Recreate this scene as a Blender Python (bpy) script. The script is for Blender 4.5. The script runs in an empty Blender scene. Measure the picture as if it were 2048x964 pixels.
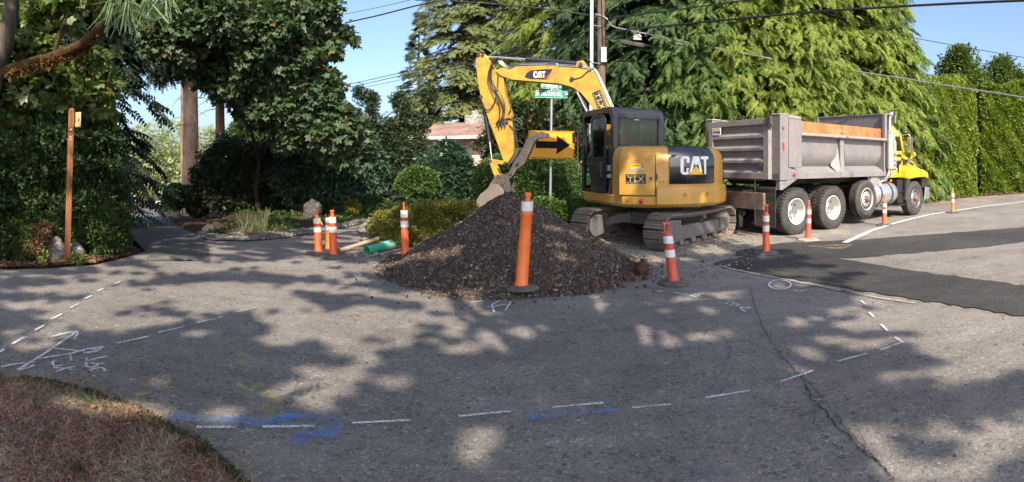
import bpy, math, random
import numpy as np
from mathutils import Vector, Matrix, noise as mnoise

# ------------------------------------------------------------------ camera
F, HZ, CX, CAMH = 1100.0, 326.0, 1024.0, 1.62
sc = bpy.context.scene
COL = sc.collection
cd = bpy.data.cameras.new('camera')
cam = bpy.data.objects.new('camera', cd)
COL.objects.link(cam)
cam.location = (0, 0, CAMH)
cam.rotation_euler = (math.radians(90), 0, 0)
cd.type = 'PANO'
cd.panorama_type = 'CENTRAL_CYLINDRICAL'
cd.central_cylindrical_range_u_min = -1024 / F
cd.central_cylindrical_range_u_max = 1024 / F
cd.central_cylindrical_range_v_min = -(964 - HZ) / F
cd.central_cylindrical_range_v_max = HZ / F
cd.central_cylindrical_radius = 1.0
cd.clip_start = 0.05
cd.clip_end = 2000
sc.camera = cam

# ------------------------------------------------------------------ sky, sun, exposure
SUN_EL, SUN_AZ = 42.0, 171.0          # azimuth of the sun, degrees clockwise from the view axis (+Y)
w = bpy.data.worlds.new('World')
sc.world = w
w.use_nodes = True
nt = w.node_tree
bg = nt.nodes['Background']
sky = nt.nodes.new('ShaderNodeTexSky')
sky.sky_type = 'NISHITA'
sky.sun_disc = False
sky.sun_elevation = math.radians(SUN_EL)
sky.sun_rotation = math.radians(SUN_AZ)
sky.air_density = 0.8
sky.dust_density = 3.2
sky.ozone_density = 2.8
nt.links.new(sky.outputs[0], bg.inputs[0])
bg.inputs[1].default_value = 0.105
sd = bpy.data.lights.new('sun', 'SUN')
sd.energy = 3.0
sd.angle = math.radians(0.53)
sd.color = (1.0, 0.87, 0.71)
sun = bpy.data.objects.new('sun', sd)
COL.objects.link(sun)
_e, _a = math.radians(SUN_EL), math.radians(SUN_AZ)
SUNV = Vector((math.sin(_a) * math.cos(_e), math.cos(_a) * math.cos(_e), math.sin(_e)))
sun.rotation_euler = SUNV.to_track_quat('Z', 'Y').to_euler()
sc.view_settings.view_transform = 'Standard'
sc.view_settings.look = 'None'
sc.view_settings.gamma = 1
sc.view_settings.exposure = 1.55
sc.cycles.max_bounces = 8
sc.cycles.transparent_max_bounces = 12
sc.cycles.use_denoising = True
try:
    sc.cycles.use_adaptive_sampling = True
    sc.cycles.adaptive_threshold = 0.02
except Exception:
    pass

R = math.radians
rnd = random.Random(7)
rs = np.random.RandomState(11)

# ------------------------------------------------------------------ coordinates
def lerp_tab(t, x):
    return float(np.interp(x, [a for a, b in t], [b for a, b in t]))

def sstep(a, b, x):
    t = min(1, max(0, (x - a) / (b - a)))
    return t * t * (3 - 2 * t)

DROP = [(0, 0), (11, 0), (13, -.05), (15, -.18), (18, -.39), (22, -.68), (27, -1.03), (32, -1.40), (40, -1.98), (50, -2.7), (65, -3.76), (80, -4.8), (140, -5.5), (2000, -5.5)]

def zt_pd(px, d):
    return lerp_tab(DROP, d) * (1 - sstep(405, 500, px))

def zt(x, y):
    return zt_pd(CX + F * math.atan2(x, y), math.hypot(x, y))

def pol(px, d, z=0.0):
    a = (px - CX) / F
    return Vector((d * math.sin(a), d * math.cos(a), z))

def G(px, py, z=0.0):
    return pol(px, F * (CAMH - z) / (py - HZ), z)

def W(px, py, d):
    return pol(px, d, CAMH + (HZ - py) / F * d)

# ------------------------------------------------------------------ tagging
def tag(o, label=None, cat=None, group=None, kind=None):
    if label: o['label'] = label
    if cat: o['category'] = cat
    if group: o['group'] = group
    if kind: o['kind'] = kind
    return o

def empty(name, loc=(0, 0, 0), rotz=0, label=None, cat=None, group=None):
    o = bpy.data.objects.new(name, None)
    COL.objects.link(o)
    o.location = loc
    o.rotation_euler = (0, 0, rotz)
    o.empty_display_size = .1
    return tag(o, label, cat, group)

def copy_tree(o, parent=None):
    c = o.copy()
    COL.objects.link(c)
    if parent: c.parent = parent
    for ch in list(o.children):
        copy_tree(ch, c)
    return c

# ------------------------------------------------------------------ mesh builder
class MB:
    def __init__(s):
        s.v, s.f, s.m, s.mi, s.M = [], [], [], 0, Matrix.Identity(4)

    def add(s, vs, fs):
        b = len(s.v)
        for p in vs:
            s.v.append(tuple(s.M @ Vector(p)))
        for f in fs:
            s.f.append([b + i for i in f])
            s.m.append(s.mi)
        return s

    def box(s, c, size, rot=None, taper=1.0):
        x, y, z = size[0] / 2, size[1] / 2, size[2] / 2
        t = taper
        vs = [(-x, -y, -z), (x, -y, -z), (x, y, -z), (-x, y, -z), (-x * t, -y * t, z), (x * t, -y * t, z), (x * t, y * t, z), (-x * t, y * t, z)]
        if rot is not None: vs = [rot @ Vector(p) for p in vs]
        vs = [(p[0] + c[0], p[1] + c[1], p[2] + c[2]) for p in vs]
        return s.add(vs, [(0, 3, 2, 1), (4, 5, 6, 7), (0, 1, 5, 4), (1, 2, 6, 5), (2, 3, 7, 6), (3, 0, 4, 7)])

    def bb(s, x0, x1, y0, y1, z0, z1):
        return s.box(((x0 + x1) / 2, (y0 + y1) / 2, (z0 + z1) / 2), (abs(x1 - x0), abs(y1 - y0), abs(z1 - z0)))

    def beam(s, a, b, w_, h_):
        a, b = Vector(a), Vector(b)
        d = b - a
        q = d.to_track_quat('X', 'Z').to_matrix()
        return s.box((a + b) / 2, (d.length, w_, h_), q)

    def prism(s, pts, a, b, axis='y'):
        """outline pts (u,v); extruded from a to b along axis"""
        n = len(pts)
        mk = {'y': lambda p, t: (p[0], t, p[1]), 'x': lambda p, t: (t, p[0], p[1]), 'z': lambda p, t: (p[0], p[1], t)}[axis]
        vs = [mk(p, a) for p in pts] + [mk(p, b) for p in pts]
        fs = [list(range(n)), list(range(2 * n - 1, n - 1, -1))] + [(i, i + n, (i + 1) % n + n, (i + 1) % n) for i in range(n)]
        return s.add(vs, fs)

    def loft(s, rings, caps=True):
        n = len(rings[0])
        vs = [p for r in rings for p in r]
        fs = []
        for k in range(len(rings) - 1):
            for i in range(n):
                j = (i + 1) % n
                fs.append((k * n + i, k * n + j, (k + 1) * n + j, (k + 1) * n + i))
        if caps:
            fs.append(list(range(n - 1, -1, -1)))
            fs.append([(len(rings) - 1) * n + i for i in range(n)])
        return s.add(vs, fs)

    def tube(s, pts, r, n=8, caps=True):
        pts = [Vector(p) for p in pts]
        rr = r if isinstance(r, (list, tuple)) else [r] * len(pts)
        rings = []
        up = None
        for i, p in enumerate(pts):
            d = (pts[min(i + 1, len(pts) - 1)] - pts[max(i - 1, 0)])
            if d.length < 1e-9: d = Vector((0, 0, 1))
            d.normalize()
            if up is None:
                up = Vector((0, 0, 1)) if abs(d.z) < .9 else Vector((1, 0, 0))
            x = d.cross(up)
            if x.length < 1e-4: x = d.cross(Vector((0, 1, 0)))
            x.normalize()
            y = x.cross(d).normalized()
            up = y
            rings.append([p + (x * math.cos(2 * math.pi * k / n) + y * math.sin(2 * math.pi * k / n)) * rr[i] for k in range(n)])
        return s.loft(rings, caps)

    def cyl(s, a, b, r, r2=None, n=20):
        return s.tube([a, b], [r, r if r2 is None else r2], n)

    def lathe(s, prof, o, ax, n=32, closed=False):
        """prof [(radius, height)], about axis ax through o"""
        ax = Vector(ax).normalized()
        x = ax.orthogonal().normalized()
        y = ax.cross(x)
        o = Vector(o)
        rings = [[o + ax * h + (x * math.cos(2 * math.pi * k / n) + y * math.sin(2 * math.pi * k / n)) * max(r, 1e-4) for k in range(n)] for r, h in prof]
        return s.loft(rings, not closed)

    def ell(s, c, r, n=12, m=8):
        rings = []
        for i in range(m + 1):
            t = -math.pi / 2 + math.pi * i / m
            rings.append([(c[0] + r[0] * math.cos(t) * math.cos(2 * math.pi * k / n), c[1] + r[1] * math.cos(t) * math.sin(2 * math.pi * k / n), c[2] + r[2] * math.sin(t)) for k in range(n)])
        return s.loft(rings, False)

    def text(s, body, size, M, off=0.0, sx=1.0, align='CENTER'):
        cu = bpy.data.curves.new('tmp', 'FONT')
        cu.body = body
        cu.size = size
        cu.offset = off
        cu.align_x = align
        cu.align_y = 'CENTER'
        cu.resolution_u = 3
        o = bpy.data.objects.new('tmp', cu)
        COL.objects.link(o)
        dg = bpy.context.evaluated_depsgraph_get()
        me = bpy.data.meshes.new_from_object(o.evaluated_get(dg))
        s.add([M @ Vector((v.co.x * sx, v.co.y, 0)) for v in me.vertices], [list(p.vertices) for p in me.polygons])
        bpy.data.objects.remove(o)
        bpy.data.curves.remove(cu)
        bpy.data.meshes.remove(me)
        return s

    def build(s, name, mats, parent=None, loc=(0, 0, 0), rotz=0, bev=0, ang=35, smooth=True, seg=2):
        me = bpy.data.meshes.new(name)
        me.from_pydata(s.v, [], s.f)
        if not isinstance(mats, (list, tuple)): mats = [mats]
        for m in mats: me.materials.append(m)
        me.polygons.foreach_set('material_index', s.m)
        import bmesh as _b
        bm = _b.new(); bm.from_mesh(me)
        if not any(len(f) < 3 for f in s.f):
            _b.ops.recalc_face_normals(bm, faces=bm.faces)
        bm.to_mesh(me); bm.free()
        if smooth:
            me.polygons.foreach_set('use_smooth', [True] * len(me.polygons))
            try: me.set_sharp_from_angle(angle=R(ang))
            except Exception: pass
        me.update()
        o = bpy.data.objects.new(name, me)
        COL.objects.link(o)
        o.location = loc
        o.rotation_euler = (0, 0, rotz)
        if parent: o.parent = parent
        if bev:
            b = o.modifiers.new('b', 'BEVEL')
            b.width = bev
            b.segments = seg
            b.limit_method = 'ANGLE'
            b.angle_limit = R(40)
            b.harden_normals = True
        return o

def fast_mesh(name, V, Fc, mats, parent=None, mi=None, smooth=False):
    """V (n,3) array; Fc: (m,k) array of equal-size faces"""
    me = bpy.data.meshes.new(name)
    V = np.asarray(V, dtype=np.float32)
    Fc = np.asarray(Fc, dtype=np.int32)
    m, k = Fc.shape
    me.vertices.add(len(V))
    me.vertices.foreach_set('co', V.ravel())
    me.loops.add(m * k)
    me.loops.foreach_set('vertex_index', Fc.ravel())
    me.polygons.add(m)
    me.polygons.foreach_set('loop_start', np.arange(m, dtype=np.int32) * k)
    try: me.polygons.foreach_set('loop_total', np.full(m, k, dtype=np.int32))
    except Exception: pass
    if not isinstance(mats, (list, tuple)): mats = [mats]
    for t in mats: me.materials.append(t)
    if mi is not None: me.polygons.foreach_set('material_index', np.asarray(mi, dtype=np.int32))
    if smooth: me.polygons.foreach_set('use_smooth', np.ones(m, dtype=bool))
    me.update(calc_edges=True)
    o = bpy.data.objects.new(name, me)
    COL.objects.link(o)
    if parent: o.parent = parent
    return o

def grid(name, fn, us, vs, mat, parent=None, smooth=True):
    V = np.array([fn(u, v) for u in us for v in vs], dtype=np.float32)
    nu, nv = len(us), len(vs)
    i, j = np.meshgrid(np.arange(nu - 1), np.arange(nv - 1), indexing='ij')
    a = (i * nv + j).ravel()
    Fc = np.stack([a, a + nv, a + nv + 1, a + 1], 1)
    return fast_mesh(name, V, Fc, mat, parent, smooth=smooth)

# ------------------------------------------------------------------ materials
def lin(c):
    return tuple(((x / 255) / 12.92 if x / 255 <= .04045 else ((x / 255 + .055) / 1.055) ** 2.4) for x in c)

MATS = {}
class NT:
    def __init__(s, name):
        s.mat = bpy.data.materials.new(name)
        s.mat.use_nodes = True
        s.t = s.mat.node_tree
        s.b = s.t.nodes['Principled BSDF']
        s.out = s.t.nodes['Material Output']
        s.co = s.t.nodes.new('ShaderNodeTexCoord').outputs['Object']
    def n(s, typ, **k):
        x = s.t.nodes.new('ShaderNode' + typ)
        for a, b in k.items():
            if a in x.inputs.keys(): x.inputs[a].default_value = b
            else: setattr(x, a, b)
        return x
    def l(s, a, b): s.t.links.new(a, b)
    def noise(s, scale, detail=4, rough=.55, co=None):
        x = s.n('TexNoise', Scale=scale, Detail=detail, Roughness=rough)
        s.l(co or s.co, x.inputs['Vector'])
        return x.outputs['Fac']
    def voro(s, scale, feature='F1', co=None, out='Distance', rand=1.0):
        x = s.n('TexVoronoi', Scale=scale, Randomness=rand)
        x.feature = feature
        s.l(co or s.co, x.inputs['Vector'])
        return x.outputs[out]
    def ramp(s, fac, stops, interp='LINEAR'):
        x = s.n('ValToRGB')
        x.color_ramp.interpolation = interp
        e = x.color_ramp.elements
        while len(e) < len(stops): e.new(.5)
        for el, (p, c) in zip(e, stops):
            el.position = p
            el.color = (*c, 1) if isinstance(c, tuple) else (c, c, c, 1)
        s.l(fac, x.inputs[0])
        return x.outputs[0]
    def mix(s, fac, a, b, mode='MIX'):
        x = s.n('Mix', data_type='RGBA', blend_type=mode)
        for sock, v in ((x.inputs[0], fac), (x.inputs[6], a), (x.inputs[7], b)):
            if isinstance(v, (int, float)): sock.default_value = v if sock.type == 'VALUE' else (v, v, v, 1)
            elif isinstance(v, tuple): sock.default_value = (*v, 1)
            else: s.l(v, sock)
        return x.outputs[2]
    def math(s, op, a, b=0.0, c=None, clamp=False):
        x = s.n('Math', operation=op, use_clamp=clamp)
        for i, v in enumerate((a, b, c)):
            if v is None: continue
            if isinstance(v, (int, float)): x.inputs[i].default_value = v
            else: s.l(v, x.inputs[i])
        return x.outputs[0]
    def bump(s, h, strength=.3, dist=.01):
        x = s.n('Bump', Strength=strength, Distance=dist)
        s.l(h, x.inputs['Height'])
        s.l(x.outputs[0], s.b.inputs['Normal'])
    def set(s, **k):
        for a, v in k.items():
            a = {'col': 'Base Color', 'rough': 'Roughness', 'metal': 'Metallic', 'spec': 'Specular IOR Level', 'alpha': 'Alpha', 'coat': 'Coat Weight', 'trans': 'Transmission Weight'}.get(a, a)
            sock = s.b.inputs[a]
            if isinstance(v, tuple): sock.default_value = (*v, 1)
            elif isinstance(v, (int, float)): sock.default_value = v
            else: s.l(v, sock)

def m_plain(name, col, rough=.5, metal=0, dirt=.25, dirtcol=(.12, .10, .08), scale=3.0, coat=0, spec=.5, bump=0, streak=0):
    if name in MATS: return MATS[name]
    t = NT(name)
    n1 = t.noise(scale, 6, .65)
    n2 = t.noise(scale * 9, 4, .6)
    f = t.math('MULTIPLY', t.ramp(n1, [(.42, 0.0), (.72, 1.0)]), dirt)
    c = t.mix(f, col, dirtcol)
    v = t.ramp(n2, [(.3, .86), (.7, 1.1)])
    c = t.mix(1.0, c, v, 'MULTIPLY')
    if streak:
        mp = t.n('Mapping'); t.l(t.co, mp.inputs[0]); mp.inputs['Scale'].default_value = (9, 9, .7)
        sk = t.noise(1.0, 6, .75, mp.outputs[0])
        c = t.mix(streak, c, t.mix(1.0, c, t.ramp(sk, [(.30, .45), (.45, .9), (.60, 1.05), (.72, 1.35)]), 'MULTIPLY'))
        rs_ = t.noise(5.5, 6, .8)
        c = t.mix(t.ramp(rs_, [(.66, 0.0), (.72, .7)]), c, (.16, .085, .05))
    t.set(col=c, rough=t.math('ADD', t.math('MULTIPLY', n1, .25), rough - .1, clamp=True), metal=metal, coat=coat, spec=spec)
    if bump: t.bump(n2, bump, .004)
    MATS[name] = t.mat
    return t.mat

def m_asphalt(name, dark, mid, light, speck=1.0, patch=.5, scale=1.0, dust=None, dustpos=None):
    t = NT(name)
    big = t.noise(.45, 5, .6)
    med = t.noise(5, 5, .7)
    cell = t.voro(95 * scale, out='Color')
    sep = t.n('SeparateColor'); t.l(cell, sep.inputs[0])
    cell2 = t.voro(38 * scale, out='Color')
    sep2 = t.n('SeparateColor'); t.l(cell2, sep2.inputs[0])
    c = t.ramp(t.math('ADD', t.math('MULTIPLY', big, .6), t.math('MULTIPLY', med, .4)), [(.34, dark), (.5, mid), (.68, light)])
    st = t.ramp(sep.outputs[0], [(0, .62), (.25, .88), (.7, 1.05), (.93, 1.2), (1, 1.8)])
    c = t.mix(speck, c, t.mix(1.0, c, st, 'MULTIPLY'))
    pit = t.ramp(sep2.outputs[0], [(0, .45), (.07, .6), (.12, 1.0), (.96, 1.0), (.985, 1.6)])
    c = t.mix(.7 * speck, c, t.mix(1.0, c, pit, 'MULTIPLY'))
    stain = t.noise(.9, 6, .72)
    c = t.mix(1.0, c, t.ramp(stain, [(.30, .72), (.42, .94), (.6, 1.04), (.75, 1.14)]), 'MULTIPLY')
    mp = t.n('Mapping'); t.l(t.co, mp.inputs[0]); mp.inputs['Rotation'].default_value = (0, 0, .35); mp.inputs['Scale'].default_value = (.35, 3.2, 1)
    c = t.mix(1.0, c, t.ramp(t.noise(1.6, 5, .7, mp.outputs[0]), [(.35, .86), (.55, 1.02), (.7, 1.08)]), 'MULTIPLY')
    if dust:
        dn = t.noise(1.3, 5, .7)
        c = t.mix(t.ramp(dn, [(.5, 0.0), (.72, .55)]), c, dust)
    t.set(col=c, rough=.88, spec=.3)
    h = t.math('ADD', t.math('MULTIPLY', sep.outputs[0], .6), t.noise(160, 2))
    t.bump(h, .55, .006)
    MATS[name] = t.mat
    return t.mat

def m_soil(name, a, b, c, scale=20, bump=.8):
    t = NT(name)
    n = t.noise(scale, 6, .75)
    big = t.noise(.8, 4)
    col = t.ramp(n, [(.3, a), (.5, b), (.72, c)])
    v = t.ramp(big, [(.35, .7), (.65, 1.25)])
    col = t.mix(1.0, col, v, 'MULTIPLY')
    cell = t.voro(scale * 3.5, out='Color')
    sep = t.n('SeparateColor'); t.l(cell, sep.inputs[0])
    col = t.mix(1.0, col, t.ramp(sep.outputs[0], [(0, .55), (.8, 1.1), (1, 1.9)]), 'MULTIPLY')
    t.set(col=col, rough=.95, spec=.2)
    t.bump(t.math('ADD', n, sep.outputs[0]), bump, .02)
    MATS[name] = t.mat
    return t.mat

def m_leaf(name, a, b, c=None, rough=.5, transl=.3, spec=.4, clump=.9, odd=None):
    """a: darker, b: lighter, odd: rare colour of single leaves"""
    t = NT(name)
    g = t.n('NewGeometry')
    r = g.outputs['Random Per Island']
    n = t.noise(clump, 3, .6)
    f = t.math('ADD', t.math('MULTIPLY', r, .55), t.math('MULTIPLY', t.ramp(n, [(.3, 0.0), (.7, 1.0)]), .45))
    stops = [(.0, a), (1.0, b)] if c is None else [(.0, a), (.55, b), (1.0, c)]
    col = t.ramp(f, stops)
    if odd:
        col = t.mix(t.ramp(r, [(odd[1], 0.0), (odd[1] + .01, 1.0)]), col, odd[0])
    t.set(col=col, rough=rough, spec=spec)
    tr = t.n('BsdfTranslucent')
    tc = t.mix(1.0, col, (1.1, 1.35, .55), 'MULTIPLY')
    t.l(tc, tr.inputs[0])
    ms = t.n('MixShader')
    ms.inputs[0].default_value = transl
    t.l(t.b.outputs[0], ms.inputs[1]); t.l(tr.outputs[0], ms.inputs[2])
    t.l(ms.outputs[0], t.out.inputs[0])
    MATS[name] = t.mat
    return t.mat

def m_bark(name, a, b, vert=6):
    t = NT(name)
    mp = t.n('Mapping'); t.l(t.co, mp.inputs[0])
    mp.inputs['Scale'].default_value = (vert, vert, 1)
    n = t.noise(2.5, 6, .7, mp.outputs[0])
    n2 = t.noise(1.2, 3)
    col = t.ramp(n, [(.35, a), (.62, b)])
    col = t.mix(1.0, col, t.ramp(n2, [(.3, .7), (.7, 1.2)]), 'MULTIPLY')
    t.set(col=col, rough=.9, spec=.2)
    t.bump(n, .9, .03)
    MATS[name] = t.mat
    return t.mat

def m_spray(name, col, cover=.5, scale=30):
    """spray paint / chalk on the road: broken coverage"""
    t = NT(name)
    n = t.noise(scale, 5, .75)
    n2 = t.noise(4, 3)
    f = t.ramp(t.math('ADD', t.math('MULTIPLY', n, .7), t.math('MULTIPLY', n2, .3)), [(.62 - .32 * cover - .08, 0.0), (.62 - .32 * cover + .1, 1.0)])
    t.set(col=col, rough=.8, alpha=f)
    MATS[name] = t.mat
    return t.mat

def m_glass(name, tint=(.75, .85, .85), refl=.25, op=.25):
    t = NT(name)
    tr = t.n('BsdfTransparent'); tr.inputs[0].default_value = (*tint, 1)
    gl = t.n('BsdfGlossy', Roughness=.05)
    fr = t.n('Fresnel', IOR=1.5)
    ms = t.n('MixShader')
    t.l(t.math('ADD', fr.outputs[0], refl * .3, clamp=True), ms.inputs[0])
    df = t.n('BsdfDiffuse'); df.inputs[0].default_value = (.10, .11, .10, 1)
    m2 = t.n('MixShader'); m2.inputs[0].default_value = op
    t.l(tr.outputs[0], m2.inputs[1]); t.l(df.outputs[0], m2.inputs[2])
    t.l(m2.outputs[0], ms.inputs[1]); t.l(gl.outputs[0], ms.inputs[2])
    t.l(ms.outputs[0], t.out.inputs[0])
    MATS[name] = t.mat
    return t.mat
# ================================================================== GROUND, ROAD
asphalt = m_asphalt('old_asphalt', (.150, .138, .128), (.196, .182, .168), (.25, .234, .215), 1.0, dust=(.24, .22, .195))
drive_m = m_asphalt('driveway_asphalt', (.065, .065, .065), (.095, .093, .09), (.13, .126, .12), .8)
newasph = m_asphalt('new_asphalt', (.030, .030, .031), (.046, .045, .045), (.070, .067, .064), 1.0, scale=.8)
soil = m_soil('bark_mulch_soil', (.020, .012, .008), (.055, .032, .020), (.12, .075, .048), 18)
dustm = m_asphalt('dusty_gravel', (.15, .135, .115), (.23, .21, .18), (.32, .29, .25), .9, scale=.7)

ROUT = [(-600, 545), (0, 540), (100, 537), (190, 530), (250, 516), (300, 500), (345, 490), (394, 474), (420, 480), (500, 483), (568, 477), (624, 468), (736, 447),
        (800, 440), (1100, 440), (1290, 437), (1500, 424), (1700, 412), (1800, 407), (1870, 404), (1950, 393), (2048, 387), (2200, 377), (2400, 370)]
def rout(px):
    if px > 2400: return lerp_tab([(2400, 40), (3200, 60), (4480, 60)], px)
    if px < -600: return lerp_tab([(-2432, 60), (-1500, 12), (-600, 8.1)], px)
    return F * CAMH / (lerp_tab(ROUT, px) - HZ)

def polar_angles():
    a = list(np.arange(-2432, -100, 60)) + list(np.arange(-100, 2148, 10)) + list(np.arange(2148, 4480, 60)) + [4480]
    return [float(x) for x in a]

def nz(x, y, s=1.0, z=0.0):
    return mnoise.noise(Vector((x * s, y * s, z)))

LD = [(8.8, 292), (9.6, 300), (10.5, 280), (12, 262), (15, 256), (30, 254), (80, 262), (110, 268)]
RD = [(8.8, 420), (10.5, 416), (12.0, 400), (13.5, 378), (15.5, 358), (18, 348), (22, 340), (27, 333), (32, 328), (50, 322), (80, 319), (110, 318)]
# one ground sheet to the horizon
rows = [(0, .02), (0, .5), (0, .9), (0, .999), (1, .02), (1, .12), (1, .3), (1, .7), (1, 1.5), (1, 2.5), (1, 4), (1, 6), (1, 9), (1, 14), (1, 20), (1, 30), (1, 45), (1, 60), (1, 90), (1, 160), (1, 400), (1, 1200)]
def gfn(px, row):
    k, t = row
    ro = rout(px)
    wob = .06 * nz(px * .03, 1.7)
    d = ro * t + (wob if t > .9 else 0) if k == 0 else ro + wob + t
    p = pol(px, d)
    z = zt_pd(px, d)
    if lerp_tab(LD, d) - 6 < px < lerp_tab(RD, d) + 6 and 9.2 < d < 105: return (p.x, p.y, z - .10)
    z += -.04 if k == 0 else (-.035 + .075 * sstep(0, .3, t) + .05 * sstep(.3, 3, t) * (1 + nz(p.x, p.y, .9)))
    return (p.x, p.y, z)
g = grid('ground', gfn, polar_angles(), rows, soil)
tag(g, kind='structure')

# road sheet (old asphalt), cut to the verge line
rad = [0.02] + list(np.geomspace(.08, 1.0, 46))
g = grid('road', lambda px, t: (lambda p: (p.x, p.y, zt(p.x, p.y) + .004))(pol(px, max(.05, rout(px) * t + (.05 * nz(px * .03, 1.7) if t > .99 else 0)))), polar_angles(), rad, asphalt)
tag(g, kind='structure')

# driveway running down to the left
ds = list(np.linspace(8.8, 16, 30)) + list(np.geomspace(16.5, 100, 34))
def dfn(d, t):
    a, b = lerp_tab(LD, d), lerp_tab(RD, d)
    wob = 2.0 * nz(d * 1.3, .3) if t in (0.0, 1.0) else 0
    if d < 9: d += .5 + .9 * nz(t * 4, 2.2) + .5 * abs(t - .5)
    p = pol(a + (b - a) * t + wob, d)
    return (p.x, p.y, zt(p.x, p.y) + .012 + .02 * sstep(9, 11, d))
g = grid('driveway', dfn, ds, list(np.linspace(0, 1, 13)), drive_m)
tag(g, kind='structure')

def strip_sheet(name, cols, top, bot, mat, z, rows_=10, step=10, wob=.02, seed=0):
    """sheet on the road between two image curves (converted to ground points)"""
    xs = list(np.arange(cols[0], cols[1] + .1, step))
    def fn(px, t):
        yt, yb = lerp_tab(top, px), lerp_tab(bot, px)
        dt, db = F * CAMH / (yt - HZ), F * CAMH / (yb - HZ)
        d = dt + (db - dt) * t
        if t == 0.0: d += wob * nz(px * .05, seed + 3.1) * 2
        if t == 1.0: d += wob * nz(px * .05, seed + 7.7) * 2
        p = pol(px, d)
        return (p.x, p.y, zt(p.x, p.y) + z)
    g = grid(name, fn, xs, list(np.linspace(0, 1, rows_)), mat)
    tag(g, kind='structure')
    return g

# dusty gravelly ground around the machine and rear of the truck
strip_sheet('gravel_ground', (1090, 1700), [(1090, 446), (1300, 440), (1700, 418)], [(1090, 512), (1200, 516), (1290, 530), (1400, 520), (1480, 495), (1700, 470)], dustm, .008, wob=.12)
strip_sheet('gravel_ground', (690, 900), [(690, 486), (760, 470), (900, 470)], [(690, 512), (740, 528), (760, 548), (900, 560)], dustm, .009, wob=.08, seed=9)
# fresh asphalt patch: two bands that meet
strip_sheet('road_patch', (1470, 2300), [(1470, 505), (1520, 492), (1560, 487), (1720, 480), (1880, 468), (2048, 455), (2300, 436)],
            [(1470, 512), (1540, 524), (1600, 526), (1675, 517.5), (1760, 513), (1900, 501), (2048, 485), (2300, 462)], newasph, .012, 12, wob=.07)
strip_sheet('road_patch', (1430, 2300), [(1430, 526), (1480, 516), (1600, 517), (1675, 517.8), (1800, 539), (1900, 553), (2048, 573), (2300, 606)],
            [(1430, 531), (1500, 544), (1600, 562), (1700, 580), (1800, 597), (1900, 612), (2048, 634), (2300, 676)], newasph, .016, 14, wob=.06, seed=5)
# pale lip of concrete along the patch edge
lipm = m_plain('dusty_concrete', (.34, .30, .25), .9, dirt=.3)
# far side shoulder of the right-hand road
shoulder = m_soil('gravel_shoulder', (.14, .115, .09), (.22, .19, .155), (.33, .29, .24), 30, .4)
strip_sheet('road_shoulder', (1850, 2400), [(1850, 403.5), (1950, 391), (2048, 386), (2400, 369)], [(1850, 415), (1950, 404), (2048, 396), (2400, 376)], shoulder, .010, 5, wob=.1)

# ---- painted lines, spray marks, cracks: thin strips on the road
def road_strips(name, lines, mat, z, jit=0.0, kind='structure', wk=1.0):
    """lines: [(pixel polyline, width in metres)] -> one sheet"""
    mb = MB()
    for pts, wd in lines:
        P = []
        for (a, b) in zip(pts[:-1], pts[1:]):
            n = max(1, int(math.hypot(b[0] - a[0], b[1] - a[1]) / (7 if jit else 16)))
            for i in range(n):
                P.append((a[0] + (b[0] - a[0]) * i / n, a[1] + (b[1] - a[1]) * i / n))
        P.append(pts[-1])
        Q = [G(*p) for p in P]
        if jit:
            Q = [Q[0]] + [q + Vector((rnd.uniform(-jit, jit), rnd.uniform(-jit, jit), 0)) for q in Q[1:-1]] + [Q[-1]]
        L, Rr = [], []
        for i, q in enumerate(Q):
            d = (Q[min(i + 1, len(Q) - 1)] - Q[max(i - 1, 0)])
            d.z = 0
            if d.length < 1e-6: d = Vector((1, 0, 0))
            d.normalize()
            nrm = Vector((-d.y, d.x, 0))
            ww = wd * wk / 2 * (rnd.uniform(.35, 1.3) if jit else rnd.uniform(.85, 1.15))
            L.append((q.x + nrm.x * ww, q.y + nrm.y * ww, z)); Rr.append((q.x - nrm.x * ww, q.y - nrm.y * ww, z))
        n = len(Q)
        mb.add(L + Rr, [(i, i + 1, n + i + 1, n + i) for i in range(n - 1)])
    o = mb.build(name, mat, smooth=False)
    tag(o, kind=kind)
    return o

line_white = m_spray('road_line_paint', (.60, .57, .52), .75, 22)
road_strips('road_line', [([(1690, 487), (1740, 464), (1790, 447.5), (1850, 432.5), (1900, 424), (1960, 415), (2048, 404), (2200, 389), (2400, 375)], .14)], line_white, .022)
white = m_spray('white_spray_paint', (.74, .76, .78), .48, 60)
whiteb = m_spray('worn_white_chalk', (.62, .64, .66), .42, 60)
Zc = lambda x, y: (x * .3776, 600 + y * .3776)
def zc(*a): return [Zc(x, y) for x, y in a]
dash = [([(393, 860), (471, 860)], .035), ([(525, 859.5), (630, 858)], .035), ([(703, 852), (822, 846)], .032), ([(918, 838), (1022, 828)], .032),
        ([(1105, 820), (1207, 811)], .03), ([(1265, 821), (1342, 814)], .03), ([(1410, 801), (1500, 786)], .03), ([(1562, 768), (1628, 745)], .032),
        ([(1675, 727), (1735, 711)], .03), ([(1762, 704), (1808, 687)], .03), ([(1790, 678), (1808, 690)], .03), ([(1762, 652), (1775, 665)], .035),
        ([(1738, 628), (1748, 637)], .035), ([(1722, 604), (1731, 612)], .035),
        (zc((620, 240), (785, 203)), .035), (zc((835, 183), (970, 152)), .035), (zc((1045, 130), (1180, 98)), .035), (zc((1255, 72), (1360, 48)), .03),
        (zc((0, 287), (20, 270)), .045), (zc((65, 243), (130, 207)), .045), (zc((185, 170), (232, 143)), .045), (zc((270, 112), (328, 82)), .045), (zc((375, 48), (415, 28)), .04),
        ([(170, 600), (184, 594)], .04), ([(195, 585), (206, 580)], .04), ([(228, 571), (240, 566)], .035)]
road_strips('white_road_dashes', dash, white, .020, wk=.75)
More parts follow.
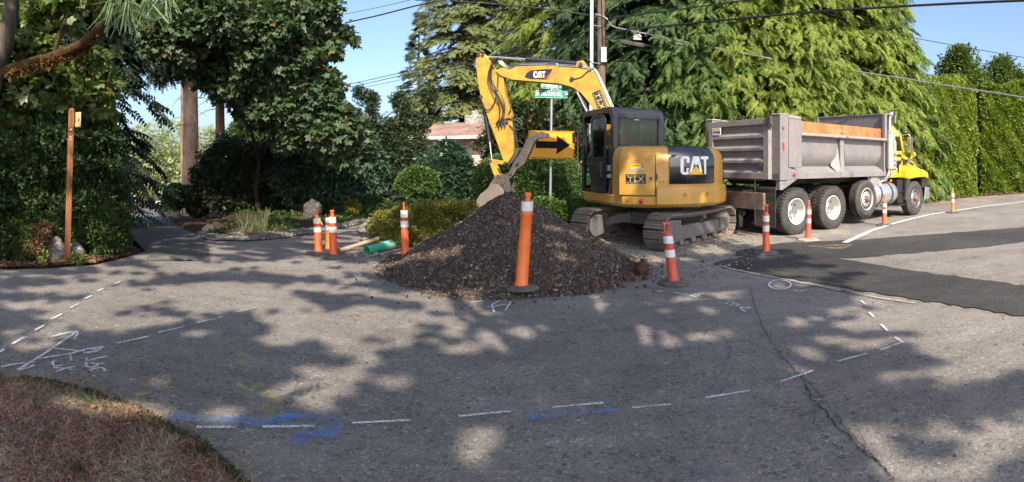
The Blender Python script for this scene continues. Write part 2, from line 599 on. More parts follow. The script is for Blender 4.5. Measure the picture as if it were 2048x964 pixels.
letters = [(zc((95, 385), (230, 300), (405, 180)), .04), (zc((275, 206), (345, 188), (410, 176), (412, 190), (392, 222)), .04), (zc((5, 370), (60, 357), (185, 342)), .035), (zc((100, 388), (150, 372), (182, 360)), .035),
           (zc((275, 268), (430, 284), (470, 296), (525, 284)), .03), (zc((205, 325), (380, 296), (465, 272), (550, 261)), .035), (zc((550, 262), (500, 283), (440, 295)), .03), (zc((475, 272), (540, 276)), .03),
           (zc((290, 333), (276, 348), (288, 366), (330, 361)), .035), (zc((292, 396), (345, 378), (396, 366)), .035), (zc((280, 374), (340, 376), (404, 388)), .03),
           (zc((368, 293), (376, 320), (380, 336), (402, 338)), .03), (zc((455, 320), (462, 336), (500, 326), (563, 314)), .035),
           (zc((455, 345), (458, 366), (482, 374), (512, 364), (520, 352), (480, 350)), .03), (zc((512, 350), (552, 350)), .03),
           (zc((476, 388), (500, 378), (540, 374), (562, 388), (545, 392)), .03), (zc((490, 418), (505, 419)), .03)]
road_strips('white_survey_lettering', letters, white, .024, wk=.6)
gas = lambda x, y: (1300 + x * .166, 560 + y * .166)
def gl(*a): return [gas(x, y) for x, y in a]
scr = [(gl((905, 305), (940, 300)), .022), (gl((960, 320), (1000, 308), (1050, 305), (1066, 318), (1035, 336)), .022), (gl((1080, 350), (1140, 362), (1195, 358), (1205, 350), (1140, 340), (1085, 348), (1100, 375), (1150, 402)), .022),
       (gl((940, 262), (975, 266)), .02), (gl((980, 284), (1022, 286)), .02), (gl((820, 243), (880, 246)), .02),
       (gl((640, 175), (590, 190), (480, 210), (540, 222), (600, 205)), .02), (gl((290, 165), (400, 190), (460, 180), (430, 196)), .02), (gl((640, 255), (720, 240)), .02), (gl((80, 150), (150, 155)), .03),
       ([(1560 + 22 * math.cos(t), 572 + 9.5 * math.sin(t)) for t in np.linspace(.3, 6.6, 22)], .028), ([(1588, 583), (1600, 586), (1612, 582)], .025),
       ([(988, 628), (984, 612), (1000, 604)], .02), ([(975, 618), (1012, 612)], .02), ([(942, 608), (968, 604)], .018), ([(1010, 625), (1022, 606)], .018)]
road_strips('faded_chalk_lettering', scr, m_spray('chalk', (.66, .67, .68), .62, 70), .020)
blue = m_spray('blue_spray_paint', (.10, .27, .64), .24, 70)
road_strips('blue_spray_marks', [(zc((905, 628), (1100, 645), (1300, 655), (1460, 668)), .10), (zc((1440, 655), (1520, 632), (1600, 628), (1700, 632)), .09), (zc((1700, 632), (1690, 690)), .10),
            (zc((1785, 630), (1760, 690), (1722, 738)), .12), (zc((1590, 705), (1580, 785)), .08), (zc((1650, 690), (1650, 745)), .10), (zc((1420, 680), (1560, 672), (1680, 690)), .05),
            ([(1060, 841), (1130, 833), (1235, 825)], .05)], blue, .018)
road_strips('blue_spray_haze', [(zc((1470, 650), (1620, 640), (1700, 660)), .22), (zc((1540, 700), (1660, 700)), .16), (zc((960, 640), (1380, 662)), .2), ([(1370, 950), (1440, 958)], .25)],
            m_spray('blue_overspray', (.12, .25, .55), -.04, 90), .016)
yel = m_spray('yellow_spray_paint', (.50, .46, .08), .22, 70)
road_strips('yellow_spray_marks', [(zc((1128, 232), (1140, 255), (1160, 278)), .06)] + [(zc((1195 + 14 * i, 268 + 16 * i), (1250 + 14 * i, 262 + 16 * i), (1285 + 8 * i, 275 + 15 * i)), .03) for i in range(6)] +
            [(zc((1255, 455), (1330, 500), (1345, 470), (1400, 462)), .05), (zc((1290, 515), (1345, 525)), .07), (zc((1370, 530), (1430, 495), (1440, 520)), .05), (zc((1385, 600), (1410, 560), (1495, 560)), .07), (zc((1400, 610), (1440, 585)), .06), (zc((1430, 520), (1470, 540)), .05),
             (zc((1520, 862), (1545, 910), (1572, 955)), .045), (zc((985, 45), (1018, 60)), .06), (zc((710, 515), (800, 505)), .05), (zc((690, 430), (740, 450)), .03)], yel, .019)
crackm = m_plain('crack_dark', (.018, .017, .016), .95, dirt=.2)
cr = [([(1494, 552), (1503, 590), (1512, 625), (1530, 665), (1562, 712), (1590, 745), (1612, 772)], .012),
      ([(1612, 772), (1622, 800), (1650, 825), (1668, 850), (1690, 870), (1712, 892), (1750, 925), (1790, 962)], .016),
      ([(1600, 752), (1640, 790), (1668, 830), (1695, 866), (1730, 905), (1775, 945)], .010),
      ([(1312, 628), (1335, 642), (1370, 660), (1395, 662)], .012), ([(1395, 662), (1445, 676), (1500, 686), (1545, 708), (1568, 722)], .009),
      ([(1445, 676), (1465, 700), (1452, 730), (1440, 755)], .006), ([(1352, 680), (1362, 720), (1400, 745)], .005), ([(1510, 758), (1500, 790), (1512, 800)], .006),
      ([(1440, 790), (1462, 745), (1472, 715)], .005), ([(1628, 812), (1628, 850), (1655, 880), (1675, 900)], .008), ([(1530, 640), (1552, 655), (1566, 685), (1592, 716)], .006),
      ([(1715, 855), (1730, 880), (1728, 900)], .005), ([(440, 906), (500, 893), (545, 867)], .004), ([(1480, 550), (1420, 536), (1380, 533)], .006)]
road_strips('road_cracks', cr, crackm, .013, jit=.012, wk=.6)
seam = m_asphalt('crumbled_asphalt', (.045, .045, .045), (.08, .078, .075), (.13, .125, .12), 1.0, scale=.6)
road_strips('road_cracks', [([(1514, 630), (1540, 668), (1575, 712), (1612, 762), (1640, 800), (1680, 850)], .13)], m_spray('crumbled_seam', (.075, .072, .068), .0, 22), .010)
# pale dusty lip by the new patch and a few tar stains
road_strips('road_edge', [([(1440, 534), (1500, 548), (1560, 559), (1640, 575), (1710, 589)], .05), ([(1680, 583), (1760, 599), (1830, 609)], .04)], m_spray('pale_dust', (.42, .36, .28), .55, 16), .021)
road_strips('road_stain', [([(1640, 494), (1700, 491), (1680, 499), (1620, 494)], .16)], m_spray('straw_dust', (.42, .30, .15), .25, 50), .021)

# ---- verge at the bottom left: raised bark and dead grass
VB = [(-1200, 3.6), (-300, 4.4), (0, 4.25), (80, 4.15), (160, 4.0), (260, 3.68), (330, 3.47), (400, 3.22), (450, 3.0), (500, 2.79), (560, 2.5), (640, 2.1)]
def vfn(px, t):
    b = lerp_tab(VB, px) + .05 * nz(px * .02, 4.4) + .02 * nz(px * .11, 1.4)
    d = .5 + (b - .5) * t
    p = pol(px, d)
    e = b - d
    z = -.01 + .085 * sstep(0, .35, e) + .035 * nz(p.x, p.y, 3) * sstep(0, .3, e) + .02 * nz(p.x, p.y, 8) * sstep(0, .3, e) + .012 * nz(p.x, p.y, 14) * sstep(0, .1, e)
    return (p.x, p.y, z)
verge_m = m_soil('dead_turf_soil', (.07, .048, .036), (.20, .14, .105), (.34, .26, .19), 22)
g = grid('verge_ground', vfn, list(np.arange(-1200, 641, 9)), list(np.linspace(0, 1, 90)), verge_m)
tag(g, kind='structure')
def verge_point(m):
    px = rs.uniform(-260, 620, m)
    b = np.interp(px, [a for a, _ in VB], [c for _, c in VB])
    t = np.sqrt(rs.uniform(0, 1, m))
    d = 1.2 + (b - 1.15) * t
    P = []
    for a, dd, bb in zip(px, d, b):
        q = vfn(a, min(1, (dd - .5) / (bb - .5)))
        P.append(q)
    return np.array(P)
# ================================================================== FOLIAGE TOOLS
def quads(*f): return np.array(f, dtype=np.int32)

def T_leaf():       # folded lozenge
    V = np.array([(0, 0, 0), (.27, .45, .07), (0, 1, -.04), (-.27, .45, .07)], dtype=np.float32)
    return V, quads((0, 1, 2, 3))

def T_twin():       # two leaves on one twig
    V, Fc = T_leaf()
    a = V * (.8, .8, .8) + (0.02, 0, 0)
    c, s_ = math.cos(1.0), math.sin(1.0)
    b = np.stack([a[:, 0] * c + a[:, 1] * s_, -a[:, 0] * s_ + a[:, 1] * c, a[:, 2] + .1], 1)
    return np.concatenate([a, b]), np.concatenate([Fc, Fc + 4])

def T_maple():      # five kite-shaped lobes with shoulders
    V, Fc = [], []
    for ang, L, wd in ((0, 1.0, .30), (.85, .85, .27), (-.85, .85, .27), (1.75, .5, .2), (-1.75, .5, .2)):
        b = len(V)
        ca, sa = math.cos(ang), math.sin(ang)
        for x, y, z in ((0, -.04, 0), (wd, .52 * L, .05), (0, L, -.10 * L), (-wd, .52 * L, .05)):
            V.append((x * ca + y * sa, -x * sa + y * ca, z))
        Fc.append((b, b + 1, b + 2, b + 3))
    V = np.array(V, dtype=np.float32)
    return V * .62, np.array(Fc, dtype=np.int32)

def T_frond(n=6, wl=.42, droop=.5, narrow=.085):  # flat drooping conifer spray
    V, Fc = [], []
    def q(p, d, L, wd):
        d = d / np.linalg.norm(d)
        s_ = np.cross(d, (0, 0, 1.0)); s_ = s_ / (np.linalg.norm(s_) + 1e-6)
        b = len(V)
        V.extend([p, p + d * L * .5 + s_ * wd, p + d * L - np.array((0, 0, .12 * L)), p + d * L * .5 - s_ * wd])
        Fc.append((b, b + 1, b + 2, b + 3))
    for i in range(n):
        t = i / n
        p = np.array((0, t, -droop * t * t))
        for sg in (-1, 1):
            L = wl * (1 - .65 * t) * (1.0 if i % 2 else .85)
            q(p, np.array((sg * .85, .62, -.35 - .5 * t)), L, narrow)
    q(np.array((0, .0, 0.)), np.array((0, 1, -droop * .6)), 1.08, narrow * .6)
    return np.array(V, dtype=np.float32), np.array(Fc, dtype=np.int32)

def T_needle(n=7):   # short needle brush around a twig
    V, Fc = [], []
    r = random.Random(3)
    for i in range(n):
        t = i / n
        for k in range(3):
            a = r.uniform(0, 6.28)
            d = np.array((math.cos(a) * .8, .75, math.sin(a) * .5))
            d /= np.linalg.norm(d)
            p = np.array((0, t, 0.)); L = .34
            s_ = np.cross(d, (0, 0, 1.0)); s_ /= (np.linalg.norm(s_) + 1e-6)
            b = len(V)
            V.extend([p - s_ * .02, p + s_ * .02, p + d * L + s_ * .012, p + d * L - s_ * .012])
            Fc.append((b, b + 1, b + 2, b + 3))
    return np.array(V, dtype=np.float32), np.array(Fc, dtype=np.int32)

LEAF, TWIN, MAPLE = T_leaf(), T_twin(), T_maple()
CEDAR, FIR, NEED = T_frond(6, .45, .55, .062), T_frond(6, .36, .18, .06), T_needle()

def norm(a): return a / (np.linalg.norm(a, axis=1, keepdims=True) + 1e-9)

def cloud(tpl, P, D, S, N=None, roll=.5):
    """place the template at P pointing along D (its +Y), face normal near N, size S -> V, F"""
    V0, F0 = tpl
    m = len(P)
    D = norm(np.asarray(D, dtype=np.float64))
    if N is None: N = np.tile((0, 0, 1.0), (m, 1))
    N = np.asarray(N, dtype=np.float64) + rs.normal(0, roll, (m, 3))
    X = norm(np.cross(D, N))
    Z = np.cross(X, D)
    S = np.broadcast_to(np.asarray(S, dtype=np.float64), (m,))
    V = (V0[None, :, 0:1] * X[:, None, :] + V0[None, :, 1:2] * D[:, None, :] + V0[None, :, 2:3] * Z[:, None, :]) * S[:, None, None] + np.asarray(P)[:, None, :]
    k = len(V0)
    Fc = F0[None] + (np.arange(m) * k)[:, None, None]
    return V.reshape(-1, 3), Fc.reshape(-1, F0.shape[1])

def join(parts):
    Vs, Fs, b = [], [], 0
    for V, Fc in parts:
        Vs.append(V); Fs.append(Fc + b); b += len(V)
    return np.concatenate(Vs), np.concatenate(Fs)

def rdir(m, up=0.0):
    d = rs.normal(0, 1, (m, 3))
    d[:, 2] += up
    return norm(d)

LUMP = [1.0]
def blob_points(blobs, m, shell=.35, face=.6):
    """points through ellipsoid blobs, denser toward the skin; face: share removed from the side away from the camera"""
    B = np.array(blobs, dtype=np.float64)
    area = (B[:, 3] * B[:, 4] + B[:, 4] * B[:, 5] + B[:, 3] * B[:, 5])
    pr = area / area.sum()
    idx = rs.choice(len(B), m, p=pr)
    d = rdir(m)
    r = 1 - shell * rs.uniform(0, 1, m) ** 1.5
    c = B[idx]
    # lumpy surface
    ph = idx * 1.7
    lump = 1 + LUMP[0] * (.13 * np.sin(d[:, 0] * 5 + ph) * np.sin(d[:, 1] * 6 + ph * 2) + .10 * np.sin(d[:, 2] * 9 + ph * 3 + d[:, 0] * 4) + .06 * np.sin(d[:, 1] * 17 + d[:, 0] * 13 + ph))
    P = c[:, :3] + d * c[:, 3:6] * (r * lump)[:, None]
    if face:
        toc = -norm(c[:, :3] * (1, 1, 0) + 1e-6)
        away = (d * toc).sum(1) < -.25
        keep = ~(away & (rs.uniform(0, 1, m) < face))
        P, d, idx = P[keep], d[keep], idx[keep]
    return P, d

def clear_low(P, d, *more):
    z0 = np.array([zt(x, y) for x, y in P[:, :2]]) if len(P) < 4000 else 0.0
    k = P[:, 2] > z0 + .03
    return (P[k], d[k]) + tuple(a[k] for a in more)

def foliage(name, mat, tpl, blobs, m, size, shell=.35, face=.6, out=.8, droop=0.0, roll=.5, parent=None, jit=.35, lay=None, clusters=None, lump=1.0):
    """leaf crown from ellipsoids; clusters=(count, radius): leaves gathered in tufts with gaps between"""
    LUMP[0] = lump
    if clusters:
        nc, rc = clusters
        C, dc = blob_points(blobs, nc, shell, face)
        k = max(1, m // max(1, len(C)))
        P = np.repeat(C, k, 0)
        dd = rdir(len(P))
        P = P + dd * rc * rs.uniform(.1, 1, (len(P), 1)) ** .6 * (1, 1, .6)
        d = norm(np.repeat(dc, k, 0) * .8 + dd)
    else:
        P, d = blob_points(blobs, m, shell, face)
    k = P[:, 2] > np.minimum(.04, P[:, 2].min() + 1e9) if False else P[:, 2] > -8
    P, d = P[k], d[k]
    zg = -1e9
    D = norm(d * out + rs.normal(0, jit, P.shape) + (0, 0, -droop))
    Nn = d * .7 + (0, 0, .9) if lay is None else d * (1 - lay) + np.array((0, 0, lay))
    S = size * rs.uniform(.4, 1.35, len(P))
    V, Fc = cloud(tpl, P, D, S, Nn, roll)
    return fast_mesh(name, V, Fc, mat, parent)

def tree_trunk(mb, pts, r0, r1, n=10):
    m = len(pts)
    mb.tube(pts, [r0 + (r1 - r0) * (i / (m - 1)) ** .8 for i in range(m)], n)

def wobble_path(a, b, n=6, amp=.1, seed=0):
    r = random.Random(seed)
    a, b = Vector(a), Vector(b)
    L = (b - a).length
    out = []
    for i in range(n + 1):
        t = i / n
        p = a.lerp(b, t)
        if 0 < i < n: p += Vector((r.uniform(-1, 1), r.uniform(-1, 1), r.uniform(-.5, .5))) * amp * L * .3
        out.append(p)
    return out

def plant(name, loc, label, cat, group=None):
    e = empty(name, (0, 0, 0), 0, label, cat, group)
    return e

def conifer(name, base, H, Rb, mat, bark, tpl, fsize, label, group=None, nb=130, per=16, droop=.35, zlow=.06, trunk_r=.25, sweep=1.0, taper=.9, seed=0, view=True, crown_name='crown', lvl=1.0, up=0.0):
    """trunk, whorled branches and hanging sprays"""
    r = np.random.RandomState(seed + 5)
    bx, by, bz = base
    e = plant(name, base, label, 'tree', group)
    tk = MB()
    tree_trunk(tk, [(bx, by, bz - .3), (bx + .02 * H * r.uniform(-1, 1) * .3, by, bz + H * .5), (bx, by, bz + H * .985)], trunk_r, .02, 10)
    P, D, S, Nn = [], [], [], []
    los = math.atan2(bx, by)
    for i in range(nb):
        t = (i + r.uniform(0, 1)) / nb
        t = zlow + (1 - zlow) * t ** lvl
        z = bz + H * t
        env = Rb * ((1 - t) ** taper * .97 + .03) * r.uniform(.72, 1.12)
        if t < zlow + .06: env *= .8
        a = r.uniform(0, 2 * math.pi)
        ux, uy = math.cos(a), math.sin(a)
        facing = -(ux * math.sin(los) + uy * math.cos(los))
        if view and facing < -.5 and r.uniform() < .6: continue
        L = env
        k = max(3, int(per * (.35 + .65 * L / Rb)))
        tt = r.uniform(.22, 1.0, k) ** .7
        sag = droop * L * (tt ** 2) - up * L * tt + (-.25 * droop * L * np.clip(tt - .7, 0, 1) * 3 if sweep > 1 else 0)
        side = r.normal(0, .13, k) * L * (.35 + .5 * tt)
        px = bx + ux * L * tt - uy * side
        py = by + uy * L * tt + ux * side
        pz = z - sag + r.normal(0, .04, k) * fsize
        P.append(np.stack([px, py, pz], 1))
        dirs = np.stack([ux * np.ones(k) - uy * np.sign(side) * r.uniform(.1, 1.3, k), uy * np.ones(k) + ux * np.sign(side) * r.uniform(.1, 1.3, k), -droop * 1.15 * tt - .12 + up + r.normal(0, .28, k)], 1)
        D.append(dirs)
        S.append(fsize * r.uniform(.6, 1.2, k))
        Nn.append(np.tile((ux * .35, uy * .35, 1.0), (k, 1)))
        if i % 2 == 0 and L > .5:
            tk.tube([(bx, by, z), (bx + ux * L * .5, by + uy * L * .5, z + up * L * .5 - droop * L * .25), (bx + ux * L * .92, by + uy * L * .92, z + up * L * .9 - droop * L * .85)], [.02 + .012 * L, .012 + .006 * L, .006], 4)
    tk.build('trunk', bark, e)
    P, D, S, Nn = map(np.concatenate, (P, D, S, Nn))
    V, Fc = cloud(tpl, P, D, S, Nn, .45)
    fast_mesh(crown_name, V, Fc, mat, e)
    return e

def limb_fan(tk, base, top, blobs, r0=.12, seed=0, every=1):
    """trunk and limbs reaching into the crown"""
    r = random.Random(seed)
    base, top = Vector(base), Vector(top)
    tree_trunk(tk, wobble_path(base, top, 6, .12, seed), r0, r0 * .35, 9)
    for i, b in enumerate(blobs):
        if i % every: continue
        c = Vector(b[:3])
        t = min(.9, max(.2, (c.z - base.z) / max(.1, (top.z - base.z)) - .25))
        s_ = base.lerp(top, t)
        tk.tube(wobble_path(s_, c, 4, .14, seed + i), [r0 * .4, r0 * .3, r0 * .22, r0 * .15, r0 * .08], 6)

def shrub(name, label, cat, mat, tpl, blobs, m, size, bark=None, stems=0, base=None, group=None, crown='crown', **kw):
    e = plant(name, None, label, cat, group)
    foliage(crown, mat, tpl, blobs, m, size, parent=e, **kw)
    if bark is not None:
        tk = MB()
        B = np.array(blobs)
        c = B[:, :3].mean(0)
        bx, by = (base[0], base[1]) if base is not None else (c[0], c[1])
        gz = zt(bx, by)
        r = random.Random(len(blobs) + int(m))
        for i in range(max(1, stems)):
            b = blobs[r.randrange(len(blobs))]
            a = Vector((bx + r.uniform(-.25, .25) * (stems > 1), by + r.uniform(-.2, .2) * (stems > 1), gz - .05))
            q = Vector(b[:3]) + Vector((r.uniform(-.4, .4) * b[3], r.uniform(-.4, .4) * b[4], r.uniform(0, .5) * b[5]))
            rr = .05 if stems < 2 else .025
            rr *= max(.6, size * 8)
            tk.tube(wobble_path(a, q, 5, .12, i + int(m)), [rr, rr * .8, rr * .6, rr * .45, rr * .3, rr * .12], 6)
        tk.build('stem', bark, e)
    return e

def pb(px, py, d, rx, rz, ry=None):
    """blob whose centre projects to (px,py) at distance d, radii in pixels of the photograph's scale converted to metres"""
    p = W(px, py, d)
    k = d / F
    return (p.x, p.y, p.z, rx * k, (ry if ry is not None else (rx + rz) / 2 * .8) * k, rz * k)
# ================================================================== TREES AND PLANTS
bark_br = m_bark('fir_bark', (.10, .055, .035), (.30, .19, .125), 5)
bark_dk = m_bark('dark_bark', (.018, .013, .010), (.06, .045, .032), 6)
bark_gr = m_bark('grey_bark', (.05, .045, .04), (.14, .12, .10), 6)
L_cedar_y = m_leaf('cedar_foliage_sunlit', (.07, .12, .018), (.165, .225, .030), (.28, .32, .05), .6, .25, clump=.55)  # sunlight on these cedars put into a brighter, yellower leaf colour
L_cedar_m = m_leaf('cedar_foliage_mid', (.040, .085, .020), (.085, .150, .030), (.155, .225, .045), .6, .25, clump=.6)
L_cedar_d = m_leaf('cedar_foliage_shaded_green', (.024, .062, .024), (.055, .110, .038), (.11, .175, .050), .6, .22, clump=.7)  # shade put into a darker green, with a slight hue difference
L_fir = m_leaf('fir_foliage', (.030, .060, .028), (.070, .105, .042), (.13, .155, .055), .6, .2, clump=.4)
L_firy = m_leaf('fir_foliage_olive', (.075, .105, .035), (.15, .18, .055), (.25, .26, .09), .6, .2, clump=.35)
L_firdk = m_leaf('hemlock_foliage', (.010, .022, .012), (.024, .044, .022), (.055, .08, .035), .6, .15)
L_hedge = m_leaf('hedge_foliage', (.08, .13, .016), (.175, .235, .028), (.28, .32, .05), .55, .3, clump=1.6)
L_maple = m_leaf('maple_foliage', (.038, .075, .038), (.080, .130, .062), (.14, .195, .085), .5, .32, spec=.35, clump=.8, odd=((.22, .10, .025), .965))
L_maple_l = m_leaf('maple_foliage_sunlit', (.10, .155, .045), (.18, .24, .08), (.28, .33, .13), .4, .35, spec=.5, clump=1.0, odd=((.25, .12, .03), .96))  # sun highlights on the left maple put into a lighter leaf colour
L_shrub = m_leaf('laurel_foliage', (.022, .050, .018), (.048, .086, .030), (.095, .145, .048), .5, .25, spec=.3, clump=1.2)
L_shrub_b = m_leaf('shrub_foliage_mixed', (.022, .050, .012), (.055, .095, .022), (.12, .16, .035), .45, .25, clump=1.4)
L_blue = m_leaf('dogwood_foliage', (.024, .060, .036), (.048, .10, .058), (.085, .15, .075), .4, .25, spec=.6, clump=1.0)
L_dusk = m_leaf('dark_shrub_foliage', (.016, .028, .014), (.034, .050, .024), (.065, .088, .038), .5, .2, clump=1.1)
L_duskb = m_leaf('fine_dark_foliage', (.018, .034, .016), (.042, .066, .030), (.085, .115, .048), .5, .25, clump=1.1)
L_box = m_leaf('clipped_foliage', (.034, .080, .018), (.070, .130, .030), (.12, .19, .042), .45, .15, clump=2.5)
L_round = m_leaf('round_hedge_foliage', (.050, .100, .026), (.070, .130, .032), (.095, .16, .04), .5, .15, clump=3)
L_azal = m_leaf('azalea_foliage', (.07, .095, .02), (.19, .22, .04), (.33, .32, .06), .5, .3, clump=2.0, odd=((.20, .07, .025), .86))
L_fern = m_leaf('fern_foliage', (.035, .075, .020), (.075, .13, .035), None, .5, .3)

# ---- the tall conifer screen behind the truck (western red cedars)
CED = 'tall cedars behind the excavator and truck'
def cedar(px, d, H, Rb, mat, label, seed, fs=.38, nb=500, per=46, **k):
    p = pol(px, d)
    return conifer('cedar_tree', (p.x, p.y, zt(p.x, p.y)), H, Rb, mat, bark_br, CEDAR, fs, label, CED, nb=nb, per=per, droop=.5, seed=seed, taper=.38, zlow=.02, trunk_r=.3, **k)
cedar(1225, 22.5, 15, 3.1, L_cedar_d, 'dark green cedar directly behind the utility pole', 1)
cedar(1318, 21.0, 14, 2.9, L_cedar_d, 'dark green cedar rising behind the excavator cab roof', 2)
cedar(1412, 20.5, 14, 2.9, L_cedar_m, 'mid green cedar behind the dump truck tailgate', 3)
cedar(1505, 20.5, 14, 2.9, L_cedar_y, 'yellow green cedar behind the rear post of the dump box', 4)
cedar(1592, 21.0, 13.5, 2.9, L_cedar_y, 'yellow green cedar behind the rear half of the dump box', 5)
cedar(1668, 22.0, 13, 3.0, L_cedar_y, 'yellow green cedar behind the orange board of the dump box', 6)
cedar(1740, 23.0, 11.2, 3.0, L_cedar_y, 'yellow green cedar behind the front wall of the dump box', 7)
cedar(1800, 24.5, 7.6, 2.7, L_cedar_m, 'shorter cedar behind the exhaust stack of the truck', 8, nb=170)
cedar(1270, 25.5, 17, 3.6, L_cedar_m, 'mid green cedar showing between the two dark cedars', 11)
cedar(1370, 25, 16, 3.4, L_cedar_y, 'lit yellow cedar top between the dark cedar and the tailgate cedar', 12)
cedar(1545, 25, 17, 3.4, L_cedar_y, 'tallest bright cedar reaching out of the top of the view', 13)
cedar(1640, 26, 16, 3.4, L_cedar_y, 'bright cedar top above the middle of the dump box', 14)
cedar(1120, 27, 17, 3.4, L_cedar_y, 'bright yellow green cedar behind the green street name signs', 9)
cedar(1062, 31, 19, 3.0, L_cedar_y, 'pale yellow green cedar behind the arch of the excavator boom', 10, nb=190)
# the big firs
def fir(px, d, H, Rb, mat, label, seed, **k):
    p = pol(px, d)
    kw = dict(nb=150, per=20, droop=.22, taper=.8, zlow=.1, trunk_r=.3)
    kw.update(k)
    fs = kw.pop('fs', .9) * .6
    kw['per'] = int(kw['per'] * 2.2); kw['nb'] = int(kw['nb'] * 1.25)
    return conifer('fir_tree', (p.x, p.y, zt(p.x, p.y)), H, Rb, mat, bark_br, FIR, fs, label, 'fir trees above the house and hedge', seed=seed, **kw)
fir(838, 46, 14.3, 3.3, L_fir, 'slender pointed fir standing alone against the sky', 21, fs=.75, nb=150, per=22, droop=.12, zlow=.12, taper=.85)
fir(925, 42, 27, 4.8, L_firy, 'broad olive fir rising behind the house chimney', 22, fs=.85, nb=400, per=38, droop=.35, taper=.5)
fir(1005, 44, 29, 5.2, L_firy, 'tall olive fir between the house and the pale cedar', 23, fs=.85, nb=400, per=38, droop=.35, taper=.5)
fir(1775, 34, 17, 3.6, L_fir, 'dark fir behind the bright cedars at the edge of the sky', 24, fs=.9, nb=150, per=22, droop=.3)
# distant rounded trees on the right
def roundtree(name, label, mat, blobs, m, size, base, top, group=None, cat='tree', tpl=LEAF, r0=.15, clusters=None, crown='crown', **k):
    e = plant(name, None, label, cat, group)
    foliage(crown, mat, tpl, blobs, m, size, parent=e, clusters=clusters, **k)
    tk = MB()
    limb_fan(tk, base, top, blobs, r0, seed=len(blobs) + int(m))
    tk.build('trunk', bark_gr, e)
    return e
L_holly = m_leaf('broadleaf_green', (.045, .085, .020), (.10, .15, .035), (.17, .22, .05), .5, .25)
RT = 'round trees beyond the tall hedge'
b = [pb(1925, 130, 40, 34, 26), pb(1905, 150, 40, 26, 26), pb(1940, 165, 40, 40, 30), pb(1918, 108, 40, 16, 14), pb(1915, 200, 40, 45, 40)]
roundtree('broadleaf_tree', 'round dark green tree rising above the tall hedge', L_holly, b, 24000, .24, pol(1925, 40), pol(1920, 40, 8.5), RT, clusters=(420, .75), shell=.9)
b = [pb(2000, 150, 42, 30, 24), pb(2025, 165, 42, 30, 30), pb(1985, 180, 42, 40, 30), pb(2008, 128, 42, 14, 12), pb(2060, 190, 42, 50, 40)]
roundtree('broadleaf_tree', 'looser yellow green tree above the hedge near the right edge', L_holly, b, 22000, .24, pol(2000, 42), pol(2005, 42, 8), RT, clusters=(380, .8), shell=.9)

# ---- tall clipped hedge on the right: two runs with a gap
def hedge_run(name, label, px0, px1, d0, d1, top, mat, m, size, depth=1.4, group=None, shapes=None, zb=0.0, bulge=.25, tpl=TWIN):
    a, b_ = pol(px0, d0), pol(px1, d1)
    L = (b_ - a).length
    t = rs.uniform(0, 1, m)
    n = Vector((-(b_ - a).y, (b_ - a).x, 0)).normalized()
    if n.dot(a) < 0: n = -n      # away from the camera
    H = np.interp(t, [x for x, _ in top], [y for _, y in top])
    which = rs.uniform(0, 1, m)
    zz = zb + (H - zb) * rs.uniform(0, 1, m)
    lump = .16 * np.sin(t * L * 2.1) * np.sin(zz * 1.9 + t * L) + .10 * np.sin(t * L * 5.3 + zz * 4.1) + .05 * np.sin(t * L * 13 + zz * 9)
    inset = rs.uniform(0, 1, m) ** 2.2 * .45
    dep = inset - lump * bulge * 2
    topm = which > .80
    dep = np.where(topm, rs.uniform(0, depth, m), dep)
    zz = np.where(topm, H - rs.uniform(0, .25, m) + .12 * np.sin(t * L * 3.3), zz)
    round_ = np.clip((zz - (H - .45)) / .45, 0, 1) ** 2 * .45
    dep = np.where(topm, dep, dep + round_)
    P = np.stack([a.x + (b_.x - a.x) * t + n.x * dep, a.y + (b_.y - a.y) * t + n.y * dep, zz], 1)
    d = np.tile((-n.x, -n.y, .25), (m, 1)); d[topm] = (0, 0, 1.0)
    D = norm(d * .7 + rs.normal(0, .6, P.shape))
    V, Fc = cloud(tpl, P, D, size * rs.uniform(.6, 1.3, m), d, .7)
    e = plant(name, None, label, 'hedge', group)
    fast_mesh('crown', V, Fc, mat, e)
    # woody stems inside
    mb = MB()
    for i in range(max(3, int(L / .5))):
        u = (i + .5) / max(3, int(L / .5))
        q = a.lerp(b_, u) + n * (depth * .5)
        h = float(np.interp(u, [x for x, _ in top], [y for _, y in top]))
        mb.tube(wobble_path(q + Vector((0, 0, -.1)), q + Vector((rnd.uniform(-.2, .2), 0, h * .8)), 4, .08, i), [.07, .06, .05, .04, .02], 5)
    mb.build('stem', bark_dk, e)
    core = MB()  # added solid dark blocks, unseen inside the hedge, to stop the light
    for i in range(max(2, int(L / .9))):
        u0, u1 = i / max(2, int(L / .9)), (i + 1) / max(2, int(L / .9))
        h = float(np.interp((u0 + u1) / 2, [x for x, _ in top], [y for _, y in top])) - .45
        if h - zb < .3: continue
        q0, q1 = a.lerp(b_, u0) + n * .5, a.lerp(b_, u1) + n * .5
        q2, q3 = q1 + n * (depth - .6), q0 + n * (depth - .6)
        core.prism([(q0.x, q0.y), (q1.x, q1.y), (q2.x, q2.y), (q3.x, q3.y)], zb + .15, h, 'z')
    if depth > 1: core.build('light_block_core', L_dusk, e)
    return e
HG = 'tall clipped hedges along the road'
hedge_run('hedge', 'tall clipped hedge behind the truck cab', 1790, 1952, 22.5, 26.5, [(0, 5.0), (.4, 5.2), (.8, 5.6), (1, 5.4)], L_hedge, 60000, .20, 1.8, HG)
hedge_run('hedge', 'tall clipped hedge past the gap at the right edge', 1962, 2110, 28.5, 30.5, [(0, 5.6), (.5, 5.9), (1, 6.2)], L_hedge, 38000, .22, 2.0, HG)
hedge_run('hedge', 'low hedge foot beneath the cedars behind the truck', 1480, 1800, 18.5, 22.0, [(0, 2.3), (.5, 2.6), (1, 3.4)], L_cedar_m, 26000, .20, 1.2)

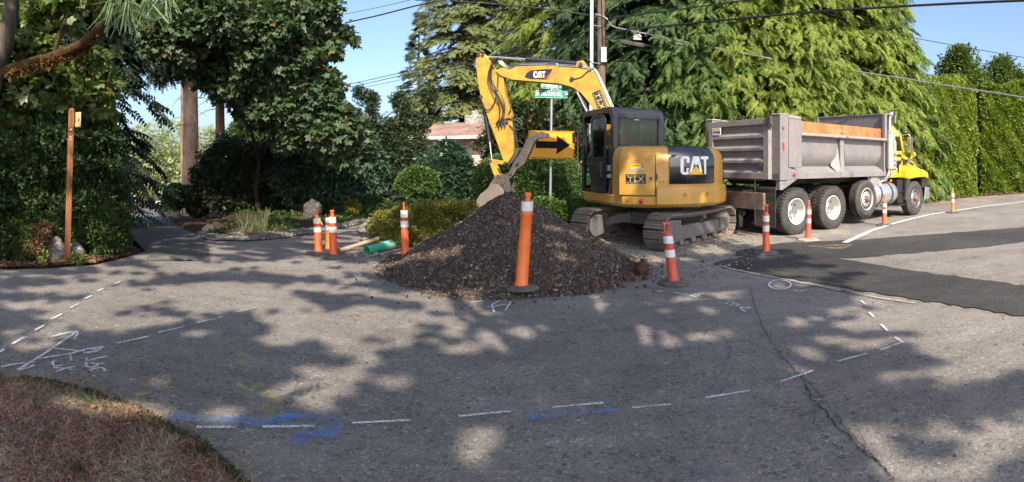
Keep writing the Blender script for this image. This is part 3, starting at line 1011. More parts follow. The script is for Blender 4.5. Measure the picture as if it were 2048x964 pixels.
# ---- clipped round hedge behind the signpost
e = shrub('topiary_hedge', 'large round clipped hedge behind the arrow sign', 'hedge', L_round, LEAF,
          [pb(1062, 372, 16.6, 112, 72, 75), pb(1000, 380, 16.6, 58, 70, 60), pb(1120, 380, 16.8, 55, 68, 60), pb(1060, 400, 16.6, 105, 55, 75)], 90000, .065, bark_dk, 5, shell=.10, face=.75, roll=.8, lump=.2)
L_redtip = m_leaf('red_tipped_foliage', (.015, .032, .012), (.032, .058, .020), (.06, .09, .03), .45, .2, odd=((.22, .035, .02), .94))
shrub('shrub', 'loose dark shrub with red tips behind the arrow sign', 'shrub', L_redtip, TWIN,
      [pb(1060, 270, 19, 75, 45), pb(1000, 290, 19, 45, 40), pb(1120, 290, 19, 60, 45), pb(1050, 230, 19, 40, 25), pb(1060, 330, 19, 90, 60)], 22000, .15, bark_dk, 6, clusters=(900, .28))
shrub('shrub', 'dense green shrub left of the excavator cab beneath the cedars', 'shrub', L_cedar_d, TWIN,
      [pb(1170, 300, 20, 55, 50), pb(1240, 330, 19, 60, 60), pb(1180, 370, 19, 60, 50), pb(1300, 380, 18.5, 90, 60), pb(1400, 390, 18.5, 80, 60)], 24000, .16, bark_dk, 6, clusters=(900, .3))
# low hedges
def low_hedge(label, pts, mat, m, size=.06, group='low hedges behind the gravel pile', **k):
    return shrub('low_hedge', label, 'hedge', mat, LEAF, [pb(*q) for q in pts], m, size, bark_dk, 6, group=group, shell=.3, face=.5, roll=.9, lump=.6, **k)
low_hedge('low dark hedge between the pile and the far track', [(1090, 422, 13.6, 45, 26), (1150, 425, 13.8, 50, 26), (1210, 428, 14, 50, 24), (1040, 425, 13.6, 40, 24)], L_box, 26000, .065)
low_hedge('low yellow tipped hedge left of the gravel pile', [(765, 452, 10.6, 26, 26), (800, 450, 10.6, 36, 30), (850, 440, 10.8, 42, 34), (900, 432, 11, 40, 32), (932, 430, 11.2, 24, 28), (780, 475, 10.4, 28, 18), (850, 470, 10.6, 50, 24), (920, 460, 11, 40, 24)], L_azal, 42000, .055, clusters=(1400, .10))
low_hedge('low green hedge in front of the house shrubs', [(700, 425, 15.5, 40, 16), (740, 430, 15.3, 30, 16), (660, 420, 16, 34, 16)], L_shrub, 15000, .07)

# ---- garden to the left of the house
TOP = 'clipped bushes in the garden bed'
def ballbush(label, pts, mat, m, size=.07, name='bush', **k):
    return shrub(name, label, 'bush', mat, LEAF, [pb(*q) for q in pts], m, size, bark_dk, 7, group=TOP, shell=.18, face=.6, roll=.8, lump=.45, **k)
ballbush('round clipped bush in front of the house shrub', [(836, 362, 19, 40, 28), (815, 372, 19, 25, 22), (856, 372, 19, 24, 22)], L_box, 22000, .085)
ballbush('rounded lit bush beside the downhill driveway', [(352, 388, 22, 26, 19), (345, 405, 22, 22, 16), (372, 392, 22, 26, 20)], L_box, 20000, .085)
ballbush('dark flat topped bush right of the lit driveway bush', [(405, 392, 20, 34, 20), (440, 398, 20, 26, 22), (395, 415, 20, 24, 18)], L_shrub, 20000, .08)
ballbush('small dark bush left of the lichened stump', [(560, 440, 16, 24, 15), (575, 445, 16, 22, 14)], L_shrub, 9000, .07)
ballbush('low dark bush right of the lichened stump', [(655, 412, 15.8, 26, 12), (680, 418, 15.8, 20, 12)], L_shrub, 9000, .07)
ballbush('dark rounded bush behind the low green hedge', [(745, 412, 16, 28, 20), (765, 418, 16, 20, 18)], L_shrub, 12000, .075)
ballbush('small yellow green bush glowing in the garden bed', [(703, 412, 15.2, 12, 10), (712, 418, 15.2, 10, 8)], L_azal, 2600, .07)

shrub('shrub', 'tall dark fine leaved shrub left of the house', 'shrub', L_duskb, TWIN,
      [pb(750, 262, 22, 55, 34), pb(790, 300, 22, 60, 45), pb(720, 300, 22, 55, 55), pb(695, 235, 22, 30, 24), pb(742, 205, 22, 16, 26), pb(815, 240, 22, 30, 24), pb(775, 350, 22, 80, 50), pb(700, 340, 22, 50, 50), pb(840, 290, 22, 18, 30), pb(800, 205, 22, 18, 24), pb(720, 190, 22, 10, 20), pb(860, 195, 22.5, 16, 22), pb(845, 250, 22.5, 16, 20)],
      70000, .10, bark_dk, 12, clusters=(3800, .20), droop=.1, shell=.8)
shrub('shrub', 'blue green rounded shrub in front of the pink house', 'shrub', L_blue, TWIN,
      [pb(900, 338, 21, 40, 36), pb(870, 350, 21, 40, 40), pb(925, 360, 21, 30, 34), pb(893, 302, 21, 20, 20), pb(890, 385, 21, 55, 32), pb(918, 312, 21, 10, 18)], 34000, .14, bark_dk, 6, clusters=(1300, .26))
shrub('dogwood_tree', 'broad leaved blue green tree behind the three posts', 'tree', L_blue, LEAF,
      [pb(640, 330, 17, 62, 40), pb(600, 300, 17, 42, 40), pb(690, 340, 17, 50, 40), pb(720, 300, 17, 36, 30), pb(650, 375, 17, 75, 30), pb(720, 365, 17, 40, 30), pb(590, 360, 17, 40, 35), pb(745, 330, 17, 20, 26)],
      30000, .17, bark_dk, 8, clusters=(1500, .26), lay=.7, droop=.25)
shrub('shrub', 'dark twiggy shrub behind the grass tufts', 'shrub', L_dusk, TWIN,
      [pb(450, 330, 18, 55, 50), pb(510, 340, 18, 55, 50), pb(470, 390, 18, 60, 35), pb(540, 380, 18, 50, 40), pb(420, 360, 19, 40, 40), pb(560, 330, 18, 40, 45)], 34000, .12, bark_dk, 26, clusters=(1500, .24))
shrub('shrub', 'sunlit olive shrub behind the dark twiggy shrub', 'shrub', L_shrub_b, TWIN,
      [pb(585, 370, 21, 40, 45), pb(560, 300, 21, 50, 40), pb(620, 290, 22, 45, 40), pb(500, 290, 23, 60, 40)], 16000, .16, bark_dk, 6, clusters=(700, .3))

# ---- the large bigleaf maple that overhangs the garden (centre left)
mb_ = [pb(600, 20, 14, 80, 50), pb(520, 60, 13.5, 90, 60), pb(630, 80, 14, 50, 40), pb(430, 30, 13.5, 90, 50), pb(350, 70, 14, 70, 50), pb(560, 130, 14, 90, 45), pb(620, 190, 14, 60, 45),
       pb(660, 255, 14, 62, 40), pb(560, 210, 14.5, 70, 40), pb(700, 300, 14.2, 48, 36), pb(480, 150, 14.5, 80, 50), pb(420, 110, 15, 70, 40), pb(610, 270, 14.6, 60, 40),
       pb(590, -60, 14, 100, 50), pb(450, -60, 14, 110, 50), pb(520, 225, 15.5, 50, 30)]
e = plant('maple_tree', None, 'large bigleaf maple overhanging the garden left of the sky', 'tree')
foliage('crown', L_maple, MAPLE, mb_, 76000, .215, parent=e, clusters=(2600, .34), shell=.5, face=.5, lay=.75, droop=.3, out=.6)
tk = MB()
p0 = pol(520, 17.5)
limb_fan(tk, (p0.x, p0.y, zt(p0.x, p0.y) - .1), W(500, 60, 15.5), mb_[:14], .085, 3)
for q in ((715, 75), (712, 62), (700, 48), (690, 110)):
    tk.tube([W(640, 70, 14), W((640 + q[0]) / 2, (65 + q[1]) / 2, 14), W(*q, 14)], [.04, .02, .006], 5)
tk.build('trunk', bark_dk, e)
V, Fc = join([cloud(MAPLE, np.array([list(W(600 + 115 * t + rnd.gauss(0, 7), 50 + 34 * t * t + rnd.gauss(0, 9), 14 + rnd.gauss(0, .2))) for t in np.random.RandomState(3).uniform(0, 1, 340) ** .8]), rdir(340, -.8), rs.uniform(.16, .26, 340), None, .5)])
fast_mesh('hanging_leaves', V, Fc, L_maple, e)

# ---- sunlit maple on the left edge, over the shrubs
mm = [pb(110, 30, 10, 80, 30), pb(60, 105, 10, 60, 24), pb(170, 120, 10, 44, 24), pb(200, 165, 10, 34, 22), pb(40, 185, 10, 60, 34), pb(120, 195, 10, 60, 28), pb(190, 215, 10.2, 40, 22), pb(20, 40, 10.5, 30, 30), pb(150, -20, 10, 100, 30), pb(-40, 120, 10, 50, 90), pb(250, 5, 10.5, 50, 22), pb(70, 160, 10.2, 80, 16), pb(205, 270, 10.2, 26, 16), pb(30, 240, 10.2, 40, 20)]
e = plant('maple_tree', None, 'pale sunlit maple with mossy limbs at the left edge', 'tree')
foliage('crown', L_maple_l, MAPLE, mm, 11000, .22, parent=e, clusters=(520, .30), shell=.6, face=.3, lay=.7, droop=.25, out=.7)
tk = MB()
g0 = pol(-60, 9.6)
tree_trunk(tk, [Vector((g0.x, g0.y, -.1)), W(-40, 250, 9.6), W(-10, 150, 9.4), W(20, 40, 9.3), W(30, -60, 9.3)], .24, .12, 12)
tk.build('trunk', bark_gr, e)
mossm = m_soil('mossy_bark', (.03, .018, .010), (.075, .045, .018), (.15, .11, .03), 24)
lb = MB()
lb.tube([W(-5, 150, 9.4), W(60, 128, 9.1), W(110, 112, 8.9), W(165, 88, 8.7), W(210, 40, 8.6), W(240, 20, 8.6)], [.11, .10, .085, .075, .055, .03], 10)
lb.tube([W(108, 112, 8.9), W(118, 70, 8.9), W(135, 30, 9)], [.05, .04, .02], 8)
lb.build('mossy_limb', mossm, e)
m_ = 1500
tt = rs.uniform(0, 1, m_)
PX = np.interp(tt, [0, .4, .6, .8, 1], [20, 100, 120, 165, 205]); PY = np.interp(tt, [0, .4, .6, .8, 1], [143, 118, 110, 90, 55])
Pm = np.array([list(W(x + rnd.gauss(0, 3), y + abs(rnd.gauss(0, 5)), 8.85)) for x, y in zip(PX, PY)])
V, Fc = cloud(LEAF, Pm, rdir(m_, -1.2), rs.uniform(.05, .13, m_), None, 1)
fast_mesh('moss', V, Fc, m_leaf('hanging_moss', (.06, .025, .010), (.14, .065, .02), (.24, .17, .04), .8, .2), e)

# ---- dark hemlock and fir trunks between
def trunk_tree(name, label, px, d, ytop, r0, bark, crown=None, m=0, size=.3, mat=None, tpl=None, lean=0, group='tall bare trunks beyond the garden', zb=None):
    e = plant(name, None, label, 'tree', group)
    p = pol(px, d)
    z0 = zt(p.x, p.y) if zb is None else zb
    mb = MB()
    q = W(px + lean, ytop, d)
    pts = [Vector((p.x, p.y, z0 - .2)).lerp(Vector(q), i / 7) + Vector((rnd.uniform(-.04, .04), 0, 0)) for i in range(8)]
    tree_trunk(mb, pts, r0, r0 * .7, 14)
    for i in range(9):
        t = rnd.uniform(.35, .95); a = rnd.uniform(0, 6.28)
        s_ = pts[0].lerp(pts[-1], t)
        mb.tube([s_, s_ + Vector((math.cos(a) * .8, math.sin(a) * .8, -.1)), s_ + Vector((math.cos(a) * 1.6, math.sin(a) * 1.6, -.5))], [.03, .02, .008], 5)
    mb.build('trunk', bark, e)
    if crown: foliage('crown', mat, tpl, crown, m, size, parent=e, clusters=(m // 14, .5), droop=.6, shell=.6)
    return e
bark_lit = m_bark('fir_bark_sunlit', (.22, .13, .085), (.42, .30, .21), 5)  # lit copy of the fir bark: sunlight put into its colour
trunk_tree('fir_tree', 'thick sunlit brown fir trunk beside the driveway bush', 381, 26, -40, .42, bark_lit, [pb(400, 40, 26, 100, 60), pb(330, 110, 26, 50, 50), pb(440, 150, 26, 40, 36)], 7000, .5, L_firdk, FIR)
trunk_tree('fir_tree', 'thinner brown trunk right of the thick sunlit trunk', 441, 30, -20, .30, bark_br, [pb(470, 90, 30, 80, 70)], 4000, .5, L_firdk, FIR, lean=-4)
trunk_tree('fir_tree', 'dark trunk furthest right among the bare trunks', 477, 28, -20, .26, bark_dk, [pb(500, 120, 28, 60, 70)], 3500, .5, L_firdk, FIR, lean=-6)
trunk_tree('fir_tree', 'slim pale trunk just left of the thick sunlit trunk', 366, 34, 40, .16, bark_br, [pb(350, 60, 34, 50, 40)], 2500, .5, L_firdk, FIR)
# hemlock with hanging dark boughs over the driveway
p = pol(222, 16.5)
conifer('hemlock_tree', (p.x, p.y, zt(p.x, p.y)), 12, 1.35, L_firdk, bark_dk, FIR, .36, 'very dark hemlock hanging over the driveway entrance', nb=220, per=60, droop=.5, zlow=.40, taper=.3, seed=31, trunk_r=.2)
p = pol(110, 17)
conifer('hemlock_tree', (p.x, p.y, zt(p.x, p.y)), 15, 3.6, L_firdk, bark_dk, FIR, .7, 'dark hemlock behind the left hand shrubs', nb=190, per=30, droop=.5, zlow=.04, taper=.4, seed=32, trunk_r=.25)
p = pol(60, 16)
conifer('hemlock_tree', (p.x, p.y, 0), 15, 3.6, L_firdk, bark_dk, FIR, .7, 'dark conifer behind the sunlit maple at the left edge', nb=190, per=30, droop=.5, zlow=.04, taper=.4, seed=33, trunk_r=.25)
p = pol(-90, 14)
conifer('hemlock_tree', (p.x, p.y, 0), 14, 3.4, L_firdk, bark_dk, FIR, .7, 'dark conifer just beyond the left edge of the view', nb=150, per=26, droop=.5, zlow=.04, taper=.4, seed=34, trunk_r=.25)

# ---- shrubs on the left verge
LS = 'mixed shrubs on the left verge'
shrub('shrub', 'dense dark shrub behind the wooden post', 'shrub', L_shrub, LEAF,
      [pb(40, 330, 9.8, 70, 60), pb(120, 320, 10, 70, 60), pb(190, 330, 10.2, 55, 55), pb(60, 420, 9.8, 80, 60), pb(150, 420, 10, 80, 60), pb(215, 400, 10.4, 42, 55), pb(-40, 380, 9.6, 60, 90), pb(90, 270, 10, 80, 40), pb(180, 280, 10.2, 60, 40)],
      66000, .085, bark_dk, 14, group=LS, clusters=(3800, .15), base=(-7.6, 6.7), face=.6)
shrub('shrub', 'lighter leafy shrub low beside the driveway mouth', 'shrub', L_shrub_b, LEAF,
      [pb(190, 450, 9.6, 50, 36), pb(228, 470, 9.7, 32, 30), pb(200, 490, 9.5, 40, 18), pb(150, 465, 9.5, 30, 26), pb(232, 440, 10, 28, 30)],
      24000, .06, bark_dk, 8, group=LS, clusters=(1500, .11))
shrub('shrub', 'scrubby green shrub at the left edge behind the stones', 'shrub', L_shrub_b, LEAF,
      [pb(30, 470, 9.2, 50, 36), pb(90, 460, 9.4, 36, 30), pb(-30, 470, 9, 40, 50), pb(20, 500, 9, 40, 18)], 15000, .06, bark_dk, 8, group=LS, clusters=(1000, .12))
L_dry = m_leaf('dry_foliage', (.12, .06, .03), (.22, .12, .06), (.32, .22, .11), .8, .2)
shrub('dry_shrub', 'dry reddish brown shrub left of the pale stone', 'shrub', L_dry, LEAF, [pb(75, 478, 8.95, 26, 22), pb(60, 495, 8.9, 26, 16), pb(88, 462, 9.1, 16, 16)], 4500, .05, bark_br, 8, group=LS, clusters=(420, .08))
shrub('sapling', 'small bright green sapling in front of the pale stone', 'plant', L_cedar_y, LEAF, [pb(88, 512, 8.65, 7, 11), pb(86, 522, 8.6, 7, 6)], 110, .07, bark_gr, 2)
shrub('sapling', 'small bright green sapling right of the wooden post', 'plant', L_cedar_y, LEAF, [pb(152, 516, 8.72, 12, 7), pb(160, 511, 8.75, 8, 5)], 170, .07, bark_gr, 2)

# far bright woods seen down the driveway and between the trunks
far_m = m_leaf('far_woods', (.20, .24, .13), (.34, .38, .20), (.46, .49, .30), .8, .35)  # brightness and haze of the distance put into the leaf colour
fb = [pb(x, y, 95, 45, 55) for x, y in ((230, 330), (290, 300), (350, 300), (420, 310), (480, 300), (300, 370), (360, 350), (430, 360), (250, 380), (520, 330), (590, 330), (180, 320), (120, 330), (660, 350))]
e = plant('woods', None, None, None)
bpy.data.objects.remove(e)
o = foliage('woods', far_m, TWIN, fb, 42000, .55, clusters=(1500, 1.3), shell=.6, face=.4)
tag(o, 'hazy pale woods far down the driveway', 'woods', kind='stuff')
shrub('shrub', 'bright yellow green bush at the far end of the driveway', 'shrub', L_azal, LEAF, [pb(290, 398, 62, 16, 9), pb(300, 402, 62, 10, 7)], 3500, .22, bark_dk, 4)
ballbush('small bush at the left side of the far driveway', [(240, 400, 40, 16, 16), (225, 410, 40, 20, 20)], L_shrub_b, 6000, .16)

# conifers filling the skyline behind the house, left of the slender fir
p = pol(690, 60)
# ferns and grass tufts
def fern(px, py, d, r_, label, n=16):
    g0 = W(px, py, d)
    g0.z = max(g0.z, zt(g0.x, g0.y))
    P, D, S, Nn = [], [], [], []
    parts = []
    for i in range(n):
        a = 6.283 * i / n + rnd.uniform(-.2, .2)
        el = rnd.uniform(.5, 1.1)
        k = 9
        for j in range(k):
            t = (j + 1) / k
            x = r_ * t * math.cos(el) * 1.2; z = r_ * (t * math.sin(el) - .55 * t * t)
            for sg in (-1, 1):
                P.append((g0.x + x * math.cos(a), g0.y + x * math.sin(a), g0.z + z))
                D.append((math.cos(a) * .5 - sg * math.sin(a), math.sin(a) * .5 + sg * math.cos(a), -.1))
                S.append(r_ * .28 * (1.05 - t)); Nn.append((0, 0, 1))
    V, Fc = cloud(LEAF, np.array(P), np.array(D), np.array(S), np.array(Nn), .1)
    o = fast_mesh('fern', V, Fc, L_fern)
    tag(o, label, 'fern', 'ferns in the garden bed')
fern(782, 415, 15, .55, 'large fern left of the single post behind the pile')
fern(830, 408, 15.5, .5, 'small fern under the round clipped bush')
fern(800, 398, 16.5, .5, 'shaded fern behind the large fern')
fern(915, 415, 15, .4, 'fern at the foot of the blue green shrub')
fern(640, 372, 20, .7, 'distant fern behind the dark bushes')
def tuft(px, py, d, h, label, n=60, col=None):
    p = W(px, py, d); p.z = zt(p.x, p.y)
    P = np.tile((p.x, p.y, p.z), (n, 1)) + rs.normal(0, .07, (n, 3)) * (1, 1, 0)
    D = rdir(n) * (.45, .45, .2) + (0, 0, 1)
    V0, F0 = np.array([(-.02, 0, 0), (.02, 0, 0), (.012, .6, .03), (-.012, .6, .03), (0, 1, .14)], dtype=np.float32), quads((0, 1, 2, 3), (3, 2, 4, 4))
    V0 = np.array([(-.02, 0, 0), (.02, 0, 0), (.003, 1, .12), (-.003, 1, .12)], dtype=np.float32)
    V, Fc = cloud((V0, quads((0, 1, 2, 3))), P, D, h * rs.uniform(.5, 1.1, n), None, .5)
    o = fast_mesh('grass_tuft', V, Fc, MATS['tuft'])
    tag(o, label, 'grass', 'ornamental grass tufts at the bed edge')
m_leaf('tuft', (.10, .12, .05), (.28, .30, .16), None, .6, .3)
tuft(497, 462, 12.6, .55, 'tall pale grass tuft in the garden bed')
tuft(522, 466, 12.4, .6, 'thick grass tuft at the edge of the gravel strip', 80)
tuft(478, 468, 12.5, .4, 'short grass tuft beside the tall pale tuft', 40)
# low ground cover in the beds
gc = []
m_ = 16000
px = rs.uniform(420, 1260, m_); d = rs.uniform(0, 1, m_) ** 1.2 * 5.5 + np.array([rout(x) for x in px]) + .7
keepP = np.array([(lambda p: (p.x, p.y, zt(p.x, p.y) + .04 + .1 * rnd.random()))(pol(a, b_)) for a, b_ in zip(px, d)])
nn = np.array([mnoise.noise(Vector((x * .7, y * .7, 3))) for x, y, z in keepP])
keepP = keepP[nn > .02]
V, Fc = cloud(LEAF, keepP, rdir(len(keepP), .9), rs.uniform(.05, .14, len(keepP)), None, .8)
o = fast_mesh('ground_cover', V, Fc, L_shrub_b)
tag(o, 'low green ground cover in the garden bed', 'ground cover', kind='stuff')
# ================================================================== EXCAVATOR
ylw = m_plain('machine_yellow', (.56, .30, .05), .38, dirt=.45, dirtcol=(.30, .19, .06), scale=2.2, coat=.15)
ylw_w = m_plain('worn_yellow', (.55, .31, .035), .45, dirt=.7, dirtcol=(.13, .07, .03), scale=3.5)
blk = m_plain('machine_black', (.012, .014, .024), .28, dirt=.3, dirtcol=(.06, .055, .05), coat=.3)
blk_r = m_plain('rubber_black', (.018, .018, .019), .6, dirt=.4, dirtcol=(.08, .07, .06))
steel = m_plain('track_steel', (.19, .165, .145), .6, metal=.15, dirt=.9, dirtcol=(.32, .255, .19), scale=6, bump=.5)
frame_m = m_plain('track_frame_grey', (.11, .11, .115), .5, dirt=.7, dirtcol=(.21, .175, .13), scale=3)
rusty = m_plain('rusty_steel', (.075, .066, .06), .6, metal=.3, dirt=.7, dirtcol=(.17, .135, .11), scale=9, bump=.4)
chrome = m_plain('chrome', (.75, .76, .78), .14, metal=1, dirt=.05)
dkgrey = m_plain('dark_grey_metal', (.035, .037, .042), .45, dirt=.4, dirtcol=(.12, .10, .08))
whitep = m_plain('white_decal', (.84, .84, .82), .4, dirt=.03)
yelp = m_plain('yellow_decal', (.85, .50, .02), .4, dirt=.1)
redp = m_plain('red_reflector', (.55, .02, .015), .25, dirt=.1, coat=.5)
orp = m_plain('orange_plastic', (.75, .13, .02), .5, dirt=.2)
glass = m_glass('cab_glass', (.80, .88, .86), .2, .02)
glass_d = m_glass('dark_cab_glass', (.62, .72, .66), .0, .02)
hose_m = m_plain('hose_black', (.012, .012, .013), .5, dirt=.3)

BODY_AZ, TRACK_AZ, BOOM_AZ = -17.0, 50.0, -74.0
EX = Vector((3.04, 11.27, 0))
ex = empty('excavator', EX, R(-BODY_AZ), 'yellow tracked excavator with black cab scooping behind the gravel pile', 'excavator')
def LM(az):     # local frame with azimuth az -> rotation relative to the excavator empty
    return Matrix.Rotation(R(BODY_AZ - az), 4, 'Z')

# ---- tracks
def belt_path(L, Rw, n=240, sag=.02):
    """closed belt around two wheels of radius Rw, length between centres L, wheel centre height Rw+.05"""
    pts = []
    zc_ = Rw + .055
    def arc(cy, a0, a1, k):
        for i in range(k):
            a = a0 + (a1 - a0) * i / k
            pts.append((cy + Rw * math.cos(a), zc_ + Rw * math.sin(a)))
    arc(L / 2, -math.pi / 2, math.pi / 2, 60)
    for i in range(60):
        t = i / 60
        pts.append((L / 2 - L * t, zc_ + Rw - sag * math.sin(math.pi * t) * 1.5 - .0 * t))
    arc(-L / 2, math.pi / 2, 3 * math.pi / 2, 60)
    for i in range(60):
        t = i / 60
        pts.append((-L / 2 + L * t, zc_ - Rw))
    return pts
def resample(pts, n):
    P = np.array(pts + [pts[0]])
    s_ = np.concatenate([[0], np.cumsum(np.linalg.norm(np.diff(P, axis=0), axis=1))])
    out = []
    for i in range(n):
        u = s_[-1] * i / n
        y, z = np.interp(u, s_, P[:, 0]), np.interp(u, s_, P[:, 1])
        y2, z2 = np.interp((u + .01) % s_[-1], s_, P[:, 0]), np.interp((u + .01) % s_[-1], s_, P[:, 1])
        out.append((y, z, math.atan2(z2 - z, y2 - y)))
    return out
LW, RW = 2.22, .285
def make_track(sx_):
    rotM = LM(TRACK_AZ)
    xc = .925 * sx_
    mb = MB(); mb.M = rotM @ Matrix.Translation((xc, 0, 0))
    path = resample(belt_path(LW, RW), 40)
    pitch = (2 * LW + 2 * math.pi * RW) / 40
    for y, z, a in path:
        q = Matrix.Rotation(a, 3, 'X')
        c = Vector((0, y, z))
        nrm = q @ Vector((0, 0, -1))    # outward
        mb.box(c + nrm * .028, (.45, pitch * .93, .022), q)
        for k in (-.36, 0, .36):
            mb.box(c + nrm * .050 + q @ Vector((0, k * pitch, 0)), (.448, .016, .026), q)
        for sx2 in (-.075, .075):       # chain links on the inside
            mb.box(c - nrm * .012 + Vector((sx2, 0, 0)), (.032, pitch * .82, .06), q)
        mb.tube([c - nrm * .012 + Vector((-.1, 0, 0)), c - nrm * .012 + Vector((.1, 0, 0))], .017, 6)
        for sx2 in (-.14, .14):
            mb.box(c + nrm * .012 + Vector((sx2, 0, 0)), (.03, .03, .014), q)
    t = mb.build('track', steel, ex, smooth=False)
    fr = MB(); fr.M = rotM @ Matrix.Translation((xc, 0, 0))
    zc_ = RW + .055
    # long side box: flat side, sloped top
    fr.prism([(-.92, zc_ - .17), (.78, zc_ - .17), (.80, zc_ + .02), (.74, zc_ + .085), (-.84, zc_ + .085), (-.95, zc_ + .03)], -.165, .165, 'x')
    fr.prism([(.78, zc_ - .14), (1.16, zc_ - .12), (1.16, zc_ + .10), (.84, zc_ + .11), (.76, zc_ + .06)], -.178, .178, 'x')
    fr.prism([(-.92, zc_ - .17), (.72, zc_ - .17), (.72, zc_ - .15), (-.92, zc_ - .15)], -.19, .19, 'x')
    for yy in (-.72, -.28, .16, .60):
        fr.bb(-.05, .05, yy - .03, yy + .03, zc_ - .27, zc_ - .16)
    fr.bb(.164, .170, -.05, .0, zc_ - .03, zc_ + .05)
    o = fr.build('track_frame', frame_m, t, bev=.012)
    dr = MB(); dr.M = rotM @ Matrix.Translation((xc, 0, 0))    # motor guard, D-shaped
    prof = [(-LW / 2 + .26, zc_ + .21), (-LW / 2 + .26, zc_ - .17)] + [(-LW / 2 + .235 * math.cos(a), zc_ + .24 * math.sin(a)) for a in np.linspace(-1.9, -4.4, 14)]
    dr.prism(prof, -.21, .235, 'x')
    dr.build('final_drive', frame_m, t, bev=.02)
    for yy in (-.72, -.28, .16, .60):
        rl = MB(); rl.M = rotM @ Matrix.Translation((xc, yy, 0))
        rl.lathe([(.03, -.16), (.085, -.16), (.095, -.12), (.06, -.09), (.06, .09), (.095, .12), (.085, .16), (.03, .16)], (0, 0, .155), (1, 0, 0), 18)
        rl.build('roller', steel, t)
    rl = MB(); rl.M = rotM @ Matrix.Translation((xc, LW / 2, 0))
    rl.lathe([(.04, -.13), (.14, -.12), (.235, -.10), (.25, -.05), (.25, .05), (.235, .10), (.14, .12), (.04, .13)], (0, 0, zc_), (1, 0, 0), 30)
    rl.build('idler', steel, t)
    rl = MB(); rl.M = rotM @ Matrix.Translation((xc, .25, 0))
    rl.lathe([(.03, -.1), (.06, -.1), (.06, .1), (.03, .1)], (0, 0, zc_ + .19), (1, 0, 0), 14)
    rl.bb(-.03, .03, -.03, .03, zc_ + .08, zc_ + .19)
    rl.build('carrier_roller', steel, t)
make_track(1); make_track(-1)
uc = MB(); uc.M = LM(TRACK_AZ)
uc.bb(-.45, .45, -.48, .48, .36, .62)
for sx_ in (-1, 1):
    for sy_ in (-1, 1):
        uc.loft([[(sx_ * .3, sy_ * .2, .60), (sx_ * .3, sy_ * .5, .60), (sx_ * .3, sy_ * .5, .38), (sx_ * .3, sy_ * .2, .38)],
                 [(sx_ * .55, sy_ * .35, .58), (sx_ * .55, sy_ * .62, .56), (sx_ * .55, sy_ * .62, .36), (sx_ * .55, sy_ * .35, .36)],
                 [(sx_ * .80, sy_ * .62, .46), (sx_ * .80, sy_ * .82, .44), (sx_ * .80, sy_ * .82, .28), (sx_ * .80, sy_ * .62, .28)]])
uc.build('undercarriage_frame', frame_m, ex, bev=.02)
uc = MB()
uc.cyl((0, 0, .60), (0, 0, .80), .52, n=36)
uc.lathe([(.52, 0), (.58, .01), (.58, .06), (.52, .07)], (0, 0, .66), (0, 0, 1), 36)
uc.bb(-.85, .85, -.95, 1.0, .745, .80)
uc.build('slewing_ring', blk_r, ex)
bl = MB(); bl.M = LM(TRACK_AZ)
prof = [(1.74, .16), (1.70, .24), (1.685, .34), (1.70, .45), (1.745, .555), (1.79, .56), (1.755, .45), (1.74, .34), (1.755, .24), (1.80, .15)]
bl.prism(prof, -1.15, 1.15, 'x')
for s_ in (-1, 1):
    bl.bb(s_ * 1.15, s_ * 1.135, 1.60, 1.80, .16, .56)
    bl.beam((s_ * .42, .45, .42), (s_ * .42, 1.70, .34), .12, .15)
bl.build('dozer_blade', dkgrey, ex, bev=.008)

# ---- upper structure
def outline(r, xw, yf, n=22, y0=-.38, fr=.28):
    """plan outline, clockwise from front left; round tail radius r, half width xw, front at yf"""
    a0 = math.asin(min(.999, xw / r))
    pts = []
    for i in range(6):
        a = math.pi / 2 + (math.pi / 2) * i / 5
        pts.append((-xw + fr + fr * math.cos(a), yf - fr + fr * math.sin(a)))
    k = 26
    for i in range(k + 1):
        a = -a0 + 2 * a0 * i / k
        pts.append((r * math.sin(a), -r * math.cos(a)))
    for i in range(6):
        a = 0 + (math.pi / 2) * i / 5
        pts.append((xw - fr + fr * math.cos(a), yf - fr + fr * math.sin(a)))
    return pts
RT_ = 1.41
up = MB()
o1 = outline(RT_, 1.22, 1.28)
o0 = [(x * .95, y * .95) for x, y in o1]
up.loft([[(x, y, .78) for x, y in o0], [(x, y, .84) for x, y in o1], [(x, y, .985) for x, y in o1], [(x, y, 1.0) for x, y in [(a * .985, b_ * .985) for a, b_ in o1]]])
up.build('lower_skirt', ylw, ex, ang=30)
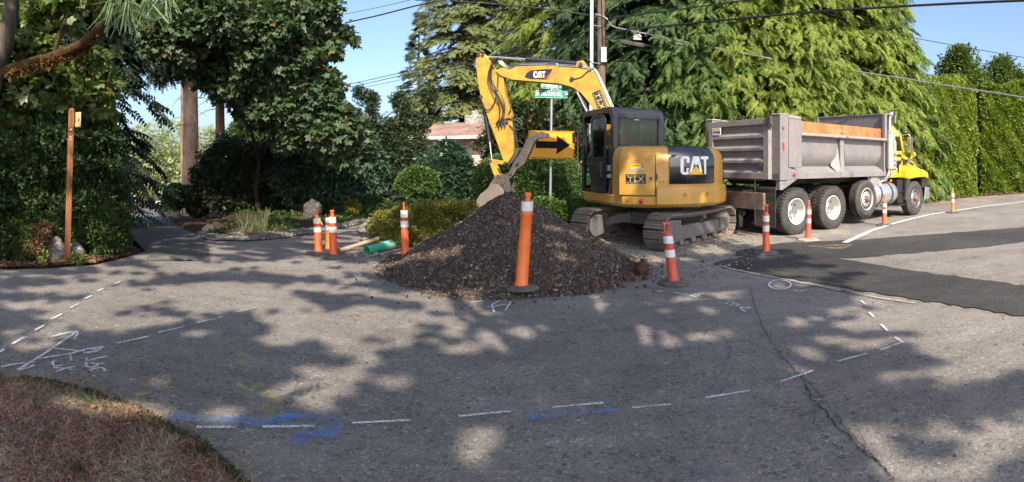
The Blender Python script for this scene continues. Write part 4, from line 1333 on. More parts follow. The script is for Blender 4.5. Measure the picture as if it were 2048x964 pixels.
# rear hood: everything behind and right of the cab
def hood_outline(r, xw, k=30, yl=-.30, yr=1.05):
    a0 = math.asin(min(.999, xw / r))
    pts = [(-xw, yl)]
    for i in range(k + 1):
        a = -a0 + 2 * a0 * i / k
        pts.append((r * math.sin(a), -r * math.cos(a)))
    pts += [(xw, yr), (.10, yr), (.10, yl)]
    return pts
ho = hood_outline(RT_ - .012, 1.215)
hd = MB()
def sc_(o, kx, ky): return [(x * kx, y if y > 0 else y * ky) for x, y in o]
hd.loft([[(x, y, .985) for x, y in ho], [(x, y, 1.66) for x, y in ho], [(x, y, 1.78) for x, y in sc_(ho, .985, .975)], [(x, y, 1.90) for x, y in sc_(ho, .94, .90)], [(x, y, 1.945) for x, y in sc_(ho, .86, .82)]])
hd.build('engine_hood', ylw, ex, ang=28)
def arc_panel(mb, a0, a1, z0, z1, r, k=14, th=.012, rings=None):
    """curved plate on the tail, angles in degrees from straight back (positive to the right)"""
    zs = rings or [(z0, 0), (z1, 0)]
    V, Fc = [], []
    A = [R(a0 + (a1 - a0) * i / k) for i in range(k + 1)]
    for z, dr_ in zs:
        for a in A: V.append(((r + th + dr_) * math.sin(a), -(r + th + dr_) * math.cos(a), z))
    for z, dr_ in zs:
        for a in A: V.append(((r + dr_ - .02) * math.sin(a), -(r + dr_ - .02) * math.cos(a), z))
    n = k + 1; m = len(zs)
    for j in range(m - 1):
        for i in range(k):
            Fc.append((j * n + i, j * n + i + 1, (j + 1) * n + i + 1, (j + 1) * n + i))
    off = n * m
    for i in range(k):
        Fc.append((i, off + i, off + i + 1, i + 1))
        Fc.append(((m - 1) * n + i, (m - 1) * n + i + 1, off + (m - 1) * n + i + 1, off + (m - 1) * n + i))
    for j in range(m - 1):
        Fc.append((j * n, (j + 1) * n, off + (j + 1) * n, off + j * n))
        Fc.append((j * n + k, off + j * n + k, off + (j + 1) * n + k, (j + 1) * n + k))
    return mb.add(V, Fc)
# azimuth of the line of sight seen from the machine: tail angle that faces the camera
gl_m = m_plain('gloss_black_panel', (.010, .011, .018), .10, dirt=.25, dirtcol=(.05, .05, .055), coat=1.0, scale=1.5)
# black engine door
PC = -1.0      # centre angle of the engine door
pn = MB()
arc_panel(pn, PC - 21.5, PC + 21.5, 1.20, 1.74, RT_, rings=[(1.225, -.006), (1.24, .004), (1.70, .004), (1.80, -.03), (1.90, -.11), (1.955, -.22)])
po = pn.build('engine_door', gl_m, ex, ang=40)
def wrap(mb, polys, cx_deg, cz, r, sx=1.0):
    """flat polygons (u,v in metres) wrapped on the tail cylinder; subdivided so they follow the curve"""
    for poly in polys:
        mb.add([(r * math.sin(R(cx_deg) + u * sx / r), -r * math.cos(R(cx_deg) + u * sx / r), cz + v) for u, v in poly], [list(range(len(poly)))])
def strips(poly_quads, n=5):
    out = []
    for (a, b_, c, d) in poly_quads:     # split each quad along u
        for i in range(n):
            t0, t1 = i / n, (i + 1) / n
            L = lambda p, q, t: (p[0] + (q[0] - p[0]) * t, p[1] + (q[1] - p[1]) * t)
            out.append([L(a, b_, t0), L(a, b_, t1), L(d, c, t1), L(d, c, t0)])
    return out
def cat_letters(h):
    """block letters C A T as quads, total height h, centred"""
    q = []
    s_ = h
    # C
    x0 = -.98 * s_
    q += [((x0 + .10 * s_, .5 * s_), (x0 + .48 * s_, .5 * s_), (x0 + .56 * s_, .36 * s_), (x0, .36 * s_)),
          ((x0, .36 * s_), (x0 + .20 * s_, .36 * s_), (x0 + .20 * s_, -.36 * s_), (x0, -.36 * s_)),
          ((x0, -.36 * s_), (x0 + .56 * s_, -.36 * s_), (x0 + .44 * s_, -.5 * s_), (x0 + .12 * s_, -.5 * s_)),
          ((x0 + .36 * s_, .36 * s_), (x0 + .56 * s_, .36 * s_), (x0 + .56 * s_, .14 * s_), (x0 + .36 * s_, .14 * s_)),
          ((x0 + .36 * s_, -.14 * s_), (x0 + .52 * s_, -.14 * s_), (x0 + .44 * s_, -.36 * s_), (x0 + .36 * s_, -.36 * s_)),
          # A
          ((-.20 * s_, .5 * s_), (.20 * s_, .5 * s_), (.10 * s_, .02 * s_), (-.10 * s_, .02 * s_)),
          ((-.20 * s_, .5 * s_), (-.04 * s_, .5 * s_), (-.26 * s_, -.36 * s_), (-.44 * s_, -.36 * s_)),
          ((.04 * s_, .5 * s_), (.20 * s_, .5 * s_), (.44 * s_, -.36 * s_), (.26 * s_, -.36 * s_)),
          # T
          ((.30 * s_, .5 * s_), (.92 * s_, .5 * s_), (.92 * s_, .34 * s_), (.34 * s_, .34 * s_)),
          ((.54 * s_, .34 * s_), (.74 * s_, .34 * s_), (.74 * s_, -.5 * s_), (.60 * s_, -.5 * s_))]
    tri = [((-.01 * s_, -.02 * s_), (.01 * s_, -.02 * s_), (.52 * s_, -.50 * s_), (-.52 * s_, -.50 * s_))]
    return q, tri
cl = MB()
q, tri = cat_letters(.345)
wrap(cl, strips(q), PC + .5, 1.575, RT_ + .0185)
cl.mi = 2
wrap(cl, strips([((-.02, .012), (.02, .012), (.200, -.190), (-.200, -.190))], 8), PC + .5, 1.575, RT_ + .0192)
cl.mi = 1
wrap(cl, strips(tri, 8), PC + .5, 1.575, RT_ + .0200)
cl.build('logo', [whitep, yelp, blk], po, smooth=False)
# counterweight bulge below the engine door
cw = MB()
arc_panel(cw, -32, 48, .80, 1.19, RT_, 22, .06, rings=[(.80, -.05), (.85, .0), (1.05, .0), (1.165, -.015), (1.19, -.05)])
cw.build('counterweight', ylw, ex, ang=35, bev=.006)
bt = MB()
for a in (-11, 8.5):
    d = Vector((math.sin(R(a)), -math.cos(R(a)), 0))
    bt.lathe([(.001, .0), (.022, .0), (.022, -.01), (.034, -.012), (.034, .006), (.040, .006), (.040, -.02)], d * (RT_ + .068) + Vector((0, 0, 1.02)), d, 16)
bt.build('lifting_plug', ylw_w, ex)
# left side door (under the rear window), its seam and handle
sdm = MB()
arc_panel(sdm, -62.5, -33.5, 1.03, 1.66, RT_, 12, .010, rings=[(1.015, 0), (1.66, 0), (1.775, -.028), (1.885, -.10)])
sp = sdm.build('side_door', ylw, ex, ang=40, bev=.006)
d2 = MB()
arc_panel(d2, -34.2, -32.8, 1.0, 1.7, RT_, 2, .004, rings=[(1.0, 0), (1.66, 0), (1.78, -.028)])
arc_panel(d2, -62.5, -33.2, 1.002, 1.012, RT_, 10, .006)
d2.build('door_seam', blk_r, ex)
hl = MB()
a = R(-36.5); d = Vector((math.sin(a), -math.cos(a), 0))
hl.cyl(d * RT_ + Vector((0, 0, 1.34)), d * (RT_ + .03) + Vector((0, 0, 1.34)), .022, n=14)
hl.box(Vector((math.sin(R(-32.4)), -math.cos(R(-32.4)), 0)) * (RT_ + .01) + Vector((0, 0, 1.36)), (.03, .03, .12), Matrix.Rotation(R(-32.4), 3, 'Z'))
hl.build('latch', dkgrey, sp)
# TLX plate and dealer sticker
gold = m_plain('gold_lettering', (.62, .48, .20), .4, dirt=.2)
tp = MB()
wrap(tp, strips([((-.20, .10), (.20, .10), (.20, -.10), (-.20, -.10))], 8), -48.5, 1.32, RT_ + .0135)
tp.mi = 1
bars = []
for z0, z1, x0, x1 in ((.052, .060, -.18, .18), (-.060, -.052, -.18, .18)): bars.append(((x0, z1), (x1, z1), (x1, z0), (x0, z0)))
for i in range(13):
    x = -.165 + i * .0275
    for z in (.076, -.076): bars.append(((x - .007, z + .008), (x + .007, z + .008), (x + .007, z - .008), (x - .007, z - .008)))
def rect(x0, x1, z0, z1): return ((x0, z1), (x1, z1), (x1, z0), (x0, z0))
bars += [rect(-.16, -.05, .028, .040), rect(-.112, -.098, -.042, .028), rect(-.128, -.082, -.046, -.038), rect(-.02, -.006, -.042, .040), rect(-.038, .012, .036, .044), rect(-.038, .045, -.046, -.034), rect(.04, .046, -.046, -.015),
         ((.055, .042), (.075, .042), (.165, -.044), (.140, -.044)), ((.135, .042), (.158, .042), (.080, -.044), (.052, -.044)), rect(.045, .085, .036, .044), rect(.125, .17, .036, .044)]
wrap(tp, strips(bars, 2), -48.5, 1.32, RT_ + .0150)
tp.mi = 2
for z in (.0985, -.1015): wrap(tp, strips([rect(-.203, .203, z, z + .004)], 8), -48.5, 1.32, RT_ + .0152)
tp.mi = 3
wrap(tp, strips([rect(-.135, .135, -.015, .062)], 6), -47.0, 1.545, RT_ + .0135)
tp.mi = 2
wrap(tp, strips([rect(-.135, .135, -.058, -.016)], 6), -47.0, 1.545, RT_ + .0135)
tp.mi = 4
wrap(tp, strips([rect(.07, .13, -.008, .055), rect(-.13, .13, -.052, -.026)], 6), -47.0, 1.545, RT_ + .0145)
tp.mi = 0
for i in range(7): wrap(tp, [rect(-.09 + i * .018, -.078 + i * .018, .018, .034)], -47.0, 1.545, RT_ + .0147)
tp.mi = 2
for i in range(15): wrap(tp, [rect(-.12 + i * .0165, -.109 + i * .0165, -.046, -.034)], -47.0, 1.545, RT_ + .0155)
q, tri = cat_letters(.034)
wrap(tp, q, -42.6, 1.570, RT_ + .0155)
for u0 in (-1, 1):
    pass
tp.build('name_plate', [blk, gold, whitep, yelp, dkgrey], sp, smooth=False)
st = MB()
for aa, z in ((-27.5, 1.285), (31, 1.30)):
    wrap(st, strips([rect(-.05, .05, -.02, .02)], 3), aa, z, RT_ + .004)
st.mi = 1
for aa, z in ((-27.5, 1.285), (31, 1.30)):
    wrap(st, [[(-.042, -.012), (-.022, -.012), (-.032, .012)], rect(-.005, .035, -.010, .010)], aa, z, RT_ + .006)
st.build('warning_sticker', [yelp, dkgrey], ex, smooth=False)
rf = MB()
for aa in (-44, 42):
    d = Vector((math.sin(R(aa)), -math.cos(R(aa)), 0))
    rf.lathe([(.001, .016), (.03, .014), (.042, .008), (.045, -.01)], d * (RT_ + (.002 if aa < 0 else .06)) + Vector((0, 0, .90)), d, 20)
rf.build('reflector', redp, ex)
vt = MB()
for i in range(13):
    z = 1.12 + i * .052
    arc_panel(vt, 46, 60, z, z + .022, RT_, 6, .012)
vt.build('vent', blk_r, ex)

# ---- cab
CX0, CX1, CY0, CY1, CZ0, CZ1 = -1.18, .0, -.27, 1.24, 1.0, 2.75
cb = MB()
# pillars, sills and roof
def rrect_yz(y0, y1, z0, z1, r, n=5, lo=.03):
    pts = []
    for cy, cz, a0, rr in ((y1 - r, z1 - r, 0, r), (y0 + r, z1 - r, 90, r), (y0 + lo, z0 + lo, 180, lo), (y1 - lo, z0 + lo, 270, lo)):
        for i in range(n + 1):
            a = R(a0 + 90 * i / n)
            pts.append((cy + rr * math.cos(a), cz + rr * math.sin(a)))
    return pts
def frame_ring(mb, x0, x1, outer, inner):
    n = len(outer)
    A = [(x0, y, z) for y, z in outer]; B = [(x0, y, z) for y, z in inner]; C_ = [(x1, y, z) for y, z in outer]; D_ = [(x1, y, z) for y, z in inner]
    fs = []
    for i in range(n):
        j = (i + 1) % n
        fs += [(i, j, n + j, n + i), (2 * n + i, 3 * n + i, 3 * n + j, 2 * n + j), (i, 2 * n + i, 2 * n + j, j), (n + i, n + j, 3 * n + j, 3 * n + i)]
    mb.add(A + B + C_ + D_, fs)
outer = rrect_yz(CY0, CY1, CZ0, CZ1, .20)
inner = rrect_yz(CY0 + .13, CY1 - .07, CZ0 + .07, CZ1 - .12, .14)
frame_ring(cb, CX0, CX0 + .09, outer, inner)
frame_ring(cb, CX1 - .09, CX1, outer, inner)
# roof skin
roofp = [p for p in rrect_yz(CY0, CY1, CZ0, CZ1, .20) if p[1] > CZ1 - .205]
rp = roofp + [(y * .985 + .004, z - .055) for y, z in reversed(roofp)]
cb.prism(rp, CX0 + .085, CX1 - .085, 'x')
# rear wall: lower panel, header, side posts around the rear window
cb.bb(CX0 + .085, CX1 - .085, CY0 + .005, CY0 + .05, CZ0, 1.98)
cb.bb(CX0 + .085, CX1 - .085, CY0 + .005, CY0 + .05, 2.57, 2.63)
cb.bb(CX0 + .085, CX0 + .13, CY0 + .007, CY0 + .05, 1.98, 2.58)
cb.bb(CX1 - .13, CX1 - .085, CY0 + .007, CY0 + .05, 1.98, 2.58)
# front sill and posts, floor
cb.bb(CX0 + .085, CX1 - .085, CY1 - .06, CY1 - .01, CZ0, CZ0 + .14)
cb.bb(CX0 + .05, CX1 - .05, CY0 + .06, CY1 - .06, CZ0 + .005, CZ0 + .05)
cb.bb(CX1 - .07, CX1 - .03, CY0 + .05, CY1 - .1, CZ0 + .05, 1.72)
# lower black side panel behind the door
cb.bb(CX0 + .002, CX0 + .08, CY0 + .13, CY0 + .34, CZ0 + .07, 1.90)
cab = cb.build('cab', blk, ex, bev=.018, ang=50)
gw = MB()
gw.bb(CX0 + .131, CX1 - .131, CY0 + .018, CY0 + .024, 1.981, 2.569)
gw.build('rear_window', glass_d, cab)
gw = MB()
gw.bb(CX1 - .06, CX1 - .054, CY0 + .135, CY1 - .08, 1.72, CZ1 - .13)
gw.bb(CX0 + .09, CX1 - .09, CY1 - .04, CY1 - .034, CZ0 + .15, CZ1 - .16)
gw.build('side_window', glass, cab)
gk = MB()
gk.bb(CX0 + .12, CX1 - .12, CY0 - .002, CY0 + .012, 1.965, 1.985); gk.bb(CX0 + .12, CX1 - .12, CY0 - .002, CY0 + .012, 2.565, 2.585)
gk.bb(CX0 + .12, CX0 + .14, CY0 - .002, CY0 + .012, 1.985, 2.565); gk.bb(CX1 - .14, CX1 - .12, CY0 - .002, CY0 + .012, 1.985, 2.565)
gk.build('window_seal', blk_r, cab)
sk = MB()
sk.bb(-.71, -.60, CY0 + .012, CY0 + .016, 2.49, 2.54)
sk.build('sticker', m_plain('pale_sticker', (.45, .72, .70), .5, dirt=.1), cab)
# door: hinged at the rear post, standing a little open
dM = Matrix.Translation((CX0 - .012, CY0 + .27, 0)) @ Matrix.Rotation(R(4), 4, 'Z')
dr = MB(); dr.M = dM
o_ = rrect_yz(0, .62, CZ0 + .03, CZ1 - .14, .16)
i_ = rrect_yz(.055, .565, 1.70, CZ1 - .20, .11)
frame_ring(dr, -.035, .0, o_, i_)
dr.bb(-.030, -.005, .06, .56, CZ0 + .12, 1.60)
dr.bb(-.045, .02, .02, .60, 1.60, 1.66)
door = dr.build('cab_door', blk, ex, bev=.01, ang=50)
gd = MB(); gd.M = dM
gd.bb(-.02, -.014, .06, .56, 1.665, CZ1 - .21)
gd.build('door_glass', glass, door)
gd = MB(); gd.M = dM
gd.bb(-.033, -.0305, .12, .50, CZ0 + .18, 1.56)
gd.build('door_panel', m_plain('grimy_glass', (.07, .075, .072), .3, dirt=.8, dirtcol=(.16, .15, .13), scale=5), door)
gd = MB(); gd.M = dM
gd.tube([(-.07, .08, 1.62), (-.09, .10, 1.55), (-.09, .10, 1.40), (-.06, .08, 1.34)], .016, 8)
gd.box((-.05, .30, 1.72), (.03, .5, .03))
gd.box((-.055, .16, 1.55), (.05, .14, .20))
gd.build('handle', dkgrey, door)
# cab side decals
dc = MB()
M0 = Matrix.Translation((CX0 - .003, CY0 + .20, 1.52)) @ Matrix(((0, 0, -1, 0), (-1, 0, 0, 0), (0, 1, 0, 0), (0, 0, 0, 1)))
q, tri = cat_letters(.11)
for poly in q: dc.add([M0 @ Vector((u, v, 0)) for u, v in poly], [(0, 1, 2, 3)])
dc.text('308E', .11, M0 @ Matrix.Translation((0, -.16, 0)), .003)
dc.mi = 1
for poly in tri: dc.add([M0 @ Vector((u, v, .002)) for u, v in poly], [(0, 1, 2, 3)])
dc.mi = 2
dc.add([(CX0 - .006, CY0 + .02, 1.30), (CX0 - .006, CY0 + .06, 1.30), (CX0 - .006, CY0 + .24, 1.0), (CX0 - .006, CY0 + .17, 1.0)], [(0, 1, 2, 3)])
dc.build('decal', [whitep, yelp, redp], cab, smooth=False)
# interior
it = MB()
it.bb(-.86, -.40, .02, .16, 1.42, 2.10); it.bb(-.88, -.38, .10, .58, 1.35, 1.50); it.bb(-.80, -.46, .12, .5, 1.05, 1.35)
it.bb(-.76, -.50, .03, .14, 2.10, 2.28)
it.build('operator_seat', blk_r, cab, bev=.04)
it = MB()
it.box((-.93, .35, 1.62), (.12, .45, .10)); it.box((-.33, .35, 1.62), (.12, .45, .10))
it.cyl((-.93, .5, 1.65), (-.93, .56, 1.86), .022, .03, 8); it.cyl((-.33, .5, 1.65), (-.33, .56, 1.86), .022, .03, 8)
it.cyl((-.6, .95, 1.05), (-.6, .90, 1.7), .02, .02, 8)
it.build('control_lever', dkgrey, cab, bev=.01)
vest = MB()
vest.prism([(.05, 2.02), (.22, 2.06), (.30, 1.95), (.26, 1.55), (.12, 1.50), (.04, 1.7)], -.97, -.93, 'x')
vest.build('safety_vest', m_plain('vest_yellow', (.60, .48, .05), .7), cab)
orr = MB()
orr.loft([[(-.99, -.19, 1.99), (-.83, -.19, 1.99), (-.83, -.10, 1.99), (-.99, -.10, 1.99)], [(-.97, -.18, 2.19), (-.87, -.18, 2.19), (-.87, -.11, 2.19), (-.97, -.11, 2.19)]])
orr.build('orange_container', orp, cab, bev=.015)
# rail, mirror, aerial, roof screws
rl = MB()
rl.tube([(CX0 - .03, CY1 - .02, 1.12), (CX0 - .06, CY1 + .08, 1.3), (CX0 - .06, CY1 + .10, 2.35), (CX0 - .0, CY1 - .04, 2.45)], .013, 8)
rl.tube([(CX0 - .0, CY1 - .04, 2.30), (CX0 - .10, CY1 + .16, 2.32), (CX0 - .13, CY1 + .2, 2.2)], .010, 6)
rl.tube([(CX0 + .06, CY0 + .18, CZ1), (CX0 + .05, CY0 + .16, CZ1 + .34)], .005, 5)
rl.build('handrail', dkgrey, ex)
mr = MB()
mr.box((CX0 - .06, CY1 + .20, 2.18), (.16, .06, .24))
mr.mi = 1
mr.box((CX0 - .07, CY1 + .165, 2.14), (.05, .012, .12))
mr.build('mirror', [blk, m_plain('red_light', (.22, .03, .025), .3)], ex, bev=.02)

# ---- boom, stick, linkage and bucket: traced in the plane of the boom, with their own thickness
FOOT_L = Vector((.30, 1.22, 0))
boomM = Matrix.Translation(FOOT_L) @ LM(BOOM_AZ)      # local +Y runs along the boom
Mworld = Matrix.Translation(EX) @ Matrix.Rotation(R(-BODY_AZ), 4, 'Z')
footW = Mworld @ FOOT_L
bdir = Vector((math.sin(R(BOOM_AZ)), math.cos(R(BOOM_AZ)), 0))
bn = Vector((bdir.y, -bdir.x, 0))
def BP(px, py):
    """(distance along boom, height) of the photograph's point on the boom plane"""
    a = (px - CX) / F
    d = Vector((math.sin(a), math.cos(a), 0))
    s_ = footW.dot(bn) / d.dot(bn)
    P = d * s_
    return ((P - footW).dot(bdir), CAMH + (HZ - py) / F * s_)
def BPS(*a): return [BP(*p) for p in a]
def bprism(name, pts, x0, x1, mat, parent=ex, bev=.012, **k):
    mb = MB(); mb.M = boomM
    mb.prism(BPS(*pts), x0, x1, 'x')
    return mb.build(name, mat, parent, bev=bev, **k)
def b3(px, py, x=0.0):
    y, z = BP(px, py)
    return Vector((x, y, z))
boom = bprism('boom', [(994, 144), (1003, 139), (1012, 136), (1055, 134), (1107, 132), (1148, 134), (1170, 138), (1190, 146), (1207, 174), (1224, 214), (1242, 270), (1262, 352), (1238, 356), (1222, 310), (1200, 250), (1189, 220), (1178, 205), (1165, 189), (1146, 176), (1120, 169), (1060, 164), (1027, 161), (1003, 153)], -.14, .14, ylw_w, ang=25)
stick = bprism('stick', [(953, 124), (957, 113), (964, 108), (972, 110), (982, 124), (992, 138), (1009, 152), (1012, 186), (1025, 228), (1029, 275), (1029, 308), (1018, 326), (1010, 324), (998, 290), (978, 235), (964, 194), (958, 160)], -.11, .11, ylw_w, ang=25)
def pin(px, py, x0, x1, r, mat, parent, name='pin'):
    mb = MB(); mb.M = boomM
    for (a, b_) in (px, py) if isinstance(px, tuple) else ((px, py),):
        pass
    mb.cyl(b3(px, py, x0), b3(px, py, x1), r, n=16)
    return mb.build(name, mat, parent, bev=.004)
for q_ in ((960, 112), (968, 112), (1000, 147), (965, 195)): pin(*q_, -.13, .13, .045, dkgrey, stick)
for q_ in ((1155, 186), (1163, 131)): pin(*q_, -.17, .17, .05, dkgrey, boom)
# stick ram on top of the boom
cy = MB(); cy.M = boomM
cy.cyl(b3(968, 113), b3(1056, 119), .030, n=14)
cy.build('ram_rod', chrome, boom)
cy = MB(); cy.M = boomM
cy.cyl(b3(1052, 119), b3(1160, 128), .062, n=18); cy.cyl(b3(1052, 119), b3(1057, 119.4), .07, n=18)
cy.build('ram_barrel', blk, boom)
br = MB(); br.M = boomM
br.prism(BPS((1152, 136), (1156, 124), (1168, 122), (1180, 140)), -.10, -.07, 'x'); br.prism(BPS((1152, 136), (1156, 124), (1168, 122), (1180, 140)), .07, .10, 'x')
br.build('bracket', ylw_w, boom, bev=.004)
# bucket ram on the outer side of the stick
cy = MB(); cy.M = boomM
cy.cyl(b3(966, 196), b3(979, 284), .052, n=16)
cy.build('ram_barrel', blk, stick)
cy = MB(); cy.M = boomM
cy.cyl(b3(979, 282), b3(984, 322), .028, n=12)
cy.build('ram_rod', chrome, stick)
# thumb ram
cy = MB(); cy.M = boomM
cy.cyl(b3(1025, 234), b3(1033, 285), .045, n=14); cy.cyl(b3(1033, 285), b3(1036, 298), .026, n=10)
cy.build('ram_barrel', blk, stick)
# boom ram (below the boom, down to the foot)
cy = MB(); cy.M = boomM
for x in (-.20, .20):
    cy.cyl(b3(1156, 186, x), b3(1192, 258, x), .028, n=12)
cy.build('ram_rod', chrome, boom)
cy = MB(); cy.M = boomM
for x in (-.20, .20):
    cy.cyl(b3(1190, 254, x), b3(1225, 345, x), .055, n=14)
cy.build('ram_barrel', blk, boom)
sw = MB(); sw.M = boomM
sw.prism(BPS((1225, 340), (1265, 340), (1270, 400), (1235, 402)), -.22, .22, 'x')
sw.build('swing_post', frame_m, ex, bev=.02)
# links
lk = MB(); lk.M = boomM
for x in (-.13, .10):
    lk.prism(BPS((981, 318), (988, 319), (1013, 322), (1013, 329), (988, 327), (982, 326)), x, x + .03, 'x')
    lk.prism(BPS((982, 324), (990, 325), (1003, 350), (997, 358), (989, 346)), x - .0, x + .028, 'x')
lk.build('linkage', ylw_w, stick, bev=.005)
for q_ in ((984, 322), (1013, 326), (999, 352)): pin(*q_, -.15, .15, .038, dkgrey, stick)
qc = bprism('quick_coupler', [(987, 364), (990, 352), (998, 347), (1010, 349), (1022, 345), (1030, 349), (1024, 357), (1006, 361), (996, 365)], -.12, .12, rusty)
th = MB(); th.M = boomM
tpz = BPS((1098, 270), (1096, 266), (1085, 264), (1071, 266), (1060, 272), (1053, 282), (1047, 297), (1038, 312), (1030, 322), (1024, 336), (1019, 346), (1024, 352), (1030, 350), (1035, 339), (1044, 333), (1052, 326), (1057, 314), (1063, 301), (1069, 287), (1076, 278), (1086, 276), (1096, 275))
th.prism(tpz, -.085, -.05, 'x'); th.prism(tpz, .05, .085, 'x')
for t_ in ((1083, 270), (1058, 286), (1046, 312), (1036, 330)):
    th.cyl(b3(*t_, -.06), b3(*t_, .06), .035, n=10)
for t_ in ((1053, 285), (1050, 292), (1047, 300), (1044, 307)):
    th.cyl(b3(*t_, -.087), b3(t_[0] + 9, t_[1] + 3, -.087), .010, n=5)
th.build('thumb', rusty, ex, bev=.008)
for q_ in ((1038, 326), (1024, 347)): pin(*q_, -.15, .15, .035, dkgrey, ex)
bprism('thumb_bracket', [(1012, 325), (1022, 314), (1034, 296), (1040, 298), (1037, 310), (1026, 325), (1018, 331)], -.07, .07, dkgrey)
bk = MB(); bk.M = boomM
side = BPS((990, 366), (984, 376), (970, 387), (963, 398), (962, 412), (968, 430), (984, 446), (1006, 452), (1024, 446), (1034, 436), (1022, 428), (1018, 405), (1016, 380), (1004, 368))
bk.prism(side, -.36, -.335, 'x'); bk.prism(side, .335, .36, 'x')
back = BPS((990, 366), (984, 376), (970, 387), (963, 398), (962, 412), (968, 430), (984, 446), (1006, 452), (1024, 446))
backi = [(y * 1.0 - .0, z + .025) for y, z in back]
cyy = sum(p[0] for p in back) / len(back); czz = sum(p[1] for p in back) / len(back) + .1
inn = [(p[0] + (cyy - p[0]) * .06, p[1] + (czz - p[1]) * .06) for p in back]
for (a, b_, c, d) in zip(back[:-1], back[1:], inn[1:], inn[:-1]):
    bk.prism([a, b_, c, d], -.345, .345, 'x')
for i in range(4):
    x = -.27 + i * .18
    bk.prism([BP(1024, 446), BP(1034, 436), BP(1030, 452)], x - .03, x + .03, 'x')
bk.build('bucket', m_plain('worn_bucket_steel', (.24, .20, .175), .45, metal=.3, dirt=.8, dirtcol=(.16, .12, .09), scale=5), ex, bev=.006)
er = MB(); er.M = boomM
ear = BPS((985, 378), (985, 366), (992, 358), (1008, 352), (1020, 354), (1025, 366), (1024, 384), (1012, 382), (1002, 372), (994, 376))
er.prism(ear, -.20, -.16, 'x'); er.prism(ear, .16, .20, 'x')
er.cyl(b3(1011, 366, -.22), b3(1011, 366, .22), .045, n=14); er.cyl(b3(988, 371, -.22), b3(988, 371, .22), .04, n=14)
er.build('bucket_ear', rusty, ex, bev=.006)
# hoses and hard lines
hs = MB(); hs.M = boomM
def curve_px(pts, x, n=8):
    P = [b3(a, b_, x) for a, b_ in pts]
    out = []
    for i in range(len(P) - 1):
        p0, p1, p2, p3 = P[max(0, i - 1)], P[i], P[i + 1], P[min(len(P) - 1, i + 2)]
        for k in range(n):
            t = k / n
            out.append(.5 * ((2 * p1) + (p2 - p0) * t + (2 * p0 - 5 * p1 + 4 * p2 - p3) * t * t + (3 * p1 - p0 - 3 * p2 + p3) * t ** 3))
    out.append(P[-1])
    return out
for x, pts in ((-.17, [(1000, 118), (988, 128), (983, 150), (988, 175), (1000, 190), (1010, 215), (1008, 235), (1000, 246)]), (-.20, [(1004, 120), (992, 130), (986, 152), (993, 172), (1006, 190), (1014, 212), (1012, 236), (1004, 248)]),
               (-.19, [(1003, 121), (990, 134), (988, 158), (998, 188), (1004, 214), (1003, 238), (996, 250)]), (-.16, [(1000, 150), (999, 175), (993, 205), (982, 221), (972, 216), (966, 200)]),
               (-.15, [(1012, 162), (1022, 186), (1027, 205), (1024, 222), (1020, 228)]), (-.21, [(998, 126), (985, 140), (982, 160), (992, 186), (1002, 204)]), (-.14, [(1002, 246), (1018, 238), (1030, 240), (1040, 244), (1046, 252), (1042, 260), (1030, 258), (1022, 250)]),
               (-.13, [(1026, 236), (1040, 238), (1048, 248), (1040, 256)]), (-.1, [(1160, 122), (1172, 119), (1184, 126), (1190, 136)]), (-.15, [(1150, 160), (1165, 156), (1176, 146), (1190, 140)])):
    hs.tube(curve_px(pts, x), .014, 6)
hs.build('hose', hose_m, boom)
ln = MB(); ln.M = boomM
for x, dy in ((-.145, 0), (-.145, 3), (.12, -2)):
    ln.tube(curve_px([(999, 122 + dy), (1010, 131 + dy), (1022, 136 + dy), (1034, 131 + dy), (1052, 129 + dy), (1110, 128.5 + dy), (1120, 131 + dy), (1150, 133 + dy), (1180, 137 + dy), (1192, 142 + dy), (1203, 166 + dy), (1222, 212 + dy), (1228, 232)], x, 4), .011, 6)
for x, dy in ((-.06, 0), (.02, 0)):
    ln.tube(curve_px([(1180, 136), (1191, 141), (1204, 163), (1226, 212), (1232, 232)], x, 4), .014, 6)
ln.build('hydraulic_line', chrome, boom)
cm = MB(); cm.M = boomM
cm.prism(BPS((996, 244), (1018, 240), (1020, 246), (998, 251)), -.16, -.11, 'x')
for a in ((1000, 248), (1006, 246), (1012, 245)):
    cm.cyl(b3(a[0], a[1], -.17), b3(a[0] + 3, a[1] + 10, -.17), .016, n=8)
cm.build('hose_clamp', dkgrey, stick, bev=.004)
kn = MB(); kn.M = boomM
kn.cyl(b3(1146, 160, -.18), b3(1146, 160, -.14), .05, n=16)
kn.build('work_light', blk, boom, bev=.008)
# decals on the boom
db = MB(); db.M = boomM
xd = -.1445
def dpoly(pts, mi, dx=0):
    db.mi = mi
    db.add([(xd - dx, *BP(*p)) for p in pts], [list(range(len(pts)))])
dpoly([(1052, 156), (1056, 148), (1064, 143), (1082, 141), (1108, 140), (1096, 161), (1064, 160)], 0)
dpoly([(1108, 140), (1104, 147), (1090, 161), (1095, 161)], 3, .002)
q, tri = cat_letters(.15)
c0 = BP(1082, 151); tilt = -.03
# letters read left to right from the camera side: local +Y runs to the image's left
for poly in q:
    db.mi = 1; db.add([(xd - .003, c0[0] - u * 1.0, c0[1] + v + tilt * u) for u, v in poly], [(0, 1, 2, 3)])
for poly in tri:
    db.mi = 2; db.add([(xd - .005, c0[0] - u, c0[1] + v) for u, v in poly], [(0, 1, 2, 3)])
